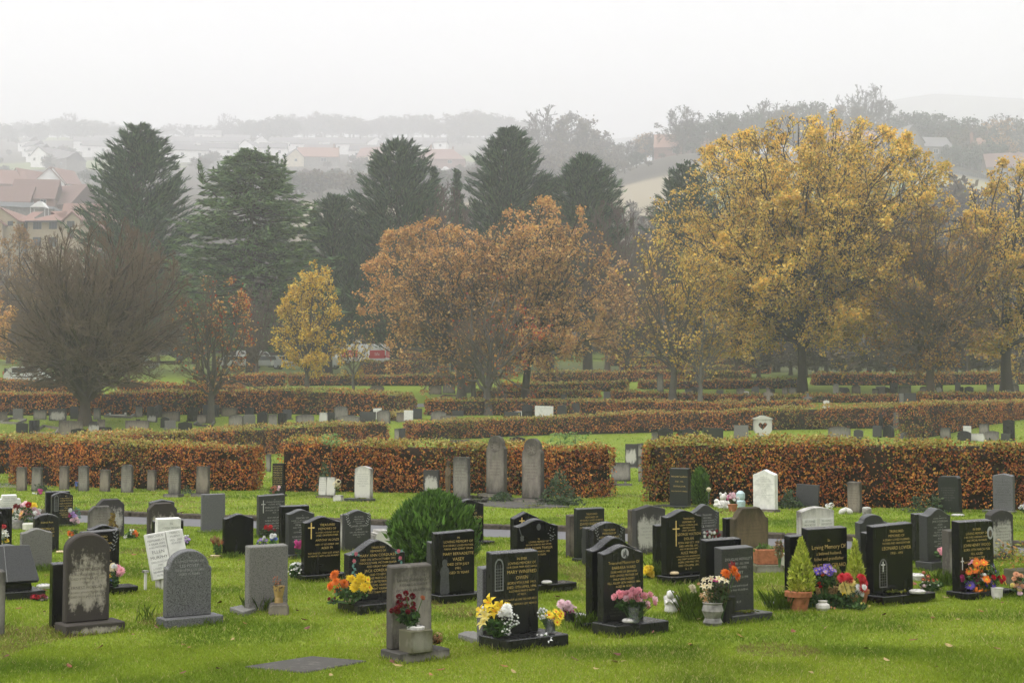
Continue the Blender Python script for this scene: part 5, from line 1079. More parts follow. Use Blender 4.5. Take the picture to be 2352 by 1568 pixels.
tree('thin grey trunk with a small bare crown behind the red leaved tree', 1088, 917, 1030, 1140, 720, 880, 'fan', 12, 'young_tree', n1=8, n2=7, n3=6, n4=4, leaves=300, leaf=.18, pal=ORA, seed=16, bk='bark_grey')
tree('open brown tree with thin gold leaves left of the big yellow tree', 1545, 922, 1372, 1722, 510, 880, 'mound', 17, 'autumn_tree', n1=14, n2=9, n3=7, n4=5, leaves=5200, leaf=.19, pal=GOLD, seed=17, bk='bark_grey', tk='twig_brown', leafw=lambda q: .15+np.clip(q[:, 0]+.1, 0, 1)*1.2)
tree('thin pale stemmed tree with bare rising branches, right of the open brown tree', 1608, 926, 1545, 1700, 660, 900, 'vase', 11, 'young_tree', n1=9, n2=7, n3=6, n4=4, leaves=250, leaf=.16, pal=GOLD, seed=19, bk='bark_pale', tk='bark_pale', twig_r=.01)
tree('huge golden yellow tree with dark limbs on the right', 1843, 903, 1490, 2240, 268, 872, 'oak', 21, 'yellow_tree', n1=70, n2=9, n3=7, n4=5, leaves=150000, leaf=.19, pal=GOLD, seed=21, bk='bark_dark', tk='bark_dark', twig_r=.016, spread=.5, wisp=.05, fill=1.)
tree('bare brown tree with rising limbs right of the huge yellow tree', 2140, 926, 1968, 2338, 465, 905, 'oak', 21, 'bare_tree', n1=28, n2=10, n3=8, n4=6, leaves=9000, leaf=.16, pal=[(.46,.29,.07), (.40,.19,.05), (.46,.27,.06), (.3,.13,.04)], seed=23, tk='twig_brown', bk='bark_brown', spread=.42, dense4=1.1)
tree('yellow tree with thick trunk cut off by the right edge', 2312, 904, 2185, 2520, 370, 875, 'oak', 26, 'yellow_tree', n1=20, n2=9, n3=7, n4=5, leaves=30000, leaf=.2, pal=GOLD, seed=25, bk='bark_dark', tk='bark_dark', twig_r=.016)
tree('orange tree cut off by the left edge below the flats', -48, 905, -170, 46, 660, 885, 'dome', 18, 'autumn_tree', Y=118, n1=12, n2=8, n3=6, n4=4, leaves=7000, leaf=.24, pal=ORA+[(.46,.26,.05)], seed=27)
tree('pale russet tree in front of the flats at the far left', 22, 800, -60, 105, 518, 770, 'dome', 12, 'autumn_tree', Y=172, n1=14, n2=8, n3=7, n4=5, leaves=7000, leaf=.3, pal=TAN, seed=29, tk='twig_purple')
tree('grey bare tree between the yellow tree and the cedar', 880, 830, 750, 1000, 510, 800, 'dome', 14, 'bare_tree', Y=180, n1=18, n2=9, n3=8, n4=6, seed=31, tk='twig_purple', bk='bark_brown', twig_r=.016, up=.1)
tree('purple grey bare tree behind the rusty pointed tree', 1395, 830, 1270, 1520, 462, 800, 'vase', 13, 'bare_tree', Y=142, n1=18, n2=9, n3=8, n4=6, seed=33, tk='twig_purple', twig_r=.018, up=.12)
tree('purple bare tree between the two middle cypresses', 1026, 800, 965, 1085, 412, 760, 'vase', 10, 'bare_tree', Y=143, n1=14, n2=9, n3=8, n4=5, seed=35, tk='twig_purple', twig_r=.018, up=.14)
tree('bare dark tree rising behind the open brown tree', 1478, 840, 1420, 1560, 470, 800, 'vase', 9, 'bare_tree', Y=136, n1=10, n2=8, n3=7, n4=4, seed=37, tk='twig_brown', bk='bark_grey', up=.1)
tree('hazy bare tree behind the left field bare tree', 60, 850, -40, 200, 600, 830, 'dome', 12, 'bare_tree', Y=140, n1=14, n2=8, n3=7, n4=5, seed=39, tk='twig_purple', twig_r=.016)
tree('low dusky bare tree behind the red berried tree', 590, 850, 520, 680, 640, 830, 'dome', 9, 'bare_tree', Y=128, n1=12, n2=8, n3=7, n4=5, seed=41, tk='twig_purple', twig_r=.016)
tree('low golden tree in the dusk under the huge yellow tree', 1690, 850, 1580, 1800, 620, 850, 'dome', 10, 'autumn_tree', Y=134, n1=12, n2=8, n3=7, n4=4, leaves=5000, leaf=.28, pal=GOLD, seed=43)
tree('brown tree behind the bare brown tree on the right', 2225, 860, 2080, 2300, 560, 850, 'dome', 11, 'autumn_tree', Y=132, n1=12, n2=8, n3=7, n4=5, leaves=5000, leaf=.28, pal=GOLD+ORA, seed=45, tk='twig_purple')
tree('russet tree behind the hedges between the rusty and the brown tree', 1440, 850, 1330, 1560, 600, 848, 'dome', 10, 'autumn_tree', Y=131, n1=12, n2=8, n3=7, n4=5, leaves=6000, leaf=.27, pal=ORA+TAN, seed=47)
tree('low russet tree behind the vans', 900, 830, 800, 1010, 640, 820, 'dome', 10, 'autumn_tree', Y=176, n1=12, n2=8, n3=7, n4=4, leaves=5200, leaf=.3, pal=ORA+TAN, seed=49)
# conifers
DKG = [(.036,.082,.040), (.055,.112,.05), (.018,.045,.023), (.085,.145,.062)]
CED = [(.07,.135,.045), (.105,.18,.06), (.038,.078,.03), (.14,.21,.075)]
def conifer(label, x, Y, xl, xr, yt, yb, prof, nb=430, ns=34, rise=.5, droop=0., ln=1.0, wd=.15, pal=DKG, spikes=(), seed=1, name='cypress_tree', group='dark conifers behind the graves', lean=0.):
    global nrs
    keep = nrs; nrs = np.random.RandomState(seed); r = nrs; nb = int(nb*.8); ns = int(ns*1.6)
    P = atY(x, Y); k = Y/F; H = zpix(x, yt, Y)-P.z; zb = zpix(x, yb, Y)-P.z; W = (xr-xl)/2*k; cx = ((xl+xr)/2-x)*k
    px, pz = zip(*PROF[prof]); root = empty(name, P, 0, label, 'conifer', group)
    V, Q = cat_tubes([tubes(np.array([[[0, 0, -.2], [0, 0, zb], [cx*.6, 0, (H+zb)/2], [cx, 0, H*.985]]]), np.array([[.55, .42, .25, .03]]), 9)])
    g = np.arange(nb)+.5; zf = 1-(1-g/nb)**1.0; zf = np.clip(zf+r.randn(nb)*.02, 0, 1); az = g*2.39996+r.randn(nb)*.3
    Rr = np.interp(zf, px, pz)*W*(.72+.36*r.rand(nb))*1.06*(1+.10*np.sin(az*3+zf*9)+.22*(vnoise(np.stack([az*1.1+seed, zf*7], 1), seed, 1.)-.5)+np.where(r.rand(nb) < .16, .16, 0)); z = zb+zf*(H-zb); rise = rise*(.45+1.1*r.rand(nb))
    u = np.stack([np.cos(az), np.sin(az), 0*az], 1); s0 = np.stack([cx*zf, 0*zf, z-Rr*rise], 1); s1 = s0+u*Rr[:, None]+np.array([0, 0, 1])*(Rr*(rise-droop))[:, None]
    tw = tubes(np.stack([s0, s0*.5+s1*.5-np.array([0, 0, 1])*(Rr*.06)[:, None], s1], 1), np.stack([.02+Rr*.012, .015+Rr*.006, .01+0*Rr], 1), 4)
    w = cat_tubes([(V, Q), tw]); link('trunk', idx_mesh('trunk', w[0], w[1], [MATS['bark_dark']]), root)
    ib = np.repeat(np.arange(nb), ns); n = len(ib); t = .25+.78*r.rand(n)**.75; d = nrm(s1-s0)[ib]
    lat = nrm(np.cross(d, np.array([0, 0, 1.]))); fan = (r.rand(n)-.5)*2
    p = s0[ib]+(s1-s0)[ib]*t[:, None]+lat*(fan*(1.05-t)*Rr[ib]*.33)[:, None]+r.randn(n, 3)*np.array([.16, .16, .08]); p[:, 2] += -.06*Rr[ib]*4*t*(1-t)
    dr = nrm(d+lat*(fan*.75)[:, None]+r.randn(n, 3)*.27+np.array([0, 0, .22-droop*1.6])); side = nrm(np.cross(dr, r.randn(n, 3)*.6+np.array([0, 0, 1.])))
    L = ln*(.45+.8*r.rand(n))*np.clip(.5+Rr[ib]/W, .5, 1.1); w2 = wd*(.5+r.rand(n)); A = p-dr*(L*.3)[:, None]; B = p+dr*(L*.7)[:, None]; Mi = p+dr*(L*.05)[:, None]-np.array([0, 0, .05])
    lq = np.stack([A, Mi+side*w2[:, None]*.5, B, Mi-side*w2[:, None]*.5], 1); c = pick(pal, n, .3)
    Ls = [lq]; Cs = [c]
    for sx, sy in spikes:            # leaders breaking the outline
        hx = (sx-x)*k; hz = zpix(sx, sy, Y)-P.z; m = 150; q = r.rand(m)**.8; a = r.rand(m)*6.28; hgt = 2.6
        p = np.stack([hx*(1-.1*q)+cx*.1*q, r.randn(m)*.1, hz-q*hgt], 1); dd = nrm(np.stack([np.cos(a), np.sin(a), .75+0*a], 1)); L = (.18+.75*q)*(.6+.6*r.rand(m)); sd = nrm(np.cross(dd, r.randn(m, 3)))
        w2 = wd*.55*(.5+r.rand(m)); B = p+dd*L[:, None]; Mi = p+dd*(L*.45)[:, None]; Ls.append(np.stack([p, Mi+sd*w2[:, None]*.5, B, Mi-sd*w2[:, None]*.5], 1)); Cs.append(pick(pal, m, .3))
        w_t = tubes(np.array([[[cx*.4+hx*.6, 0, hz-hgt*1.6], [hx, 0, hz-hgt*.5], [hx, 0, hz]]]), np.array([[.09, .05, .015]]), 5); link('leader', idx_mesh('leader', w_t[0], w_t[1], [MATS['bark_dark']]), root)
    lq = np.concatenate(Ls); c = np.concatenate(Cs)
    link('foliage', np_mesh('foliage', lq.reshape(-1, 3), 4, [MATS['needle']], c), root); nrs = keep
    return root
conifer('tall dark cypress left of the cedar, leftmost conifer', 315, 150, 184, 442, 290, 760, 'broad', nb=560, ns=40, spikes=((318, 296), (345, 306), (300, 318), (338, 312)), seed=51)
conifer('broad green cedar with several tops and drooping shelves', 575, 140, 398, 748, 342, 780, 'broad', nb=520, ns=42, rise=.12, droop=.16, ln=1.0, wd=.20, pal=CED, spikes=((580, 338), (612, 336), (555, 352), (632, 350), (520, 362), (650, 352), (450, 366), (495, 372)), seed=53, name='cedar_tree')
conifer('dark cypress with a lone thin top, middle of the conifers', 905, 150, 778, 1050, 326, 760, 'broad', nb=560, ns=40, rise=.5, spikes=((922, 309), (950, 340), (880, 345), (972, 352), (850, 368)), seed=55)
conifer('low dark cypress between the cedar and the lone topped cypress', 752, 148, 680, 858, 448, 780, 'broad', nb=330, ns=34, spikes=((720, 456), (748, 462)), seed=57)
conifer('pyramid shaped cypress with a thin spike at its left top', 1170, 152, 1050, 1285, 298, 760, 'broad', nb=560, ns=40, spikes=((1121, 318), (1168, 306), (1188, 304), (1150, 312)), seed=59)
conifer('low dark conifer joining the two right hand cypresses', 1262, 153, 1185, 1335, 406, 740, 'broad', nb=300, ns=34, spikes=((1268, 412),), seed=61)
conifer('rightmost cypress, shorter with wide ragged arms', 1350, 150, 1244, 1446, 358, 700, 'broad', nb=460, ns=38, rise=.45, spikes=((1358, 353), (1325, 374), (1392, 376)), seed=63)
conifer('small dark conifer standing just left of the purple bare tree', 995, 156, 975, 1015, 386, 640, 'cone', nb=150, ns=26, ln=.6, seed=65, spikes=((996, 386),))
conifer('small dark conifer just right of the purple bare tree', 1046, 156, 1025, 1072, 392, 640, 'cone', nb=150, ns=26, ln=.6, seed=67, spikes=((1047, 392),))
conifer('dark pine with tufted crown left of the huge yellow tree', 1575, 150, 1490, 1670, 374, 700, 'broad', nb=300, ns=36, rise=.5, ln=.7, wd=.16, seed=69, spikes=((1540, 392), (1600, 380), (1622, 384)), name='pine_tree')
conifer('dark fir deep in shade behind the vans', 880, 182, 846, 920, 752, 858, 'broad', nb=120, ns=26, seed=71, name='fir_tree')
# rounded evergreens close by
def thuja(label, x, yb, xl, xr, yt, prof, n, pal, blade, name, cat, gold=False, group=None, root=None, zb=0.):
    global nrs
    keep = nrs; nrs = np.random.RandomState(int(x)); r = nrs
    P = at(x, yb); k = P.y/F; H = zpix(x, yt, P.y)-P.z; W = (xr-xl)/2*k
    px, pz = zip(*prof); o = empty(name, P, 0, label, cat, group)
    zf = r.rand(n); az = r.rand(n)*2*PI; lump = vnoise(np.stack([az*2.2, zf*6], 1), 61, 1.3); lump2 = vnoise(np.stack([az*7, zf*15], 1), 62, 1.)
    q = r.rand(n)**.25; Rr = np.interp(zf, px, pz)*W*(.74+.22*lump+.16*lump2)*q; z = zb+zf*(H-zb)*(.93+.1*lump2)
    p = np.stack([Rr*np.cos(az), Rr*np.sin(az), z], 1); out = np.stack([np.cos(az), np.sin(az), 0*az], 1)
    d = nrm(out*(.75-.35*zf)[:, None]+np.array([0, 0, 1.])*(.55+.8*zf)[:, None]+r.randn(n, 3)*.32); sd = nrm(np.cross(d, out+r.randn(n, 3)*.5)); L = blade*(.5+r.rand(n)); w2 = L*.30
    lq = np.stack([p-d*(L*.4)[:, None], p+sd*(w2/2)[:, None], p+d*(L*.6)[:, None], p-sd*(w2/2)[:, None]], 1)
    c = pick(pal, n, .25)*(.75+.5*lump2)[:, None]
    V, Q = tubes(np.array([[[0, 0, -.03], [0, 0, zb+(H-zb)*.5], [0, 0, H*.93]]]), np.array([[.05, .03, .006]])*min(1, W/.4), 7)
    link('stem', idx_mesh('stem', V, Q, [MATS['bark_brown']]), o)
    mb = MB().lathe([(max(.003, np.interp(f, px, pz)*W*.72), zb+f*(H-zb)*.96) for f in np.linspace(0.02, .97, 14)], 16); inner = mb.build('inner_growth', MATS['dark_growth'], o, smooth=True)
    link('foliage', np_mesh('foliage', lq.reshape(-1, 3), 4, [MATS['needle']], c), o); nrs = keep
    return o
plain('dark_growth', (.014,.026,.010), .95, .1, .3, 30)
BUSH = [(.06,.125,.02), (.08,.165,.026), (.036,.08,.015), (.11,.20,.035)]
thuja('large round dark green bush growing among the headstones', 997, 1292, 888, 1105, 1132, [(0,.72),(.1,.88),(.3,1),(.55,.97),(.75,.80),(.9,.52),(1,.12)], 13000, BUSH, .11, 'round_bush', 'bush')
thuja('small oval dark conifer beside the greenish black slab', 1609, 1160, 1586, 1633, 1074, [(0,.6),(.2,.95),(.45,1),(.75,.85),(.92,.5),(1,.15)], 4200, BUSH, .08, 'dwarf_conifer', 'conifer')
# ivy and scrub along the hedges
IVY = [(.035,.065,.025), (.05,.085,.03), (.025,.045,.02), (.075,.10,.04)]
def scrub(label, x, yb, xl, xr, yt, n, leaf, pal=IVY, name='ivy_clump', cat='ivy', depth=.5, dy=0.):
    P = at(x, yb); P = Vector((P.x, P.y+dy, P.z)); k = P.y/F; H = zpix(x, yt, P.y)-P.z; W = (xr-xl)/2*k; ox = ((xl+xr)/2-x)*k
    a = nrs.randn(n, 3)*np.array([.45, .45, .3]); a[:, 2] = np.abs(a[:, 2])
    bump = .55+.45*vnoise(a[:, :2]*4+x, 7, 1.); p = np.stack([ox+a[:, 0]*W*1.1, a[:, 1]*depth, nrs.rand(n)*H*bump*np.clip(1.1-np.abs(a[:, 0]), .2, 1)], 1)
    o = link(name, np_mesh(name, leaf_quads(p, np.tile([0, -.4, .7], (n, 1)), leaf, .7).reshape(-1, 3), 4, [MATS['leaf']], pick(pal, n, .4)), None, P); return tag(o, label, cat, 'ivy and scrub by the hedges')
for lab, x, yb, xl, xr, yt, n, lf in (('ivy round the foot of the left tall monument', 1165, 1152, 1120, 1185, 1122, 420, .07), ('ivy climbing the hedge right of the right tall monument', 1275, 1156, 1240, 1330, 1060, 900, .07), ('low ivy at the right foot of the right tall monument', 1292, 1160, 1252, 1330, 1132, 520, .07), ('grey green bush growing in the middle hedge behind the two page tablet', 748, 1135, 728, 765, 1042, 420, .08), ('ivy in the right hedge beside the white gabled stone', 1815, 1166, 1788, 1835, 1110, 420, .07), ('dark ivy at the left of the corner ornamented stone', 2185, 1176, 2140, 2160, 1120, 260, .07), ('greenery at the foot of the second old stone on the left', 92, 1128, 78, 112, 1106, 160, .07), ('leafy scrub by the rightmost old stone of the left row', 430, 1134, 412, 446, 1112, 140, .06), ('dark scrub between the pale panelled stone and the statue', 1005, 1146, 985, 1030, 1120, 240, .06), ('ivy on the right hedge before its dark shaded stretch', 2100, 1176, 2080, 2150, 1120, 260, .06)):
    scrub(lab, x, yb, xl, xr, yt, n, lf)
for lab, x, Y, y0, y1 in (('bright green elder shoot above the middle hedge', 1285, 36.5, 1016, 994), ('second green elder shoot above the middle hedge near its end', 1320, 36.2, 1016, 992), ('pale leafed sapling above the middle hedge left part', 760, 37.2, 1012, 996)):
    P = atY(x, Y); z0, z1 = zpix(x, y0, Y)-P.z, zpix(x, y1, Y)-P.z; n = 110; p = np.stack([nrs.randn(n)*.16, nrs.randn(n)*.16, z0-.1+nrs.rand(n)*(z1-z0+.1)], 1)
    r = empty('elder_shoot', P, 0, lab, 'shoot'); link('leaves', np_mesh('leaves', leaf_quads(p, np.tile([0, -.3, .8], (n, 1)), .10, .6, .45).reshape(-1, 3), 4, [MATS['leaf']], pick([(.14,.24,.06), (.20,.30,.09), (.10,.18,.05)], n)), r)
    V, Q = tubes(np.array([[[0, 0, .4], [.02, 0, z0], [0, 0, z1]]]), np.array([[.012, .01, .004]]), 5); link('stem', idx_mesh('stem', V, Q, [MATS['bark_grey']]), r)
# ------------------------------------------------------------------ flowers, vases, pots and ornaments
PC = {'orange': (.80,.20,.02), 'yellow': (.82,.60,.03), 'paleyellow': (.80,.68,.22), 'white': (.80,.80,.77), 'cream': (.70,.62,.42), 'pink': (.82,.40,.46), 'palepink': (.84,.60,.65), 'magenta': (.50,.05,.22), 'red': (.52,.02,.03), 'darkred': (.20,.015,.025), 'purple': (.17,.10,.50), 'lilac': (.45,.30,.60), 'peach': (.80,.42,.24), 'blue': (.14,.20,.55), 'tan': (.42,.26,.13), 'russet': (.40,.14,.07)}
for k, c in PC.items():
    t = NT('petal_'+k); oi = t.n('ShaderNodeObjectInfo'); hv = t.n('ShaderNodeHueSaturation'); hv.inputs['Color'].default_value = (*c, 1)
    mr = t.n('ShaderNodeMapRange'); mr.inputs[3].default_value = .72; mr.inputs[4].default_value = 1.08; t.l(oi.outputs['Random'], mr.inputs[0]); t.l(mr.outputs[0], hv.inputs['Value'])
    t.l(hv.outputs[0], t.b.inputs['Base Color']); t.set(**{'Roughness': .55, 'Specular IOR Level': .25})
    tr = t.n('ShaderNodeBsdfTranslucent'); t.l(hv.outputs[0], tr.inputs[0]); mx = t.n('ShaderNodeMixShader'); mx.inputs[0].default_value = .3
    t.l(t.b.outputs[0], mx.inputs[1]); t.l(tr.outputs[0], mx.inputs[2]); t.l(mx.outputs[0], t.t.nodes['Material Output'].inputs[0])
plain('terracotta', (.34,.13,.06), .8, .2, .2, 18); plain('glazed_white', (.62,.60,.54), .4, .4, .15, 10); plain('pot_grey', (.24,.23,.21), .6, .3, .3, 14); plain('dark_pot', (.02,.02,.02), .5, .3, .3, 20)
plain('lid_white', (.50,.485,.45), .4, .4, .2, 30); plain('lid_gold', (.60,.47,.28), .4, .4, .2, 30); plain('hole_dark', (.02,.02,.02), .9); plain('wicker', (.36,.23,.09), .8, .2, .4, 60); plain('amber_glass', (.36,.24,.09), .15, .5, .2, 12); plain('stem_green', (.06,.12,.03), .7); plain('statue_white', (.62,.60,.56), .8, .2, .15, 30); plain('pale_blue_plastic', (.45,.58,.60), .3, .5, .1)
plain('moss', (.10,.13,.03), .95, .1, .4, 40)
t = NT('clear_glass'); t.base((.85,.9,.88)); t.set(**{'Roughness': .04, 'Transmission Weight': .9, 'IOR': 1.3})
BLOOM = {}
def bloom_mesh(kind, colr, mid='yellow'):
    key = (kind, colr)
    if key in BLOOM: return BLOOM[key]
    r = random.Random(len(BLOOM)+3); mb = MB()
    def petal(az, r0, r1, w, z0, z1, bend=0., mi=0):
        ca, sa = math.cos(az), math.sin(az); rm = (r0+r1)/2; zm = (z0+z1)/2+bend
        pts = [(r0, -w*.25, z0), (rm, -w*.5, zm), (r1, 0, z1), (rm, w*.5, zm), (r0, w*.25, z0)]
        v = [(p[0]*ca-p[1]*sa, p[0]*sa+p[1]*ca, p[2]) for p in pts]; mb.add(v, [(0, 1, 3, 4), (1, 2, 3)], mi)
    if kind == 'daisy':
        for k in range(15): petal(2*PI*k/15+r.uniform(-.08, .08), .06, .5*r.uniform(.88, 1.05), .17, .02, .10*r.uniform(-.2, 1.6), .04)
        mb.lathe([(.13, .0), (.12, .06), (.06, .10), (.0, .11)], 8, mi=1)
    elif kind == 'mum':
        for j, (n, R1, z0, z1) in enumerate(((15, .5, .05, .06), (14, .46, .1, .2), (11, .36, .16, .31), (8, .22, .2, .38), (4, .1, .25, .42))):
            for k in range(n): petal(2*PI*(k+.5*j)/n+r.uniform(-.15, .15), .04, R1*r.uniform(.88, 1.06), .19-.02*j, z0, z1*r.uniform(.85, 1.15), .04)
    elif kind == 'rose':
        for j, (n, R1, z0, z1, w) in enumerate(((5, .48, .0, .22, .55), (5, .40, .0, .36, .5), (5, .27, .05, .42, .4), (4, .14, .1, .44, .28))):
            for k in range(n): petal(2*PI*(k+.5*j)/n+r.uniform(-.15, .15), R1*.35, R1, w, z0, z1*r.uniform(.9, 1.1), -.10+.02*j)
    elif kind == 'lily':
        for k in range(6):
            az = 2*PI*k/6+r.uniform(-.1, .1); L = r.uniform(.42, .56); petal(az, .03, L, .24 if k % 2 else .18, 0, .16*r.uniform(-.6, 1.1), .13)
        for k in range(4): petal(1.57*k, 0, .12, .03, .05, .3, 0, 1)
    elif kind == 'tulip':
        for k in range(6): petal(2*PI*k/6, .05 if k % 2 else .12, .22 if k % 2 else .30, .42, -.1, .62*r.uniform(.9, 1.1), .02)
        mb.lathe([(.05, -.15), (.26, 0), (.30, .25), (.20, .5)], 8, cap=False)
    elif kind == 'puff':
        mb.lathe([(.0, -.4), (.3, -.28), (.45, 0), (.33, .25), (.0, .4)], 7, cap=False)
    elif kind == 'hydr':
        for k in range(46):
            z = r.uniform(-.1, 1); a = r.random()*6.28; q = math.sqrt(max(0, 1-z*z)); c = Vector((q*math.cos(a), q*math.sin(a), z))*.42; n = c.normalized(); u = n.orthogonal().normalized()*.09; w = n.cross(u)
            mb.add([c+u, c+w, c-u, c-w], [(0, 1, 2, 3)])
    me = mesh_from('bloom', mb.v, mb.f, [MATS['petal_'+colr], MATS['petal_'+mid]], mb.m); BLOOM[key] = me; return me
def bouquet(label, x, yb, groups, leaf=(), stems=True, dz=0., Y=None, name='flower_bouquet', lcol=None, lsize=.055, depth=.5, cat='flowers', base_z=None):
    """groups: (kind, colour, count, size, cx, cy, rx, ry) measured in the photograph; leaf: (cx, cy, rx, ry, n)"""
    P = at(x, yb, dz) if Y is None else atY(x, Y, yb)
    if Y is not None: pass
    P = Vector((P.x, P.y, P.z+dz)) if base_z is None else Vector((P.x, P.y, base_z)); k = P.y/F
    r = empty(name, P, 0, label, cat); pos = []
    gx = sum(g[4]*g[2] for g in groups)/sum(g[2] for g in groups); gw = max(abs(g[4]-gx)+g[6] for g in groups)*k
    for kd, cl, n, sz, cx, cy, rx, ry in groups:
        pts = []
        for _ in range(n):
            best = None
            for _ in range(14):
                a = rnd.random()*2*PI; q = math.sqrt(rnd.random()); c = (cx+rx*q*math.cos(a), cy+ry*q*math.sin(a))
                m = min([math.hypot(c[0]-p[0], c[1]-p[1]) for p in pts] or [99])
                if best is None or m > best[0]: best = (m, c)
            pts.append(best[1])
        for q in pts:
            dd = rnd.uniform(-.5, .5)*gw*depth*2; Yq = P.y+dd; kx, kz = ray(*q)
            p = Vector((kx*Yq, Yq, CAMH+kz*Yq))-P; p.z = max(p.z, .02); s = sz*k*rnd.uniform(.85, 1.15)*(1 if kd not in ('mum', 'rose') else 1.)
            n_ = Vector(((q[0]-gx)*k*1.6+rnd.uniform(-.1, .1), -.22+dd*.5+rnd.uniform(-.08, .08), .16+rnd.uniform(-.04, .1))).normalized()
            if kd == 'tulip': n_ = Vector((n_.x*.5, n_.y*.3, 1)).normalized()
            o = link('bloom', bloom_mesh(kd, cl, {'white': 'yellow', 'yellow': 'orange', 'magenta': 'paleyellow'}.get(cl, 'yellow')), r, p, None, s); o.rotation_euler = (n_.to_track_quat('Z', 'Y') @ Matrix.Rotation(rnd.random()*6, 3, 'Z').to_quaternion()).to_euler(); pos.append(p)
    if stems and pos:
        mb = MB()
        for p in pos[::max(1, len(pos)//14)]:
            b = Vector((p.x*.15, p.y*.15, 0)); mb.tube([b, b.lerp(p, .55)+Vector((0, 0, p.z*.06)), p-Vector((0, 0, .01))], [.004, .0035, .003], 4)
        mb.build('stems', MATS['stem_green'], r)
    if leaf:
        V = []; C = []
        for cx, cy, rx, ry, n in leaf:
            a = nrs.rand(n)*2*PI; q = np.sqrt(nrs.rand(n)); lx, ly = cx+rx*q*np.cos(a), cy+ry*q*np.sin(a); Yq = P.y+(nrs.rand(n)-.4)*gw*depth*1.6
            p = np.array([[ray(u, v)[0]*w, w, CAMH+ray(u, v)[1]*w] for u, v, w in zip(lx, ly, Yq)])-np.array(P); p[:, 2] = np.maximum(p[:, 2], .012)
            V.append(leaf_quads(p, np.tile([0, -.5, .6], (n, 1)), lsize, .7, .5, .3)); C.append(pick(lcol or [(.035,.08,.02), (.055,.12,.03), (.025,.05,.015), (.08,.15,.04)], n, .3))
        link('leaves', np_mesh('leaves', np.concatenate(V).reshape(-1, 3), 4, [MATS['leaf']], np.concatenate(C)), r)
    return r
def vessel(label, x, yb, prof, mat, name='vase', cat='vase', dz=0., lid=None, group=None, n=16, sc_=1., Y=None, soil=False):
    P = at(x, yb, dz) if Y is None else atY(x, Y, yb); P = Vector((P.x, P.y, P.z+dz)); r = empty(name, P, 0, label, cat, group)
    MB().lathe([(a*sc_, b*sc_) for a, b in prof], n).build('body', MATS[mat], r, smooth=False)
    a, b = prof[-1]
    if lid:
        MB().lathe([(a*sc_*1.02, b*sc_), (a*sc_*1.02, b*sc_+.012), (a*sc_*.7, b*sc_+.026), (0.001, b*sc_+.03)], n).build('lid', MATS[lid], r)
        mb = MB()
        for k in range(7):
            q = a*sc_*.55 if k < 6 else 0; mb.lathe([(.008, 0), (.008, .0015)], 6, (q*math.cos(k*1.047), q*math.sin(k*1.047), b*sc_+(.0275 if k < 6 else .031)))
        mb.build('holes', MATS['hole_dark'], r)
    if soil: MB().lathe([(a*sc_*.9, b*sc_-.02), (.001, b*sc_-.015)], n, cap=False).build('soil', MATS['dark_growth'], r)
    return r
LID = [(.055, 0), (.06, .008)]
PB_ = .112
bouquet('orange and yellow chrysanthemums in front of the painted flower headstone', 806, 1385, [('mum','orange',5,27,775,1337,17,20), ('mum','yellow',5,29,817,1343,22,20), ('daisy','yellow',2,22,846,1338,9,12), ('rose','darkred',3,11,762,1377,9,5)], [(808,1362,38,16,160), (764,1384,10,9,40)], dz=.11)
vessel('gold vase lid under the orange and yellow chrysanthemums', 806, 1382, LID, 'lid_gold', 'pierced_vase', 'vase', dz=PB_, lid='lid_gold')
P = atY(957, fy('bramwell', 957, .17)); r = empty('vase_block', (P.x, P.y, P.z+.098), math.radians(36), 'square lichen covered stone vase at the foot of the pale weathered slab', 'vase')
MB().box(-.105, .105, -.10, .10, -.02, .165).build('block', MATS['concrete'], r, bevel=.008)
MB().lathe([(.075, .165), (.075, .182), (.05, .192), (.001, .196)], 16).build('lid', MATS['lid_white'], r); mb = MB()
for k in range(6): mb.lathe([(.010, 0), (.010, .002)], 6, (.045*math.cos(k*1.05), .045*math.sin(k*1.05), .192))
mb.build('holes', MATS['hole_dark'], r)
bouquet('dark red roses rising in front of the pale weathered slab', 948, 1446, [('rose','darkred',13,16,931,1384,24,22), ('rose','russet',1,16,968,1374,2,2), ('rose','darkred',3,15,908,1402,8,5)], [(938,1414,26,16,150), (945,1436,9,10,50)], base_z=.27, Y=fy('bramwell', 957, .17))
o = bouquet('brown mossy posy right of the square stone vase', 1001, 1478, [('hydr','tan',2,24,999,1464,8,5), ('hydr','russet',1,20,1006,1468,3,3)], [(1000,1468,13,10,120)], Y=fy('bramwell', 985, .14), dz=.09, stems=False, lcol=[(.10,.07,.02), (.07,.09,.02), (.04,.03,.015)], lsize=.035)
bouquet('yellow lilies with white blossoms on the charcoal plinth', 1140, 1462, [('lily','yellow',5,46,1130,1400,24,16), ('lily','paleyellow',2,38,1112,1418,10,12), ('mum','white',3,26,1160,1405,10,9), ('puff','white',26,6.5,1172,1424,22,18), ('puff','white',9,6.5,1163,1450,9,8), ('puff','white',4,8,1112,1400,6,8)], [(1136,1438,24,16,170)], dz=.12)
bouquet('yellow daisies with white blossom in a glass on the charcoal plinth', 1264, 1450, [('daisy','yellow',6,24,1276,1414,17,15), ('puff','white',18,6.5,1246,1408,11,13)], [(1262,1432,14,10,40)], dz=.12)
vessel('small glass at the right end of the charcoal plinth', 1264, 1450, [(.045, 0), (.04, .05), (.05, .11)], 'clear_glass', 'glass_vase', 'vase', dz=.122)
bouquet('pale pink and magenta flowers in a dark pot left of the medallion headstone', 1309, 1428, [('mum','palepink',4,24,1298,1391,14,8), ('daisy','magenta',2,20,1308,1407,6,5), ('puff','palepink',5,7,1318,1399,7,8)], [(1304,1412,14,9,60)])
vessel('dark pot holding the pale pink and magenta flowers', 1309, 1428, [(.05, -.02), (.055, .05), (.06, .09)], 'dark_pot', 'flower_pot', 'pot')
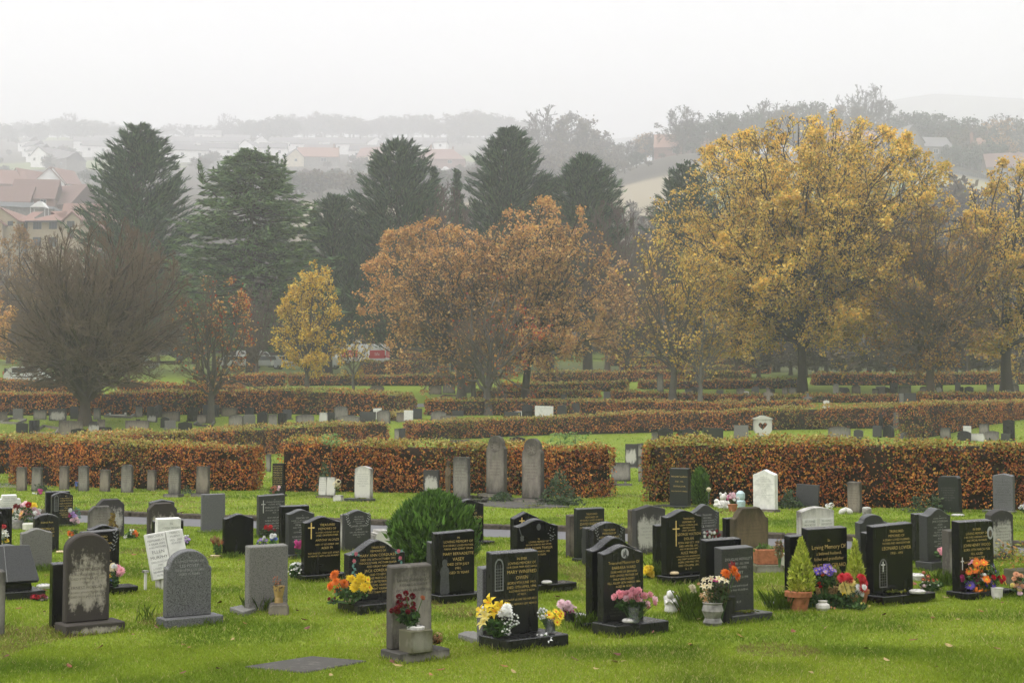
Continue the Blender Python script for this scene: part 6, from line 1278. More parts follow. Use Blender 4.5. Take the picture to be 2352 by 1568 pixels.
vessel('white pierced vase lid left of the medallion headstone', 1326, 1421, [(.085, -.01), (.09, .03)], 'lid_white', 'pierced_vase', 'vase', dz=.02, lid='lid_white')
bouquet('white silk flowers lying on the grass before the charcoal plinth', 1247, 1488, [('lily','white',7,26,1245,1474,17,11), ('puff','white',10,9,1246,1480,16,7)], [(1258,1464,6,5,14)], stems=False, depth=.25)
bouquet('pink roses in a glass before the medallion headstone', 1456, 1428, [('rose','pink',15,19,1452,1367,42,12), ('rose','palepink',7,18,1470,1378,34,12), ('rose','pink',2,18,1494,1388,10,8)], [(1452,1390,36,12,150), (1456,1410,10,12,60)], dz=.12, depth=.35)
vessel('glass vase of the pink roses on the black plinth', 1456, 1428, [(.05, 0), (.045, .06), (.06, .14)], 'clear_glass', 'glass_vase', 'vase', dz=.122)
vessel('white vase lid on the black plinth of the medallion headstone', 1444, 1428, LID, 'lid_white', 'pierced_vase', 'vase', dz=.122, lid='lid_white')
vessel('white vase lid on the plinth lettered ONE LIFE ONE LOVE', 1256, 1339, LID, 'lid_white', 'pierced_vase', 'vase', dz=PB_, lid='lid_white')
vessel('gold vase lid on the plinth of the long thin cross headstone', 1548, 1318, LID, 'lid_gold', 'pierced_vase', 'vase', dz=PB_, lid='lid_gold')
vessel('white vase lid on the mossy plinth of the faint arch headstone', 2107, 1361, [(.08, 0), (.085, .012)], 'lid_white', 'pierced_vase', 'vase', dz=PB_, lid='lid_white')
vessel('white upturned bowl in the grass left of the portrait headstone', 2104, 1331, [(.12, 0), (.13, .05)], 'lid_white', 'pierced_vase', 'vase', lid='lid_white')
vessel('white vase lid in the grass beside the Eternal Rest stone', 138, 1269, LID, 'lid_gold', 'pierced_vase', 'vase', lid='lid_gold')
vessel('white vase lid on the dark block beside the sloping desk memorial', 101, 1350, [(.07, 0), (.08, .02)], 'lid_white', 'pierced_vase', 'vase', dz=.11, lid='lid_white')
vessel('white lid in the grass before the corner ornamented dark stone', 2200, 1185, [(.12, 0), (.13, .02)], 'lid_white', 'pierced_vase', 'vase', lid='lid_white')
bouquet('ball of yellow chrysanthemums left of the long thin cross headstone', 1490, 1330, [('mum','yellow',7,19,1491,1313,9,10)], [(1490,1326,10,5,40)])
bouquet('red and white tulips before the leaf carved curved headstone', 1636, 1258, [('tulip','darkred',9,10,1638,1226,16,9), ('tulip','white',9,10,1632,1230,18,9)], [(1636,1240,15,6,60)], Y=fy('parrott', 1630, .15))
bouquet('orange chrysanthemums and withered lilies in front of the eight children headstone', 1648, 1408, [('mum','orange',3,27,1676,1320,13,11), ('daisy','darkred',1,34,1683,1304,1,1), ('lily','cream',5,22,1626,1345,11,22), ('lily','cream',2,24,1658,1333,8,7), ('lily','tan',4,20,1622,1365,9,14), ('daisy','magenta',2,14,1640,1332,6,5)], [(1650,1362,26,24,230)], Y=fy('howlett', 1660, .2), lcol=[(.04,.07,.02), (.07,.09,.03), (.12,.10,.04), (.05,.05,.02)], depth=.3)
vessel('grey urn holding withered lilies', 1637, 1420, [(.075, -.02), (.095, .03), (.075, .07), (.105, .14), (.09, .20), (.10, .215)], 'pot_grey', 'urn', 'vase', Y=fy('howlett', 1660, .2))
vessel('tall dark vase holding the orange chrysanthemums', 1672, 1412, [(.07, -.02), (.065, .1), (.08, .26)], 'dark_pot', 'vase', 'vase', Y=fy('howlett', 1672, .13))
bouquet('red and salmon roses on the grass beside the little angel', 1570, 1404, [('rose','red',2,15,1558,1384,5,6), ('rose','peach',3,16,1572,1392,12,7), ('rose','darkred',2,13,1566,1399,8,5)], [(1570,1396,20,10,110)], stems=False, depth=.3)
bouquet('pale cream bloom in the grass behind the little angel', 1594, 1396, [('mum','cream',2,20,1592,1352,4,6)], [(1590,1376,8,16,50)])
P = at(1760, 1312); k = P.y/F; r = empty('plant_trough', P, math.radians(6), 'terracotta trough of red flowered plants before the mossy brown headstone', 'planter')
MB().prism([(-25*k, .10), (25*k, .10), (27*k, .26), (27.5*k, .29), (-27.5*k, .29), (-27*k, .26)], -.10, .10).build('trough', MATS['terracotta'], r, bevel=.006)
MB().box(-33*k, 33*k, -.17, .17, -.03, .10).build('slab', MATS['concrete'], r, bevel=.01)
bouquet('green plants with small red blossoms growing in the terracotta trough', 1760, 1284, [('puff','red',12,5,1768,1267,17,8), ('puff','darkred',6,5,1748,1270,12,6)], [(1756,1266,24,16,230)], Y=at(1760, 1312).y, base_z=.26, stems=False, lcol=[(.08,.15,.03), (.14,.2,.05), (.05,.09,.02)], lsize=.07, name='trough_plants', cat='plant')
vessel('pale stone pot of dry reeds behind the terracotta trough', 1790, 1302, [(.10, -.02), (.13, .16), (.14, .18)], 'glazed_white', 'flower_pot', 'pot')
bouquet('dry reddish reeds in the pale stone pot', 1790, 1302, [('puff','tan',8,4,1792,1246,10,10)], [(1790,1262,10,20,80)], dz=.14, lcol=[(.28,.17,.09), (.2,.12,.06), (.12,.12,.05)], name='dry_reeds', cat='plant')
thuj = lambda lab, x, yb, xl, xr, yt, zb, n: thuja(lab, x, yb, xl, xr, yt, [(0,.62),(.12,.95),(.3,1),(.55,.72),(.8,.36),(.93,.16),(1,.03)], n, [(.36,.42,.045), (.46,.50,.07), (.24,.31,.03), (.54,.56,.12)], .055, 'dwarf_cypress', 'dwarf cypress', zb=zb, group='potted yellow green cypresses')
thuj('yellow green dwarf cypress in a terracotta pot, left of the two', 1842, 1400, 1812, 1874, 1240, .14, 5200)
thuj('yellow green dwarf cypress right of the two, half behind the red and yellow flowers', 1966, 1392, 1945, 1989, 1243, .12, 3600)
POT = [(.085, -.02), (.12, .15), (.14, .15), (.145, .20)]
vessel('terracotta pot of the left dwarf cypress', 1834, 1402, POT, 'terracotta', 'flower_pot', 'pot', soil=True)
vessel('terracotta pot of the right dwarf cypress behind the flowers', 1972, 1390, [(.07, -.02), (.10, .13), (.115, .13), (.12, .17)], 'terracotta', 'flower_pot', 'pot', soil=True)
vessel('wicker bowl under the purple flowers at the two cypresses grave', 1898, 1390, [(.07, -.02), (.08, .10), (.12, .12), (.13, .2)], 'wicker', 'flower_bowl', 'pot', soil=True)
vessel('pale round jar in the leaves under the wicker bowl', 1890, 1401, [(.05, -.02), (.075, .03), (.07, .06), (.04, .08), (.05, .1)], 'glazed_white', 'jar', 'vase')
vessel('brown pot below the yellow and white chrysanthemums', 1962, 1396, [(.06, -.02), (.075, .15)], 'wicker', 'flower_pot', 'pot')
bouquet('purple pansies over the wicker bowl', 1895, 1396, [('daisy','purple',15,15,1893,1309,19,12), ('daisy','lilac',6,14,1906,1307,14,8), ('rose','orange',3,9,1888,1332,10,12), ('lily','yellow',2,18,1861,1353,5,7), ('rose','red',2,9,1884,1342,6,6)], [(1896,1335,24,14,150), (1890,1380,48,16,330)], depth=.3)
bouquet('yellow green feathery fern between the purple and the red flowers', 1920, 1392, [('puff','yellow',2,3,1920,1300,2,2)], [(1919,1318,11,20,130)], lcol=[(.24,.28,.05), (.32,.33,.08), (.17,.2,.04)], name='fern', cat='fern', depth=.5)
bouquet('red, yellow and white chrysanthemums in front of the right dwarf cypress', 1958, 1398, [('mum','red',3,28,1944,1330,10,6), ('mum','red',3,28,1981,1339,10,12), ('mum','paleyellow',5,26,1951,1347,16,12), ('mum','white',4,20,1975,1353,9,12), ('lily','yellow',2,18,1940,1363,4,4)], [(1950,1372,32,16,170), (1940,1392,34,12,180)], depth=.3)
bouquet('small white buds scattered at the right of the cypress grave', 1982, 1402, [('tulip','paleyellow',6,7,1982,1393,14,7), ('tulip','peach',2,7,1912,1396,6,5)], [(1972,1392,18,8,60)], stems=False)
bouquet('pink silk flowers at the foot of the grey curved headstone', 2164, 1290, [('mum','pink',4,18,2166,1267,8,8)], [(2158,1272,12,10,50)], dz=.12)
bouquet('small red and white flowers with pale leaves left of the portrait headstone', 2138, 1360, [('daisy','darkred',4,11,2127,1328,10,6), ('daisy','red',2,11,2148,1333,6,5), ('puff','white',12,5,2138,1340,22,9), ('puff','russet',1,12,2121,1314,1,1), ('puff','palepink',3,9,2118,1346,5,5)], [(2138,1344,26,13,200)], lcol=[(.08,.16,.05), (.16,.24,.08), (.05,.09,.03)], depth=.4)
bouquet('big bright mixed bouquet in front of the portrait headstone', 2258, 1372, [('daisy','orange',3,26,2246,1290,14,5), ('daisy','pink',2,24,2224,1296,8,6), ('mum','yellow',1,28,2262,1303,2,2), ('daisy','purple',1,30,2283,1305,1,1), ('daisy','orange',3,24,2238,1311,12,5), ('daisy','yellow',1,24,2219,1319,1,1), ('mum','magenta',1,28,2245,1328,1,1), ('daisy','orange',2,22,2268,1326,5,5), ('puff','white',4,10,2258,1326,8,8), ('rose','red',4,17,2294,1326,13,9), ('daisy','yellow',3,17,2306,1330,8,10), ('daisy','purple',2,26,2228,1345,5,3), ('daisy','purple',2,22,2274,1342,7,4), ('lily','orange',4,34,2254,1360,13,8), ('rose','magenta',2,13,2211,1328,3,6)], [(2255,1325,42,32,300), (2256,1364,40,8,80)], depth=.3)
vessel('small white pot beside the orange bow of the big bouquet', 2290, 1374, [(.055, -.02), (.065, .11), (.07, .12)], 'glazed_white', 'flower_pot', 'pot')
bouquet('peach carnations in front of the concrete pot at the right edge', 2340, 1370, [('mum','peach',8,16,2338,1334,12,20), ('mum','paleyellow',3,14,2334,1348,10,10), ('mum','palepink',3,16,2342,1352,8,12)], [(2340,1345,13,24,110)], depth=.3)
P = at(2345, 1345); r = empty('plant_pot', P, math.radians(20), 'square concrete pot with golden heather at the right edge', 'planter')
MB().box(-.14, .14, -.14, .14, -.02, .20).build('pot', MATS['concrete'], r, bevel=.01)
n = 420; a = nrs.randn(n, 3)*np.array([.16, .12, .08])+np.array([-.04, 0, .36]); lq = leaf_quads(a, np.tile([0, 0, 1.], (n, 1)), .055, .9, .35); link('heather', np_mesh('heather', lq.reshape(-1, 3), 4, [MATS['leaf']], pick([(.30,.27,.04), (.22,.24,.04), (.42,.20,.06), (.14,.16,.03)], n)), r)
# left side
bouquet('big pink, peach and yellow bouquet before the cream stepped stone', 62, 1214, [('daisy','peach',4,21,46,1172,18,8), ('daisy','peach',2,20,50,1190,6,5), ('rose','palepink',8,15,72,1178,16,10), ('mum','yellow',1,18,78,1163,2,2), ('rose','darkred',3,14,42,1163,8,5), ('mum','palepink',3,15,60,1160,10,4), ('mum','white',4,13,86,1176,7,8), ('rose','red',1,14,66,1160,2,2)], [(60,1182,32,18,200)], depth=.4)
vessel('pale stone pot under the big pink and peach bouquet', 66, 1216, [(.10, -.02), (.11, .1), (.10, .12)], 'glazed_white', 'flower_pot', 'pot')
vessel('grey mottled pot with dried roses under the big pink bouquet', 40, 1214, [(.11, -.02), (.12, .12), (.11, .16)], 'pot_grey', 'flower_pot', 'pot')
bouquet('yellow blooms at the left edge beside the cream stepped stone', 10, 1190, [('mum','yellow',3,14,12,1162,8,4), ('mum','orange',1,12,1,1163,2,2)], [(10,1172,10,6,40)])
bouquet('red, white and yellow flowers before the black slab at the left edge', 8, 1262, [('mum','red',2,15,5,1212,4,4), ('lily','white',6,17,8,1226,8,9), ('daisy','yellow',2,14,12,1241,4,4), ('puff','cream',3,8,5,1250,5,3)], [(8,1246,10,10,70)])
bouquet('purple and white flowers with teal leaves by the leaf cross headstone', 172, 1208, [('mum','magenta',4,11,156,1181,5,7), ('mum','lilac',3,12,166,1184,7,6), ('mum','palepink',6,11,172,1194,8,7), ('mum','white',3,11,162,1178,7,6)], [(172,1182,12,18,60), (168,1198,14,8,40)], lcol=[(.06,.20,.14), (.10,.26,.18), (.04,.13,.10)])
bouquet('small orange posy on the grass below the leaf cross headstone', 167, 1236, [('mum','orange',4,9,163,1226,7,6), ('puff','cream',4,5,166,1234,8,3)], [(170,1224,9,8,60)])
bouquet('small orange and white posy right of the clipped white stone', 305, 1236, [('mum','orange',4,9,313,1226,6,7), ('puff','white',7,5,303,1222,8,6), ('lily','white',1,12,288,1231,2,2)], [(303,1228,15,8,80)])
bouquet('pink and cream flowers in front of the silver leaf spray stone', 264, 1348, [('mum','pink',3,22,271,1310,7,9), ('mum','cream',3,18,258,1304,6,6), ('mum','white',1,16,263,1300,2,2), ('daisy','blue',2,11,258,1328,3,3), ('daisy','yellow',1,12,254,1321,1,1)], [(262,1328,10,16,80)], dz=.09)
bouquet('red flowers lying before the sloping desk memorial', 92, 1380, [('mum','darkred',6,13,90,1370,15,5), ('mum','palepink',3,11,98,1373,10,4), ('mum','red',3,12,84,1371,9,4)], [(92,1374,17,5,50)], stems=False, depth=.25)
bouquet('brownish tulips left of the black curved headstone', 498, 1278, [('tulip','tan',8,12,497,1244,12,8), ('tulip','russet',4,12,499,1246,11,8)], [(500,1262,9,12,70)])
vessel('low cream dish under the brownish tulips', 499, 1279, [(.09, 0), (.1, .03)], 'lid_gold', 'pierced_vase', 'vase')
bouquet('pale lilac blossoms at the right of the white upright slab', 428, 1252, [('puff','lilac',8,7,428,1238,7,8), ('puff','white',6,6,428,1235,7,6)], [(428,1244,7,6,40)])
bouquet('red flowers leaning on the thin silver cross headstone', 618, 1236, [('mum','red',3,12,619,1212,10,3), ('mum','darkred',2,10,626,1216,5,3)], [(612,1222,15,10,120)], Y=fy('obrien', 618, .13), lcol=[(.06,.09,.04), (.10,.12,.05), (.03,.05,.02)])
bouquet('white lily and purple irises on the grass behind the plain grey slab', 603, 1258, [('tulip','white',2,14,606,1239,3,4), ('daisy','purple',7,9,603,1245,12,8)], [(602,1250,13,8,60)])
bouquet('blue and white silk flowers beside the blank black slab', 628, 1252, [('mum','white',3,11,627,1231,6,4), ('mum','blue',2,11,629,1238,5,4)], [(627,1244,8,8,60)], lcol=[(.08,.2,.04), (.12,.26,.06)])
bouquet('magenta flowers in front of the grey silver lettered stone', 686, 1276, [('mum','magenta',6,13,684,1250,8,8)], [(686,1262,8,8,50)], Y=fy('mick', 684, .15))
bouquet('bushy white chrysanthemum plant left of the tall gold cross headstone', 682, 1334, [('mum','white',30,8,684,1302,17,9), ('daisy','white',14,6,680,1313,18,8)], [(682,1312,19,17,420)], lcol=[(.05,.11,.02), (.08,.15,.03), (.03,.07,.015)], name='chrysanthemum_plant', cat='plant', lsize=.045)
bouquet('tiny red flower at the white edged slab by the corner carved grey stone', 786, 1262, [('rose','red',2,8,787,1239,2,3)], [(786,1246,3,8,14)])
vessel('square black vase at the foot of the tall gold cross headstone', 736, 1332, [(.065, -.02), (.06, .17), (.085, .185), (.085, .2)], 'black', 'vase', 'vase', n=4)
P = at(640, 1410); r = empty('vase_block', P, math.radians(10), 'rounded pink sandstone block holding an amber vase', 'vase')
MB().prism([(-.105, -.02), (.105, -.02), (.10, .09), (.075, .118), (-.075, .118), (-.10, .09)], -.09, .09).build('block', MATS['sandstone'], r, bevel=.02)
MB().lathe([(.045, .11), (.04, .17), (.05, .22), (.062, .285)], 14, cap=False).lathe([(.038, .12), (.036, .17), (.03, .19)], 12).build('amber_vase', MATS['amber_glass'], r)
bouquet('dried flower stalks standing in the amber vase', 640, 1410, [('puff','russet',10,4,636,1332,10,10)], [(638,1346,10,12,40)], dz=.2, stems=False, lcol=[(.08,.05,.03), (.14,.09,.05)], name='dried_flowers', lsize=.03)
o = scrub('brown dried shrub before the smaller clipped corner stone', 258, 1238, 247, 270, 1166, 420, .07, [(.20,.14,.03), (.14,.09,.025), (.26,.19,.05)], 'dry_shrub', 'shrub', .12)
scrub('dry yellow stalks before the long thin cross headstone', 1549, 1322, 1533, 1566, 1282, 60, .09, [(.30,.24,.07), (.22,.18,.05)], 'dry_stalks', 'stalks', .05)
# by the hedges
bouquet('magenta ball of flowers in the grass by the second old stone on the left', 92, 1136, [('mum','magenta',4,9,92,1129,4,4), ('puff','white',3,5,80,1133,5,2)], [(90,1133,8,3,30)], stems=False)
bouquet('small blue flowers beside the fourth old stone of the left row', 176, 1126, [('puff','blue',8,4,175,1110,4,6)], [(176,1114,5,9,40)])
bouquet('faded red flowers at the foot of the gold lettered black stone in the gap', 632, 1138, [('mum','russet',5,10,629,1124,7,6), ('mum','palepink',3,9,636,1120,5,5)], [(630,1128,11,8,80)], dz=.04)
P = at(777, 1150); r = empty('vase_block', P, math.radians(-10), 'white stone cube vase right of the two page tablet', 'vase'); k = P.y/F
MB().box(-10*k, 10*k, -.1, .1, -.02, 13*k).build('block', MATS['white_old'], r, bevel=.01)
bouquet('cream hydrangea standing in the white stone cube vase', 777, 1140, [('hydr','cream',3,17,776,1112,6,5)], [(774,1122,6,8,24)], Y=P.y, base_z=.1)
bouquet('pink and white flowers among the ornaments by the right hedge', 1683, 1172, [('mum','palepink',6,11,1680,1139,9,6), ('mum','white',4,10,1688,1142,8,6), ('mum','magenta',3,9,1675,1143,4,4)], [(1683,1152,9,12,90)], lcol=[(.12,.06,.04), (.06,.09,.03), (.16,.09,.05)])
vessel('terracotta pot among the ornaments by the right hedge', 1683, 1174, [(.07, -.02), (.10, .12), (.11, .15)], 'terracotta', 'flower_pot', 'pot')
vessel('pale blue plastic lantern right of the ornament flowers', 1701, 1164, [(.10, -.02), (.11, .12), (.08, .16), (.10, .2), (.10, .3), (.04, .36)], 'pale_blue_plastic', 'grave_lantern', 'lantern')
P = at(1661, 1168); k = P.y/F; r = empty('teddy_statue', P, math.radians(10), 'small white sitting teddy statue among the ornaments by the right hedge', 'statue')
MB().lathe([(.07, -.02), (.11, .04), (.10, .14), (.06, .19)], 12).lathe([(.001, .18), (.06, .20), (.075, .25), (.055, .31), (.001, .33)], 12, cap=False).lathe([(.001, .0), (.025, .01), (.03, .05), (.001, .07)], 8, (-.055, 0, .29)).lathe([(.001, .0), (.025, .01), (.03, .05), (.001, .07)], 8, (.055, 0, .29)).lathe([(.001, .0), (.045, .02), (.05, .06), (.001, .10)], 8, (-.08, -.08, -.01)).lathe([(.001, .0), (.045, .02), (.05, .06), (.001, .10)], 8, (.08, -.08, -.01)).tube([(-.09, -.02, .16), (-.12, -.07, .1), (-.08, -.11, .08)], [.035, .032, .03], 8).tube([(.09, -.02, .16), (.12, -.07, .1), (.08, -.11, .08)], [.035, .032, .03], 8).build('body', MATS['statue_white'], r, smooth=True)
vessel('cream owl shaped pot left of the teddy statue', 1646, 1165, [(.06, -.02), (.075, .06), (.05, .1), (.06, .15), (.02, .19)], 'glazed_white', 'ornament', 'ornament')
P = at(1628, 1164); r = empty('solar_lamp', P, 0, 'thin stake lamp with yellowish globe beside the small oval conifer', 'lamp'); hgt = zpix(1628, 1119, P.y)-P.z
MB().tube([(0, 0, -.02), (0, 0, hgt-.06)], [.008, .006], 6).build('stake', MATS['pot_grey'], r); MB().lathe([(.01, hgt-.10), (.05, hgt-.06), (.055, hgt-.03), (.03, hgt), (.001, hgt+.005)], 12).build('globe', MATS['petal_cream'], r, smooth=True)
bouquet('white blossom behind the white two page headstone', 1907, 1186, [('hydr','white',3,14,1906,1163,7,5)], [(1907,1174,6,7,24)])
for lab, x in (('white stone dove, left of the pair by the right hedge', 1936), ('white stone dove, right of the pair by the right hedge', 1950)):
    P = at(x, 1180); o = MB().lathe([(.001, -.10), (.05, -.06), (.06, 0), (.04, .06), (.001, .10)], 10, cap=False).lathe([(.001, .05), (.03, .07), (.03, .10), (.001, .12)], 8, (0, 0, .0)).build('dove_statue', MATS['statue_white'], None, smooth=True, loc=(P.x, P.y, P.z+.06), rot=(0, 1.0 if x < 1940 else -.9, 0)); tag(o, lab, 'statue', 'pair of white doves')
bouquet('bluish white flowers right of the pale grey hedge row stone', 2350, 1178, [('daisy','white',4,10,2348,1163,7,5), ('daisy','lilac',3,10,2354,1160,5,4)], [(2350,1168,8,6,40)])
vessel('grey stone pot right of the crumbling sandstone stone', 1991, 1184, [(.085, -.02), (.095, .13), (.085, .15)], 'pot_grey', 'flower_pot', 'pot', lid='lid_white')
# little angel
P = at(1541, 1407); r = empty('angel_statue', P, math.radians(-20), 'small pale kneeling angel statue in the grass left of the eight children headstone', 'statue')
mb = MB().lathe([(.055, -.02), (.07, .03), (.055, .09), (.045, .14), (.02, .155)], 12, sy=.8).lathe([(.001, .14), (.03, .15), (.042, .185), (.035, .22), (.001, .235)], 12, (0, -.012, 0), cap=False)
mb.prism([(.02, .05), (.075, .06), (.085, .16), (.05, .18), (.02, .13)], .035, .05).prism([(-.075, .06), (-.02, .05), (-.02, .13), (-.05, .18), (-.085, .16)], .035, .05).tube([(-.045, -.02, .125), (-.03, -.055, .10), (0, -.065, .13)], [.016, .014, .012], 6).tube([(.045, -.02, .125), (.03, -.055, .10), (0, -.065, .13)], [.016, .014, .012], 6)
mb.build('figure', MATS['statue_white'], r, smooth=True)
# moss cushions on plinths
for lab, x, y, dz, s in (('moss cushion on the plinth of the faint arch headstone', 2052, 1362, .10, 1.), ('yellow leaf litter on the eight children plinth', 1712, 1408, .08, .8), ('moss cushion on the plinth of the silver lettered curved stone', 694, 1273, .06, .8), ('moss patch on the plinth of the white arched stone', 832, 1146, .075, .9), ('yellow moss on the kerb below the twin monuments', 1225, 1163, .03, 1.6)):
    P = at(x, y, dz); n = 130; a = nrs.randn(n, 3)*np.array([.07, .025, .008])*s; a[:, 2] = np.abs(a[:, 2])+.005
    o = link('moss_cushion', np_mesh('moss_cushion', leaf_quads(a, np.tile([0, 0, 1.], (n, 1)), .03, .5, .8).reshape(-1, 3), 4, [MATS['leaf']], pick([(.12,.15,.02), (.2,.2,.03), (.08,.1,.02)], n)), None, (P.x, P.y, P.z+dz+.012)); tag(o, lab, 'moss')
# fallen leaves on the lawn
FL = [(304,1468), (42,1405), (534,1477), (705,1452), (1080,1418), (1585,1488), (1862,1555), (1590,1492), (1082,1422), (990,1560), (1410,1530), (1320,1525), (700,1432), (1085,1420), (820,1400), (360,1450), (420,1490), (230,1497), (1180,1553), (1988,1498), (2030,1420), (1700,1470), (2200,1430), (900,1530), (160,1540), (560,1440), (760,1560), (1500,1460), (2100,1480), (2290,1500), (860,1190), (450,1150), (1420,1170), (1350,1160), (700,1160), (980,1165), (1870,1195), (540,1165)]
lm = []
for k, c in enumerate(((.16,.06,.025), (.24,.12,.04), (.32,.24,.10), (.12,.05,.03))):
    mb = MB(); pts = [(-.045, 0, .012), (-.015, -.022, .004), (.025, -.02, .008), (.05, 0, .02), (.025, .02, .012), (-.015, .022, .010)]; mb.add(pts, [(0, 1, 2), (0, 2, 3), (0, 3, 4), (0, 4, 5)])
    plain('dead_leaf_%s' % 'abcd'[k], c, .7, .2, .2, 40); lm.append(mesh_from('fallen_leaf', mb.v, mb.f, [MATS['dead_leaf_%s' % 'abcd'[k]]]))
FL += [(rnd.uniform(0, 2352), 1120+440*rnd.random()**1.3) for _ in range(120)]
for i, (x, y) in enumerate(FL):
    P = at(x, y); o = link('fallen_leaf', lm[i % 4], None, (P.x, P.y, P.z+.035), (rnd.uniform(-.4, .4), rnd.uniform(-.4, .4), rnd.random()*6), rnd.uniform(.5, 1.1)); tag(o, 'small curled dead leaf lying on the mown lawn', 'leaf', 'dead leaves scattered on the lawn')
# ------------------------------------------------------------------ houses, vehicles, far trees
def brick(name, a, b, mortar, scale=9.):
    t = NT(name); v = t.coords((1,1,1), rand=False); d = t.n('ShaderNodeTexBrick'); d.inputs['Scale'].default_value = 1.; d.inputs['Brick Width'].default_value = .45; d.inputs['Row Height'].default_value = .15; d.inputs['Mortar Size'].default_value = .014
    for k, c in (('Color1', a), ('Color2', b), ('Mortar', mortar)): d.inputs[k].default_value = (*c, 1)
    rt = t.n('ShaderNodeVectorRotate'); rt.inputs['Axis'].default_value = (1, 0, 0); rt.inputs['Angle'].default_value = PI/2; t.l(v, rt.inputs[0]); t.l(rt.outputs[0], d.inputs['Vector']); t.base(d.outputs[0]); t.set(Roughness=.9); return t.m
brick('buff_brick', (.40,.32,.21), (.35,.28,.18), (.34,.30,.23)); brick('red_brick', (.25,.11,.075), (.20,.085,.06), (.25,.2,.17))
plain('render_white', (.78,.77,.75), .8, .2, .06, .8); plain('cream_wall', (.62,.55,.40), .8, .2, .08, .8); plain('stone_wall', (.20,.185,.165), .9, .2, .15, 2)
for nm, c in (('roof_red', (.24,.13,.105)), ('roof_orange', (.28,.145,.10)), ('roof_brown', (.17,.10,.085)), ('roof_grey', (.16,.15,.15)), ('flat_roof', (.30,.31,.33))):
    t = NT(nm); v = t.coords((1,1,1)); wv = t.n('ShaderNodeTexWave'); wv.bands_direction = 'Z'; wv.inputs['Scale'].default_value = 1.3; wv.inputs['Distortion'].default_value = .3; t.l(v, wv.inputs[0]); f = t.noise(v, 1.2, 4)
    a = t.mix(t.math('MULTIPLY', wv.outputs['Fac'], .35), c, tuple(x*.6 for x in c)); t.base(t.mix(t.ramp(f, [(.4, (0,0,0)), (.75, (.5,.5,.5))]), a, tuple(x*.65+.02 for x in c))); t.set(Roughness=.85)
plain('window_frame', (.72,.72,.70), .5); t = NT('window_pane'); t.base((.03,.035,.04)); t.set(**{'Roughness': .08, 'Specular IOR Level': .5}); plain('dark_frame', (.05,.05,.055), .5); plain('gutter', (.06,.06,.065), .6)
def window(parent, x, z, w, h, y, fm='window_frame', axis=0, bars=1):
    """framed window on the wall plane y (facing -y)"""
    f = .07; mb = MB(); mb.box(-w/2-f, w/2+f, -.05, .03, -h/2-f, -h/2).box(-w/2-f, w/2+f, -.05, .03, h/2, h/2+f).box(-w/2-f, -w/2, -.05, .03, -h/2, h/2).box(w/2, w/2+f, -.05, .03, -h/2, h/2)
    for k in range(bars): q = -w/2+w*(k+1)/(bars+1); mb.box(q-.03, q+.03, -.045, .03, -h/2, h/2)
    M = (0, 0, 0) if not axis else (0, 0, axis)
    loc = (x, y, z); o = mb.build('window', MATS[fm], parent, loc=loc, rot=M)
    MB().box(-w/2, w/2, -.015, .0, -h/2, h/2).build('pane', MATS['window_pane'], o); return o
def house(label, x, yb, w, d, hw, hr, yaw, wall, roof, wins=(), chim=(), Y=None, hip=False, gable=None, name='house', group=None, over=.35, ridge_y=False, eave=True, cat='house'):
    """w along local x, ridge along x (or along y when ridge_y)"""
    P = at(x, yb) if Y is None else atY(x, Y, yb); a = math.radians(yaw); r = empty(name, P, a, label, cat, group); mb = MB(); r.scale = (P.y/(187+(P.y-187)/FAR),)*3
    if not ridge_y:
        mb.box(-w/2, w/2, -d/2, d/2, -3, hw); wl = mb
        if not hip:
            for sx in (-1, 1):
                x0, x1 = sorted((sx*w/2, sx*(w/2-.3))); mb.add([(x0, -d/2, hw), (x0, d/2, hw), (x0, 0, hw+hr), (x1, -d/2, hw), (x1, d/2, hw), (x1, 0, hw+hr)], [(0, 2, 1), (3, 4, 5), (0, 3, 5, 2), (1, 2, 5, 4)])
        o, t_ = over, .18; s = hr/(d/2); hx = (d/2 if hip else 0); e = hw-o*s
        ro = MB(); rx = w/2+(.15 if not hip else o)
        top = [(-rx, -d/2-o, e), (rx, -d/2-o, e), (rx, d/2+o, e), (-rx, d/2+o, e), (-rx+hx, 0, hw+hr), (rx-hx, 0, hw+hr)]
        ro.add([(p[0], p[1], p[2]+t_) for p in top]+[(p[0], p[1], p[2]+.02) for p in top], [(0, 1, 5, 4), (2, 3, 4, 5), (1, 2, 5), (3, 0, 4), (7, 6, 10, 11), (9, 8, 11, 10), (8, 7, 11), (6, 9, 10), (0, 6, 7, 1), (1, 7, 8, 2), (2, 8, 9, 3), (3, 9, 6, 0)])
    else:
        mb.prism([(-w/2, -3), (w/2, -3), (w/2, hw), (0, hw+hr), (-w/2, hw)], -d/2, d/2)
        o = over; s = hr/(w/2); ro = MB(); e = hw-o*s
        ro.prism([(-w/2-o, e+.03), (0, hw+hr+.03), (w/2+o, e+.03), (w/2+o, e+.22), (0, hw+hr+.24), (-w/2-o, e+.22)][::1], -d/2-.25, d/2+.25)
    if gable: mb.build('wall', [MATS[gable]], r)
    else: mb.build('wall', [MATS[wall]], r)
    rf = ro.build('roof', MATS[roof], r)
    for cx, cy, ch in chim: MB().box(cx-.4, cx+.4, cy-.3, cy+.3, hw+hr*.3, hw+hr+ch).box(cx-.2, cx+.0, cy-.1, cy+.1, hw+hr+ch, hw+hr+ch+.4).box(cx+.1, cx+.3, cy-.1, cy+.1, hw+hr+ch, hw+hr+ch+.4).build('chimney', MATS['red_brick'], rf)
    for wx, wz, ww, wh in wins: window(r, wx, wz, ww, wh, -d/2)
    return r
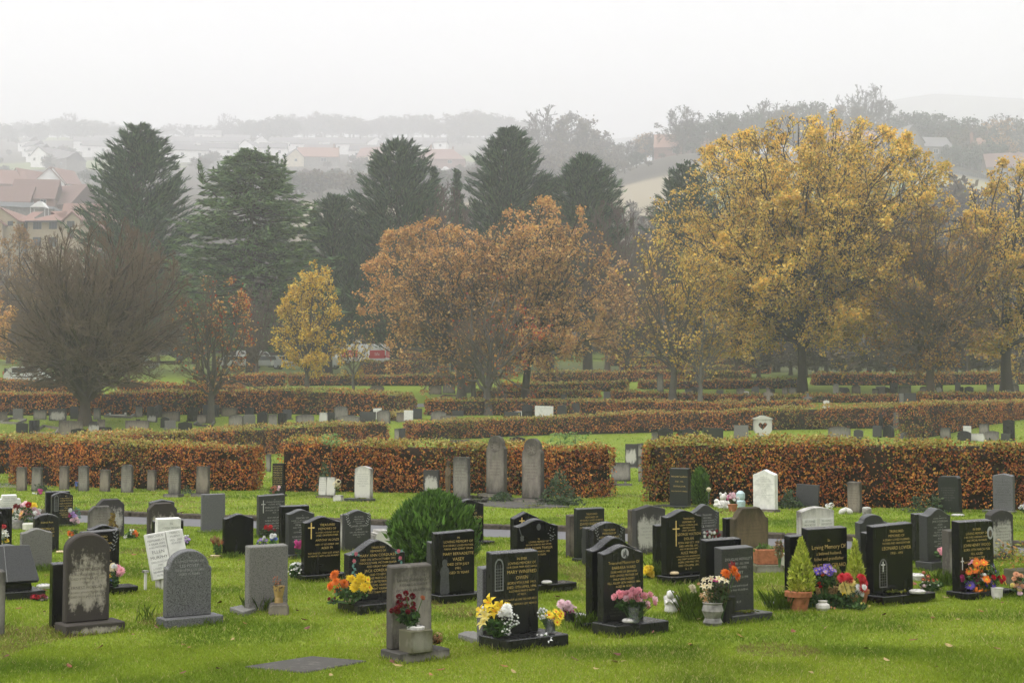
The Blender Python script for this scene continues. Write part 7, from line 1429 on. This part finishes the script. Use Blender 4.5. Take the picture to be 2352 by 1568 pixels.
# flats on the left
P = atY(105, 228., 640); Y0 = P.y; kk = Y0/F; ez = zpix(105, 508, Y0)-P.z; rz = zpix(105, 475, Y0)-P.z
r = empty('apartment_block', P, math.radians(-4), 'buff brick flats with red tiled roofs half hidden by the bare tree', 'apartment block')
X = lambda px: (px-105)*kk
MB().box(X(60), X(151), 0, 11, -8, ez).build('wall', MATS['buff_brick'], r)
rh = rz-ez; ro = MB(); x0, x1 = X(57), X(154); yy0, yy1 = -.6, 11.6; hx = 5.4
ro.add([(x0, yy0, ez), (x1, yy0, ez), (x1, yy1, ez), (x0, yy1, ez), (x0+hx, 5.5, ez+rh), (x1-hx, 5.5, ez+rh)], [(0, 1, 5, 4), (1, 2, 5), (2, 3, 4, 5), (3, 0, 4), (3, 2, 1, 0)]); ro.build('roof', MATS['roof_red'], r)
MB().box(x0, x1, yy0-.12, yy0-.01, ez-.28, ez+.02).build('gutter', MATS['gutter'], r)
def wing(xa, xb, y0, y1, ze, zr, apx=None):
    xm = (X(xa)+X(xb))/2 if apx is None else X(apx); MB().prism([(X(xa), -8), (X(xb), -8), (X(xb), ze), (xm, zr), (X(xa), ze)], y0, y1).build('wing_wall', MATS['buff_brick'], r)
    MB().prism([(X(xa)-.5, ze-.35), (xm, zr+.05), (X(xb)+.5, ze-.35), (X(xb)+.5, ze-.1), (xm, zr+.3), (X(xa)-.5, ze-.1)], y0-.3, y1+6).build('wing_roof', MATS['roof_red'], r)
wing(153, 190, -1.2, 8, ez, ez+1.3); wing(-60, 45, -2, 9, ez, ez+2.1, 5); wing(-40, 18, -3.2, 6, ez-.9, ez+.9, -10)
MB().box(X(45), X(60), .8, 8, -8, ez).build('recess', MATS['stone_wall'], r); MB().add([(X(40), -.5, ez), (X(66), -.5, ez), (X(66), 6, ez+rh), (X(40), 6, ez+rh), (X(40), -.5, ez-.2), (X(66), -.5, ez-.2)], [(0, 1, 2, 3), (4, 5, 1, 0)]).build('link_roof', MATS['roof_red'], r)
for px, py, w_p, h_p, y in ((83, 517.5, 18, 16, 0), (120, 517.5, 17, 16, 0), (83, 556, 18, 21, 0), (120, 556, 17, 21, 0), (52.5, 517, 11, 15, .8), (30, 516, 11, 9.5, -2), (2, 516, 11, 9, -3.2), (168, 518, 16, 14, -1.2), (168, 540, 13, 16, -1.2)):
    window(r, X(px), zpix(px, py, Y0)-P.z, w_p*kk, h_p*kk, y, 'dark_frame', bars=2)
house('brown roofed brick house with white windows above the flats, far left', 12, 478, 12, 8, 4.6, 3.6, 4, 'red_brick', 'roof_brown', [(-5, 2.6, .9, 1.6), (-1.5, 2.6, .9, 1.6), (3.6, 2.6, 1.4, 1.8)], Y=292)
house('brick house with white bay windows above the flats', 85, 480, 9, 9, 5, 4.4, 6, 'red_brick', 'roof_brown', [(-2.6, 3.6, 1.3, 1.5), (-.2, 3.6, .8, 1.4), (2.2, 3.8, 1.1, 1.7)], Y=294)
house('big brown roofed house right of the bay windowed one', 145, 484, 13, 10, 3.2, 4.6, -24, 'red_brick', 'roof_brown', [(-3, 1.8, 1.2, 1.4)], Y=297, group='brown roofed houses')
house('house with skylight in its pinkish roof behind the dark cypress', 205, 522, 9, 9, 2.8, 5.0, 8, 'red_brick', 'roof_red', [(-1, 1.6, 1.4, 1.2)], Y=262)
P = at(100, 470); P = atY(100, 281, 470)
r = empty('flat_roofed_hall', P, math.radians(3), 'long low hall with a curved grey roof just above the flats', 'building')
k2 = P.y/F; zz = zpix(40, 468, P.y)-P.z
MB().box(-120*k2, 25*k2, 0, 8, -6, zz-.6).build('wall', MATS['stone_wall'], r); MB().prism([(-121*k2, zz-.6), (26*k2, zz-1.3), (26*k2, zz-.9), (-20*k2, zz+.15), (-121*k2, zz+.4)], -.5, 8.5).build('roof', MATS['flat_roof'], r)
r = empty('awning', atY(88, 279, 470), 0, 'white pitched canopy in front of the brick houses', 'canopy'); zz = zpix(88, 473, r.location.y)-r.location.z
MB().prism([(-1.6, zz-.5), (2.2, zz-.5), (1.2, zz+.9), (.4, zz+.9)], -1.5, 1.5).build('roof', MATS['render_white'], r); [MB().box(q, q+.1, s_, s_+.1, -3, zz-.5).build('post', MATS['window_frame'], r) for q in (-1.5, 2.0) for s_ in (-1.4, 1.3)]
for i, (px, lab) in enumerate(((28, 'leftmost pinkish roofed house of the white gabled terrace'), (66, 'white gabled house left of the bigger gable'), (106, 'house with the biggest white gable in the terrace'), (124, 'narrow white gabled house beside the biggest gable'), (142, 'rightmost white gabled house of the terrace'))):
    house(lab, px, 450, 6.5 if i != 2 else 8, 8, 3.4, 4, (24, -34, 28, 12, -30)[i], 'render_white', 'roof_red', [(0, 2.4, 1.2, 1.2)], Y=372+i*3, ridge_y=i > 0, group='white gabled terrace', gable='render_white' if i else 'red_brick')
P = atY(186, 250, 520); r = empty('street_lamp', P, 0, 'thin street lamp post right of the flats', 'street lamp'); zt = zpix(186, 479, P.y)-P.z
MB().tube([(0, 0, -1), (0, 0, zt-.3), (-.2, 0, zt), (-.8, 0, zt+.05)], [.09, .06, .05, .05], 6).build('post', MATS['pot_grey'], r); MB().box(-1.2, -.7, -.12, .12, zt-.02, zt+.13).build('lamp_head', MATS['render_white'], r, bevel=.03)
# mid distance houses between the conifers
house('long red roofed house with chimney between the cedar and the lone topped cypress', 731, 392, 17, 9, 3.2, 4.4, 4, 'stone_wall', 'roof_orange', [(2.5, 1.8, 2.2, 1.3)], [(6.5, 0, 1.6)], Y=590, group='red roofed houses on the slope')
house('small cream gabled house left of the long red roofed house', 672, 392, 7, 8, 3.4, 3.2, 28, 'cream_wall', 'roof_grey', [(0, 2, 1, 1)], Y=585, ridge_y=True)
house('red roofed house with cream gable behind the lone topped cypress', 862, 385, 13, 9, 3.6, 4.2, -20, 'cream_wall', 'roof_red', [(-2, 2.2, 1.4, 1.4), (2, 2.2, 1.4, 1.4)], [(3, 0, 1.2)], Y=590, ridge_y=False)
house('red hip roofed bungalow with white window right of the lone topped cypress', 1012, 390, 20, 11, 2.6, 4.8, 0, 'red_brick', 'roof_red', [(4, 1.4, 1.6, 1.2)], [(-4, 0, 1.8), (5, 0, 1.0)], Y=575, hip=True)
P = atY(1023, 520, 410); r = empty('conservatory', P, 0, 'little white glazed conservatory under the hip roofed bungalow', 'conservatory'); zt = zpix(1023, 381, P.y)-P.z
MB().box(-2.2, 2.2, 0, 3, -2, zt-2.0).build('wall', MATS['render_white'], r); MB().prism([(-2.5, zt-2), (2.5, zt-2), (.6, zt-.4), (-.6, zt-.4)], -.2, 3.2).build('roof', MATS['render_white'], r)
for q in (-1.4, 0, 1.4): window(r, q, zt-3.2, 1.0, 1.6, 0)
# right hand ridge
house('red roofed house hidden by the tall bare tree on the right ridge', 1248, 345, 9, 8, 3, 4, 10, 'red_brick', 'roof_orange', [(0, 1.6, 1.4, 1.2)], Y=470, group='red roofed houses on the right ridge')
house('red roofed house behind the two stemmed bare tree', 1545, 338, 11, 8, 3, 4.5, -10, 'red_brick', 'roof_orange', [(1, 1.6, 1.4, 1.2)], [(3, 0, 1)], Y=440, group='red roofed houses on the right ridge')
house('red roofed house right of the two stemmed bare tree', 1618, 340, 9, 8, 3, 4.5, 14, 'red_brick', 'roof_orange', [(0, 1.6, 1.4, 1.2)], Y=442, group='red roofed houses on the right ridge')
house('grey gabled house with white barge boards behind the huge yellow tree', 2066, 352, 8, 12, 3.6, 4.4, 22, 'stone_wall', 'roof_grey', [(0, 3, 1.4, 1.4)], Y=405, ridge_y=True)
house('pink roofed house peeping over the crown of the huge yellow tree', 1955, 330, 14, 8, 3, 3.6, -4, 'red_brick', 'roof_red', [(-6, 2, 1.6, 1.4)], Y=420)
house('low grey roofed house beside the grey gabled house', 2120, 345, 14, 9, 3, 3.4, 6, 'stone_wall', 'roof_grey', [(2, 1.6, 1.4, 1.2)], Y=412)
house('orange hip roofed house with chimney at the far right', 2250, 345, 12, 11, 3.6, 6.2, 10, 'stone_wall', 'roof_orange', [(1, 2, 1.6, 1.2)], [(-2.5, 0, 1.6)], Y=420, hip=True)
house('long brown roofed row at the right edge', 2345, 372, 20, 10, 4, 4.4, -10, 'stone_wall', 'roof_brown', [(-6, 2, 1.6, 1.2), (0, 2, 1.6, 1.2)], [(4, 0, 1.4)], Y=395)
# white estate on the far left hill
WH = [(68,318,9,-34),(80,330,9,-34),(92,340,9,-34),(106,348,9,-30),(205,318,16,16),(222,330,13,14),(255,322,12,10),(240,310,11,12),(390,312,15,10),(405,332,16,12),(432,318,16,12),(440,340,15,10),(470,316,14,8),(478,300,16,10),(505,335,17,6),(528,318,14,8),(545,308,15,6),(575,330,9,-30),(600,318,8,14),(628,335,13,4),(652,318,15,4),(700,325,14,4),(735,338,14,0),(760,318,16,0),(800,325,18,2),(840,340,14,0),(862,322,10,18),(905,328,16,-4),(960,332,14,-6),(1000,320,13,-6)]
for i, (px, py, w, yw) in enumerate(WH):
    house('white rendered house in the misty estate on the far left hill', px, py, w, 8, 4.6, 3, yw, 'render_white', 'roof_grey', [(-w*.25, 2.8, 1.2, 1.2), (w*.25, 2.8, 1.2, 1.2)], Y=760-(py-318)*6, group='misty white houses on the far hill', ridge_y=i in (3, 17, 18, 26))
for i, (px, py) in enumerate(((112, 366), (122, 372), (132, 378), (142, 384), (152, 388), (162, 393))):
    house('grey stepped terrace house below the white row on the far left hill', px, py, 7, 9, 4, 3, -34, 'stone_wall', 'roof_grey', [(0, 2, 1, 1)], Y=610-i*12, group='stepped grey terrace on the far hill')
# fence along the ridge field
P0, P1 = atY(2135, 383, 352), atY(2352, 388, 388); n = 46; mb = MB(); L = (P1-P0).length
r = empty('field_fence', P0, 0, 'dark fence line along the upper edge of the green field on the right', 'fence')
pts = [P0.lerp(P1, i/n) for i in range(n+8)]; pts = [Vector((p.x, p.y, gz(p.x, p.y)))-P0 for p in pts]
for i, p in enumerate(pts): MB().box(p.x-.08, p.x+.08, p.y-.08, p.y+.08, p.z-.3, p.z+1.4).build('post', MATS['gutter'], r)
for h in (.3, .7, 1.1): MB().tube([p+Vector((0, 0, h)) for p in pts], [.12]*len(pts), 4).build('rail', MATS['gutter'], r)
plain('fleece', (.6,.58,.52), .95, .1, .2, 20)
sh = None
for i, (px, Yq) in enumerate(((2262, 352), (2285, 350), (2306, 352), (2205, 330), (2222, 326))):
    P = atY(px, Yq, 400); sc2 = P.y/(187+(P.y-187)/FAR); o = MB().tube([(-.55, 0, .62), (-.2, 0, .72), (.3, 0, .7), (.55, 0, .62)], [.2, .36, .36, .2], 8).tube([(.55, 0, .66), (.75, 0, .8), (.92, 0, .72)], [.14, .13, .07], 6).tube([(-.35, -.14, .5), (-.35, -.14, 0)], [.07, .05], 5).tube([(-.35, .14, .5), (-.35, .14, 0)], [.07, .05], 5).tube([(.35, -.14, .5), (.35, -.14, 0)], [.07, .05], 5).tube([(.35, .14, .5), (.35, .14, 0)], [.07, .05], 5).build('sheep', MATS['fleece'], None, smooth=True, loc=P, rot=(0, 0, i*1.3)); o.scale = (sc2,)*3; tag(o, 'tiny white sheep grazing on the green field at the right', 'sheep', 'sheep on the field')
# ---- far trees: a few meshes, many trees
plain('far_twig', (.060,.048,.042), .9, .1, .2, 2)
def far_kind(seed, prof, H, W, leaves=0, pal=None, z0=2.2, n=(14, 9, 7)):
    d = make_tree(H, W, z0, prof, .4, n1=n[0], n2=n[1], n3=n[2], n4=4, leaves=leaves, leaf=.5, pal=pal, seed=seed, twig_r=.045, spread=.5, wisp=.14, fork=2.2)
    w = idx_mesh('trunk', d[0][0], d[0][1], [MATS['bark_brown']]); c = idx_mesh('crown', d[1][0], d[1][1], [MATS['far_twig']], smooth=False)
    f = np_mesh('foliage', d[2][0].reshape(-1, 3), 4, [MATS['leaf']], d[2][1]) if d[2] else None
    return (w, c, f, H)
BR = [(.10,.075,.05), (.13,.10,.06), (.08,.06,.045)]; GRN = [(.045,.06,.035), (.06,.08,.045), (.035,.045,.03)]
K = {'bare': far_kind(101, 'dome', 14, 7.5), 'bare2': far_kind(103, 'fan', 15, 7), 'wide': far_kind(105, 'broad', 13, 9), 'brown': far_kind(107, 'dome', 12, 6.5, 2600, BR), 'green': far_kind(109, 'dome', 11, 6, 3200, GRN), 'bush': far_kind(111, 'dome', 6, 5, 1500, BR, .3), 'gbush': far_kind(113, 'dome', 5.5, 4.5, 1500, GRN, .3), 'rust': far_kind(115, 'dome', 9, 5, 1900, TAN)}
KW = {'bare': 'bare domed tree', 'bare2': 'bare upswept tree', 'wide': 'wide bare tree', 'brown': 'brown leaved tree', 'green': 'dark green tree', 'bush': 'brown bush', 'gbush': 'dark green bush', 'rust': 'russet tree'}
def far_tree(kind, px, Y, ytop, where, group, hs=1., label=None, ysink=0.):
    P = atY(px, Y, 320); w, c, f, H0 = K[kind]; s = max(.35, (zpix(px, ytop, P.y)-P.z)/H0); r = empty('far_bush' if 'bush' in kind else 'far_tree', P, rnd.random()*6.28, label or ('hazy %s %s' % (KW[kind], where)), 'bush' if 'bush' in kind else 'tree', group)
    r.scale = (s*hs, s*hs, s); link('trunk', w, r); link('crown', c, r)
    if f: link('foliage', f, r)
ks = list(K)
rr = random.Random(77)
# skyline of the left hill
xs = list(range(-20, 1240, 17))
for i, px in enumerate(xs):
    y = np.interp(px, [0, 60, 150, 250, 350, 450, 560, 640, 700, 780, 830, 880, 940, 1000, 1060, 1120, 1200, 1260], [288, 282, 276, 286, 290, 288, 278, 268, 266, 264, 274, 272, 262, 276, 262, 262, 278, 290])+rr.uniform(-6, 7)
    far_tree(rr.choice(['bare', 'wide', 'brown', 'bare', 'green', 'brown', 'wide']), px+rr.uniform(-7, 7), 930+rr.uniform(-60, 60), y, 'on the skyline of the far left hill', 'misty trees along the left skyline', rr.uniform(1.2, 1.9))
for px, yt in ((162, 258), (520, 260), (132, 276)): far_tree('bare2', px, 900, yt, 'on the skyline of the far left hill', 'misty trees along the left skyline')
# scattered on the left slope
for i in range(104):
    px = rr.uniform(-10, 1180); yb = rr.uniform(322, 440) if px > 240 else rr.uniform(300, 425); Yq = at(px, yb).y; Yq = min(940, 187+(Yq-187)/FAR) if Yq > 187 else Yq; h = rr.uniform(12, 26)*(600/Yq)**.5
    far_tree(rr.choice(['brown', 'bush', 'gbush', 'green', 'bush', 'bare']), px, Yq, yb-h*1.15, 'on the slope of the far left hill', 'misty trees on the left slope', rr.uniform(.9, 1.4))
for i in range(26):
    px = rr.uniform(640, 1200); Yq = rr.uniform(372, 470); far_tree(rr.choice(['bush', 'gbush', 'brown', 'bare', 'bush']), px, Yq, zy if False else rr.uniform(388, 412)-(0 if px < 900 else 8), 'along the hedge above the tan field', 'misty shrubs above the tan field', 1.3)
for px, Yq, yt, kd in ((1205, 470, 300, 'bare'), (1262, 455, 246, 'wide'), (1322, 452, 270, 'brown'), (1345, 452, 300, 'brown'), (1290, 440, 330, 'brown'), (1235, 430, 345, 'bush'), (1385, 470, 318, 'green'), (1420, 440, 335, 'brown'), (1450, 430, 322, 'bare'), (1482, 450, 308, 'rust'), (1500, 445, 303, 'bare2'), (1462, 400, 350, 'green'), (1520, 410, 355, 'bush'), (1570, 430, 244, 'wide'), (1592, 432, 280, 'green'), (1555, 405, 340, 'bare'), (1610, 400, 345, 'bush'), (1635, 425, 322, 'bare'), (1660, 430, 262, 'green'), (1700, 430, 268, 'bare2'), (1722, 432, 262, 'green'), (1765, 440, 228, 'bare'), (1740, 435, 250, 'bare2'), (1808, 440, 244, 'brown'), (1835, 440, 236, 'bare'), (1862, 440, 240, 'green'), (1905, 445, 250, 'brown'), (1985, 450, 196, 'bare2'), (2010, 448, 226, 'bare'), (1950, 446, 244, 'brown'), (2085, 445, 262, 'green'), (2115, 442, 264, 'green'), (2150, 440, 268, 'green'), (2180, 440, 282, 'brown'), (2210, 438, 276, 'green'), (2232, 430, 288, 'brown'), (2170, 425, 312, 'bush'), (2205, 415, 322, 'bush'), (2240, 412, 330, 'bush'), (2290, 440, 282, 'rust'), (2310, 445, 264, 'wide'), (2275, 410, 330, 'gbush'), (2340, 440, 280, 'brown'), (2300, 412, 322, 'rust'), (2190, 404, 338, 'gbush'), (2225, 408, 345, 'gbush'), (1365, 425, 345, 'bush'), (1310, 420, 350, 'bush'), (1400, 405, 362, 'bush'), (1435, 395, 372, 'bush'), (1490, 392, 378, 'bush'), (1250, 405, 366, 'bush')):
    far_tree(kd, px, Yq, yt, 'on the ridge at the right', 'misty trees along the right ridge', rr.uniform(.95, 1.2))
for i in range(20):
    px = 1130+i*62+rr.uniform(-15, 15); Yq = rr.uniform(245, 268); far_tree(rr.choice(['bare', 'brown', 'bush', 'bare']), px, Yq, rr.uniform(455, 500) if px < 2050 else rr.uniform(425, 450), 'in the hedge row below the fields', 'misty hedge row trees below the fields', 1.1)
for i in range(72):
    px = -60+i*34.5+rr.uniform(-14, 14); Yq = rr.uniform(188, 225); far_tree(rr.choice(['brown', 'bush', 'bare', 'bare', 'brown', 'bare2']), px, Yq, rr.uniform(610, 700), 'in the dim wood behind the cemetery trees', 'dim trees behind the cemetery', 1.2)
for i in range(58):
    px = -60+i*43+rr.uniform(-16, 16); Yq = rr.uniform(168, 186)
    if 770 < px < 915: continue
    far_tree(rr.choice(['bush', 'bush', 'brown', 'gbush', 'bush', 'bare']), px, Yq, rr.uniform(735, 800), 'in the thicket at the top of the cemetery', 'dusky shrubs at the top of the cemetery', 1.3)
for i in range(26):
    px = 1740+i*26+rr.uniform(-10, 10); far_tree(rr.choice(['bush', 'gbush', 'bush', 'brown']), px, rr.uniform(132, 152), rr.uniform(790, 828), 'in the undergrowth behind the right hand hedges', 'dusky undergrowth behind the right hedges', 1.5)
V = []; n = 9000; ctr = [(rr.uniform(19, 34), -24+i*4.5, rr.uniform(2.6, 4.), rr.uniform(6, 9)) for i in range(13)]
for cx_, cy_, w_2, h_2 in ctr:
    m = n//13; q = nrs.randn(m, 3); q /= np.linalg.norm(q, axis=1)[:, None]; V.append(leaf_quads(q*np.array([w_2, w_2, h_2])*(.7+.3*nrs.rand(m, 1))+np.array([cx_, cy_, h_2*.95]), q, .9, .8))
tag(link('wood', np_mesh('wood', np.concatenate(V).reshape(-1, 3), 4, [MATS['needle']], pick(GRN, sum(len(v) for v in V)))), kind='stuff')  # unseen tree mass right of the view, added to darken reflections in polished stones
# ---- vehicles
plain('van_white', (.74,.74,.74), .35, .5, .05, 2); plain('van_red', (.55,.03,.05), .35, .5, .05, 2); plain('car_silver', (.45,.46,.48), .3, .5, .05, 2); plain('tyre', (.02,.02,.02), .9); plain('tail_light', (.4,.02,.02), .3)
def van(label, x, Y, yaw, L=5.6, Hh=2.6, wd=2.0, red=True, body='van_white', car=False, group=None):
    P = atY(x, Y, 850); r = empty('parked_car' if car else 'parked_van', P, math.radians(yaw), label, 'car' if car else 'van', group); w = wd/2
    if car: pr = [(-L/2, .35), (L/2, .35), (L/2, .75), (L*.3, .92), (L*.14, 1.45), (-L*.36, 1.47), (-L*.47, .95), (-L/2, .85)]
    else: pr = [(-L/2, .4), (L/2, .4), (L/2+.05, 1.0), (L*.36, 1.25), (L*.24, Hh*.93), (L*.16, Hh), (-L*.47, Hh), (-L/2, Hh*.96)]
    MB().prism(pr, -w, w).build('body', MATS[body], r, bevel=.06, seg=2)
    for sx in (-L*.32, L*.32):
        for sy in (-w+.12, w-.12):
            t_ = MB().lathe([(.34, -.11), (.34, .11)], 16).build('wheel', MATS['tyre'], r, loc=(sx, sy, .34), rot=(PI/2, 0, 0)); MB().lathe([(.2, -.115), (.2, .115)], 12).build('rim', MATS['car_silver'], t_)
    for sy in (-1, 1):
        if car: MB().prism([(-L*.34, .98), (L*.20, .98), (L*.11, 1.38), (-L*.31, 1.40)], sy*w-.01, sy*w+.012).build('side_window', MATS['window_pane'], r)
        else:
            MB().prism([(L*.17, 1.4), (L*.33, 1.4), (L*.245, Hh*.86), (L*.17, Hh*.86)], sy*w-.01, sy*w+.012).build('side_window', MATS['window_pane'], r)
            if red:
                p = MB().box(-L*.46, -L*.12, sy*w-.01, sy*w+.008, .85, Hh*.70).build('red_panel', MATS['van_red'], r)
                V, Fc = letter_mesh(['life'], -L*.42, -L*.16, Hh*.66, .95); o = link('lettering', mesh_from('lettering', V, Fc, [MATS['van_white']]), p, (0, sy*(w+.012), 0), (0, 0, 0 if sy < 0 else PI)); o.location.x = 0 if sy < 0 else -L*.58
    xr = -L/2
    if not car: 
        MB().box(xr-.02, xr+.01, -w*.86, -.02, Hh*.58, Hh*.88).box(xr-.02, xr+.01, .02, w*.86, Hh*.58, Hh*.88).build('rear_window', MATS['window_pane'], r) if not red else None
        if red:
            p = MB().box(xr-.015, xr+.01, -w*.9, w*.9, .75, Hh*.70).build('red_panel', MATS['van_red'], r)
            V, Fc = letter_mesh(['life'], -.7, .7, Hh*.66, .95); link('lettering', mesh_from('lettering', V, Fc, [MATS['van_white']]), p, (xr-.02, 0, 0), (0, 0, -PI/2))
    else: MB().box(xr+.04, xr+.2, -w*.8, w*.8, .98, 1.36).build('rear_window', MATS['window_pane'], r)
    for sy in (-1, 1): MB().box(xr-.03, xr+.03, sy*w*.92-.09, sy*w*.92+.09, .8, 1.1).build('tail_light', MATS['tail_light'], r)
van('white van with red panel seen from the side, left of the pair', 833, 168, 8, L=5.4, Hh=2.4)
van('white van with red panel on its rear, right of the pair', 880, 166, 80, L=5.2, Hh=2.4)
van('white van without red panel behind the pair of red panelled vans', 800, 176, 4, L=6, Hh=2.7, red=False)
van('white car with dark windows behind the left field bare tree', 74, 120, 4, L=4.3, car=True, body='van_white', wd=1.8)
for x, yw, bd, lab in ((545, 10, 'van_white', 'white car half hidden behind the red berried tree'), (612, 170, 'car_silver', 'silver car between the red berried and the yellow tree'), (668, 6, 'van_white', 'white car just left of the yellow tree'), (740, 172, 'van_white', 'white car behind the yellow tree'), (320, 8, 'car_silver', 'silver car glimpsed through the left field bare tree')):
    van(lab, x, 158, yw, L=4.3, car=True, body=bd, wd=1.8)
van('plain white van parked behind the red berried tree', 590, 162, 6, L=4.6, Hh=1.9, red=False)
# ------------------------------------------------------------------ air, light, camera
mb = MB().box(-2000, 2000, -90, 2400, -1.2, 620)
t = NT('haze'); t.t.nodes.remove(t.b); pv = t.n('ShaderNodeVolumePrincipled')
pv.inputs['Color'].default_value = (.915, .915, .935, 1); pv.inputs['Density'].default_value = HAZE; pv.inputs['Anisotropy'].default_value = .35
t.l(pv.outputs[0], t.t.nodes['Material Output'].inputs['Volume'])
tag(mb.build('haze', t.m), kind='stuff')
w = bpy.data.worlds.new('World'); sc.world = w; w.use_nodes = True; nt = w.node_tree; bg = nt.nodes['Background']
SUN_EL, SUN_AZ = math.radians(42), math.radians(-110)       # azimuth clockwise from +Y
sky = nt.nodes.new('ShaderNodeTexSky'); sky.sky_type = 'NISHITA'; sky.sun_disc = False; sky.sun_elevation = SUN_EL; sky.sun_rotation = SUN_AZ; sky.dust_density = 4; sky.air_density = 1.5
hs = nt.nodes.new('ShaderNodeHueSaturation'); hs.inputs['Saturation'].default_value = .12; hs.inputs['Value'].default_value = .8; nt.links.new(sky.outputs[0], hs.inputs['Color'])
tc = nt.nodes.new('ShaderNodeTexCoord'); sx = nt.nodes.new('ShaderNodeSeparateXYZ'); nt.links.new(tc.outputs['Generated'], sx.inputs[0])
rp = nt.nodes.new('ShaderNodeValToRGB'); e = rp.color_ramp.elements; e[0].position = 0.; e[0].color = (.185, .185, .191, 1); e[1].position = 1.; e[1].color = (1., .995, .99, 1)
m_ = e.new(.22); m_.color = (.165, .165, .171, 1)
nt.links.new(sx.outputs[2], rp.inputs[0])
sc_ = nt.nodes.new('ShaderNodeVectorMath'); sc_.operation = 'SCALE'; sc_.inputs['Scale'].default_value = OVERCAST; nt.links.new(rp.outputs[0], sc_.inputs[0])
mx = nt.nodes.new('ShaderNodeMix'); mx.data_type = 'RGBA'; mx.inputs[0].default_value = .85; nt.links.new(hs.outputs[0], mx.inputs[6]); nt.links.new(sc_.outputs[0], mx.inputs[7])
nt.links.new(mx.outputs[2], bg.inputs['Color']); bg.inputs['Strength'].default_value = .1
su = bpy.data.lights.new('sun', 'SUN'); su.energy = 1.5; su.angle = math.radians(18); su.color = (1., .97, .93)
so = bpy.data.objects.new('sun', su); COL.objects.link(so); so.location = (-60, -20, 60)
dv = Vector((math.sin(SUN_AZ)*math.cos(SUN_EL), math.cos(SUN_AZ)*math.cos(SUN_EL), math.sin(SUN_EL))); so.rotation_euler = dv.to_track_quat('Z', 'Y').to_euler()
cam = bpy.data.cameras.new('camera'); co = bpy.data.objects.new('camera', cam); COL.objects.link(co)
cam.sensor_width = 36.; cam.sensor_fit = 'HORIZONTAL'; cam.lens = 36.*F/2352.; cam.clip_start = .1; cam.clip_end = 6000
co.location = (0, 0, CAMH); co.rotation_euler = (PI/2+PIT, 0, 0); sc.camera = co
sc.view_settings.view_transform = 'Standard'; sc.view_settings.look = 'None'; sc.view_settings.exposure = EXPO; sc.view_settings.gamma = 1
cy = sc.cycles; cy.max_bounces = 7; cy.diffuse_bounces = 3; cy.glossy_bounces = 2; cy.transmission_bounces = 4; cy.volume_bounces = 3; cy.transparent_max_bounces = 8
cy.use_denoising = True; cy.denoiser = 'OPENIMAGEDENOISE'; cy.denoising_input_passes = 'RGB_ALBEDO_NORMAL'; cy.denoising_prefilter = 'ACCURATE'
cy.caustics_reflective = False; cy.caustics_refractive = False; cy.sample_clamp_indirect = 8
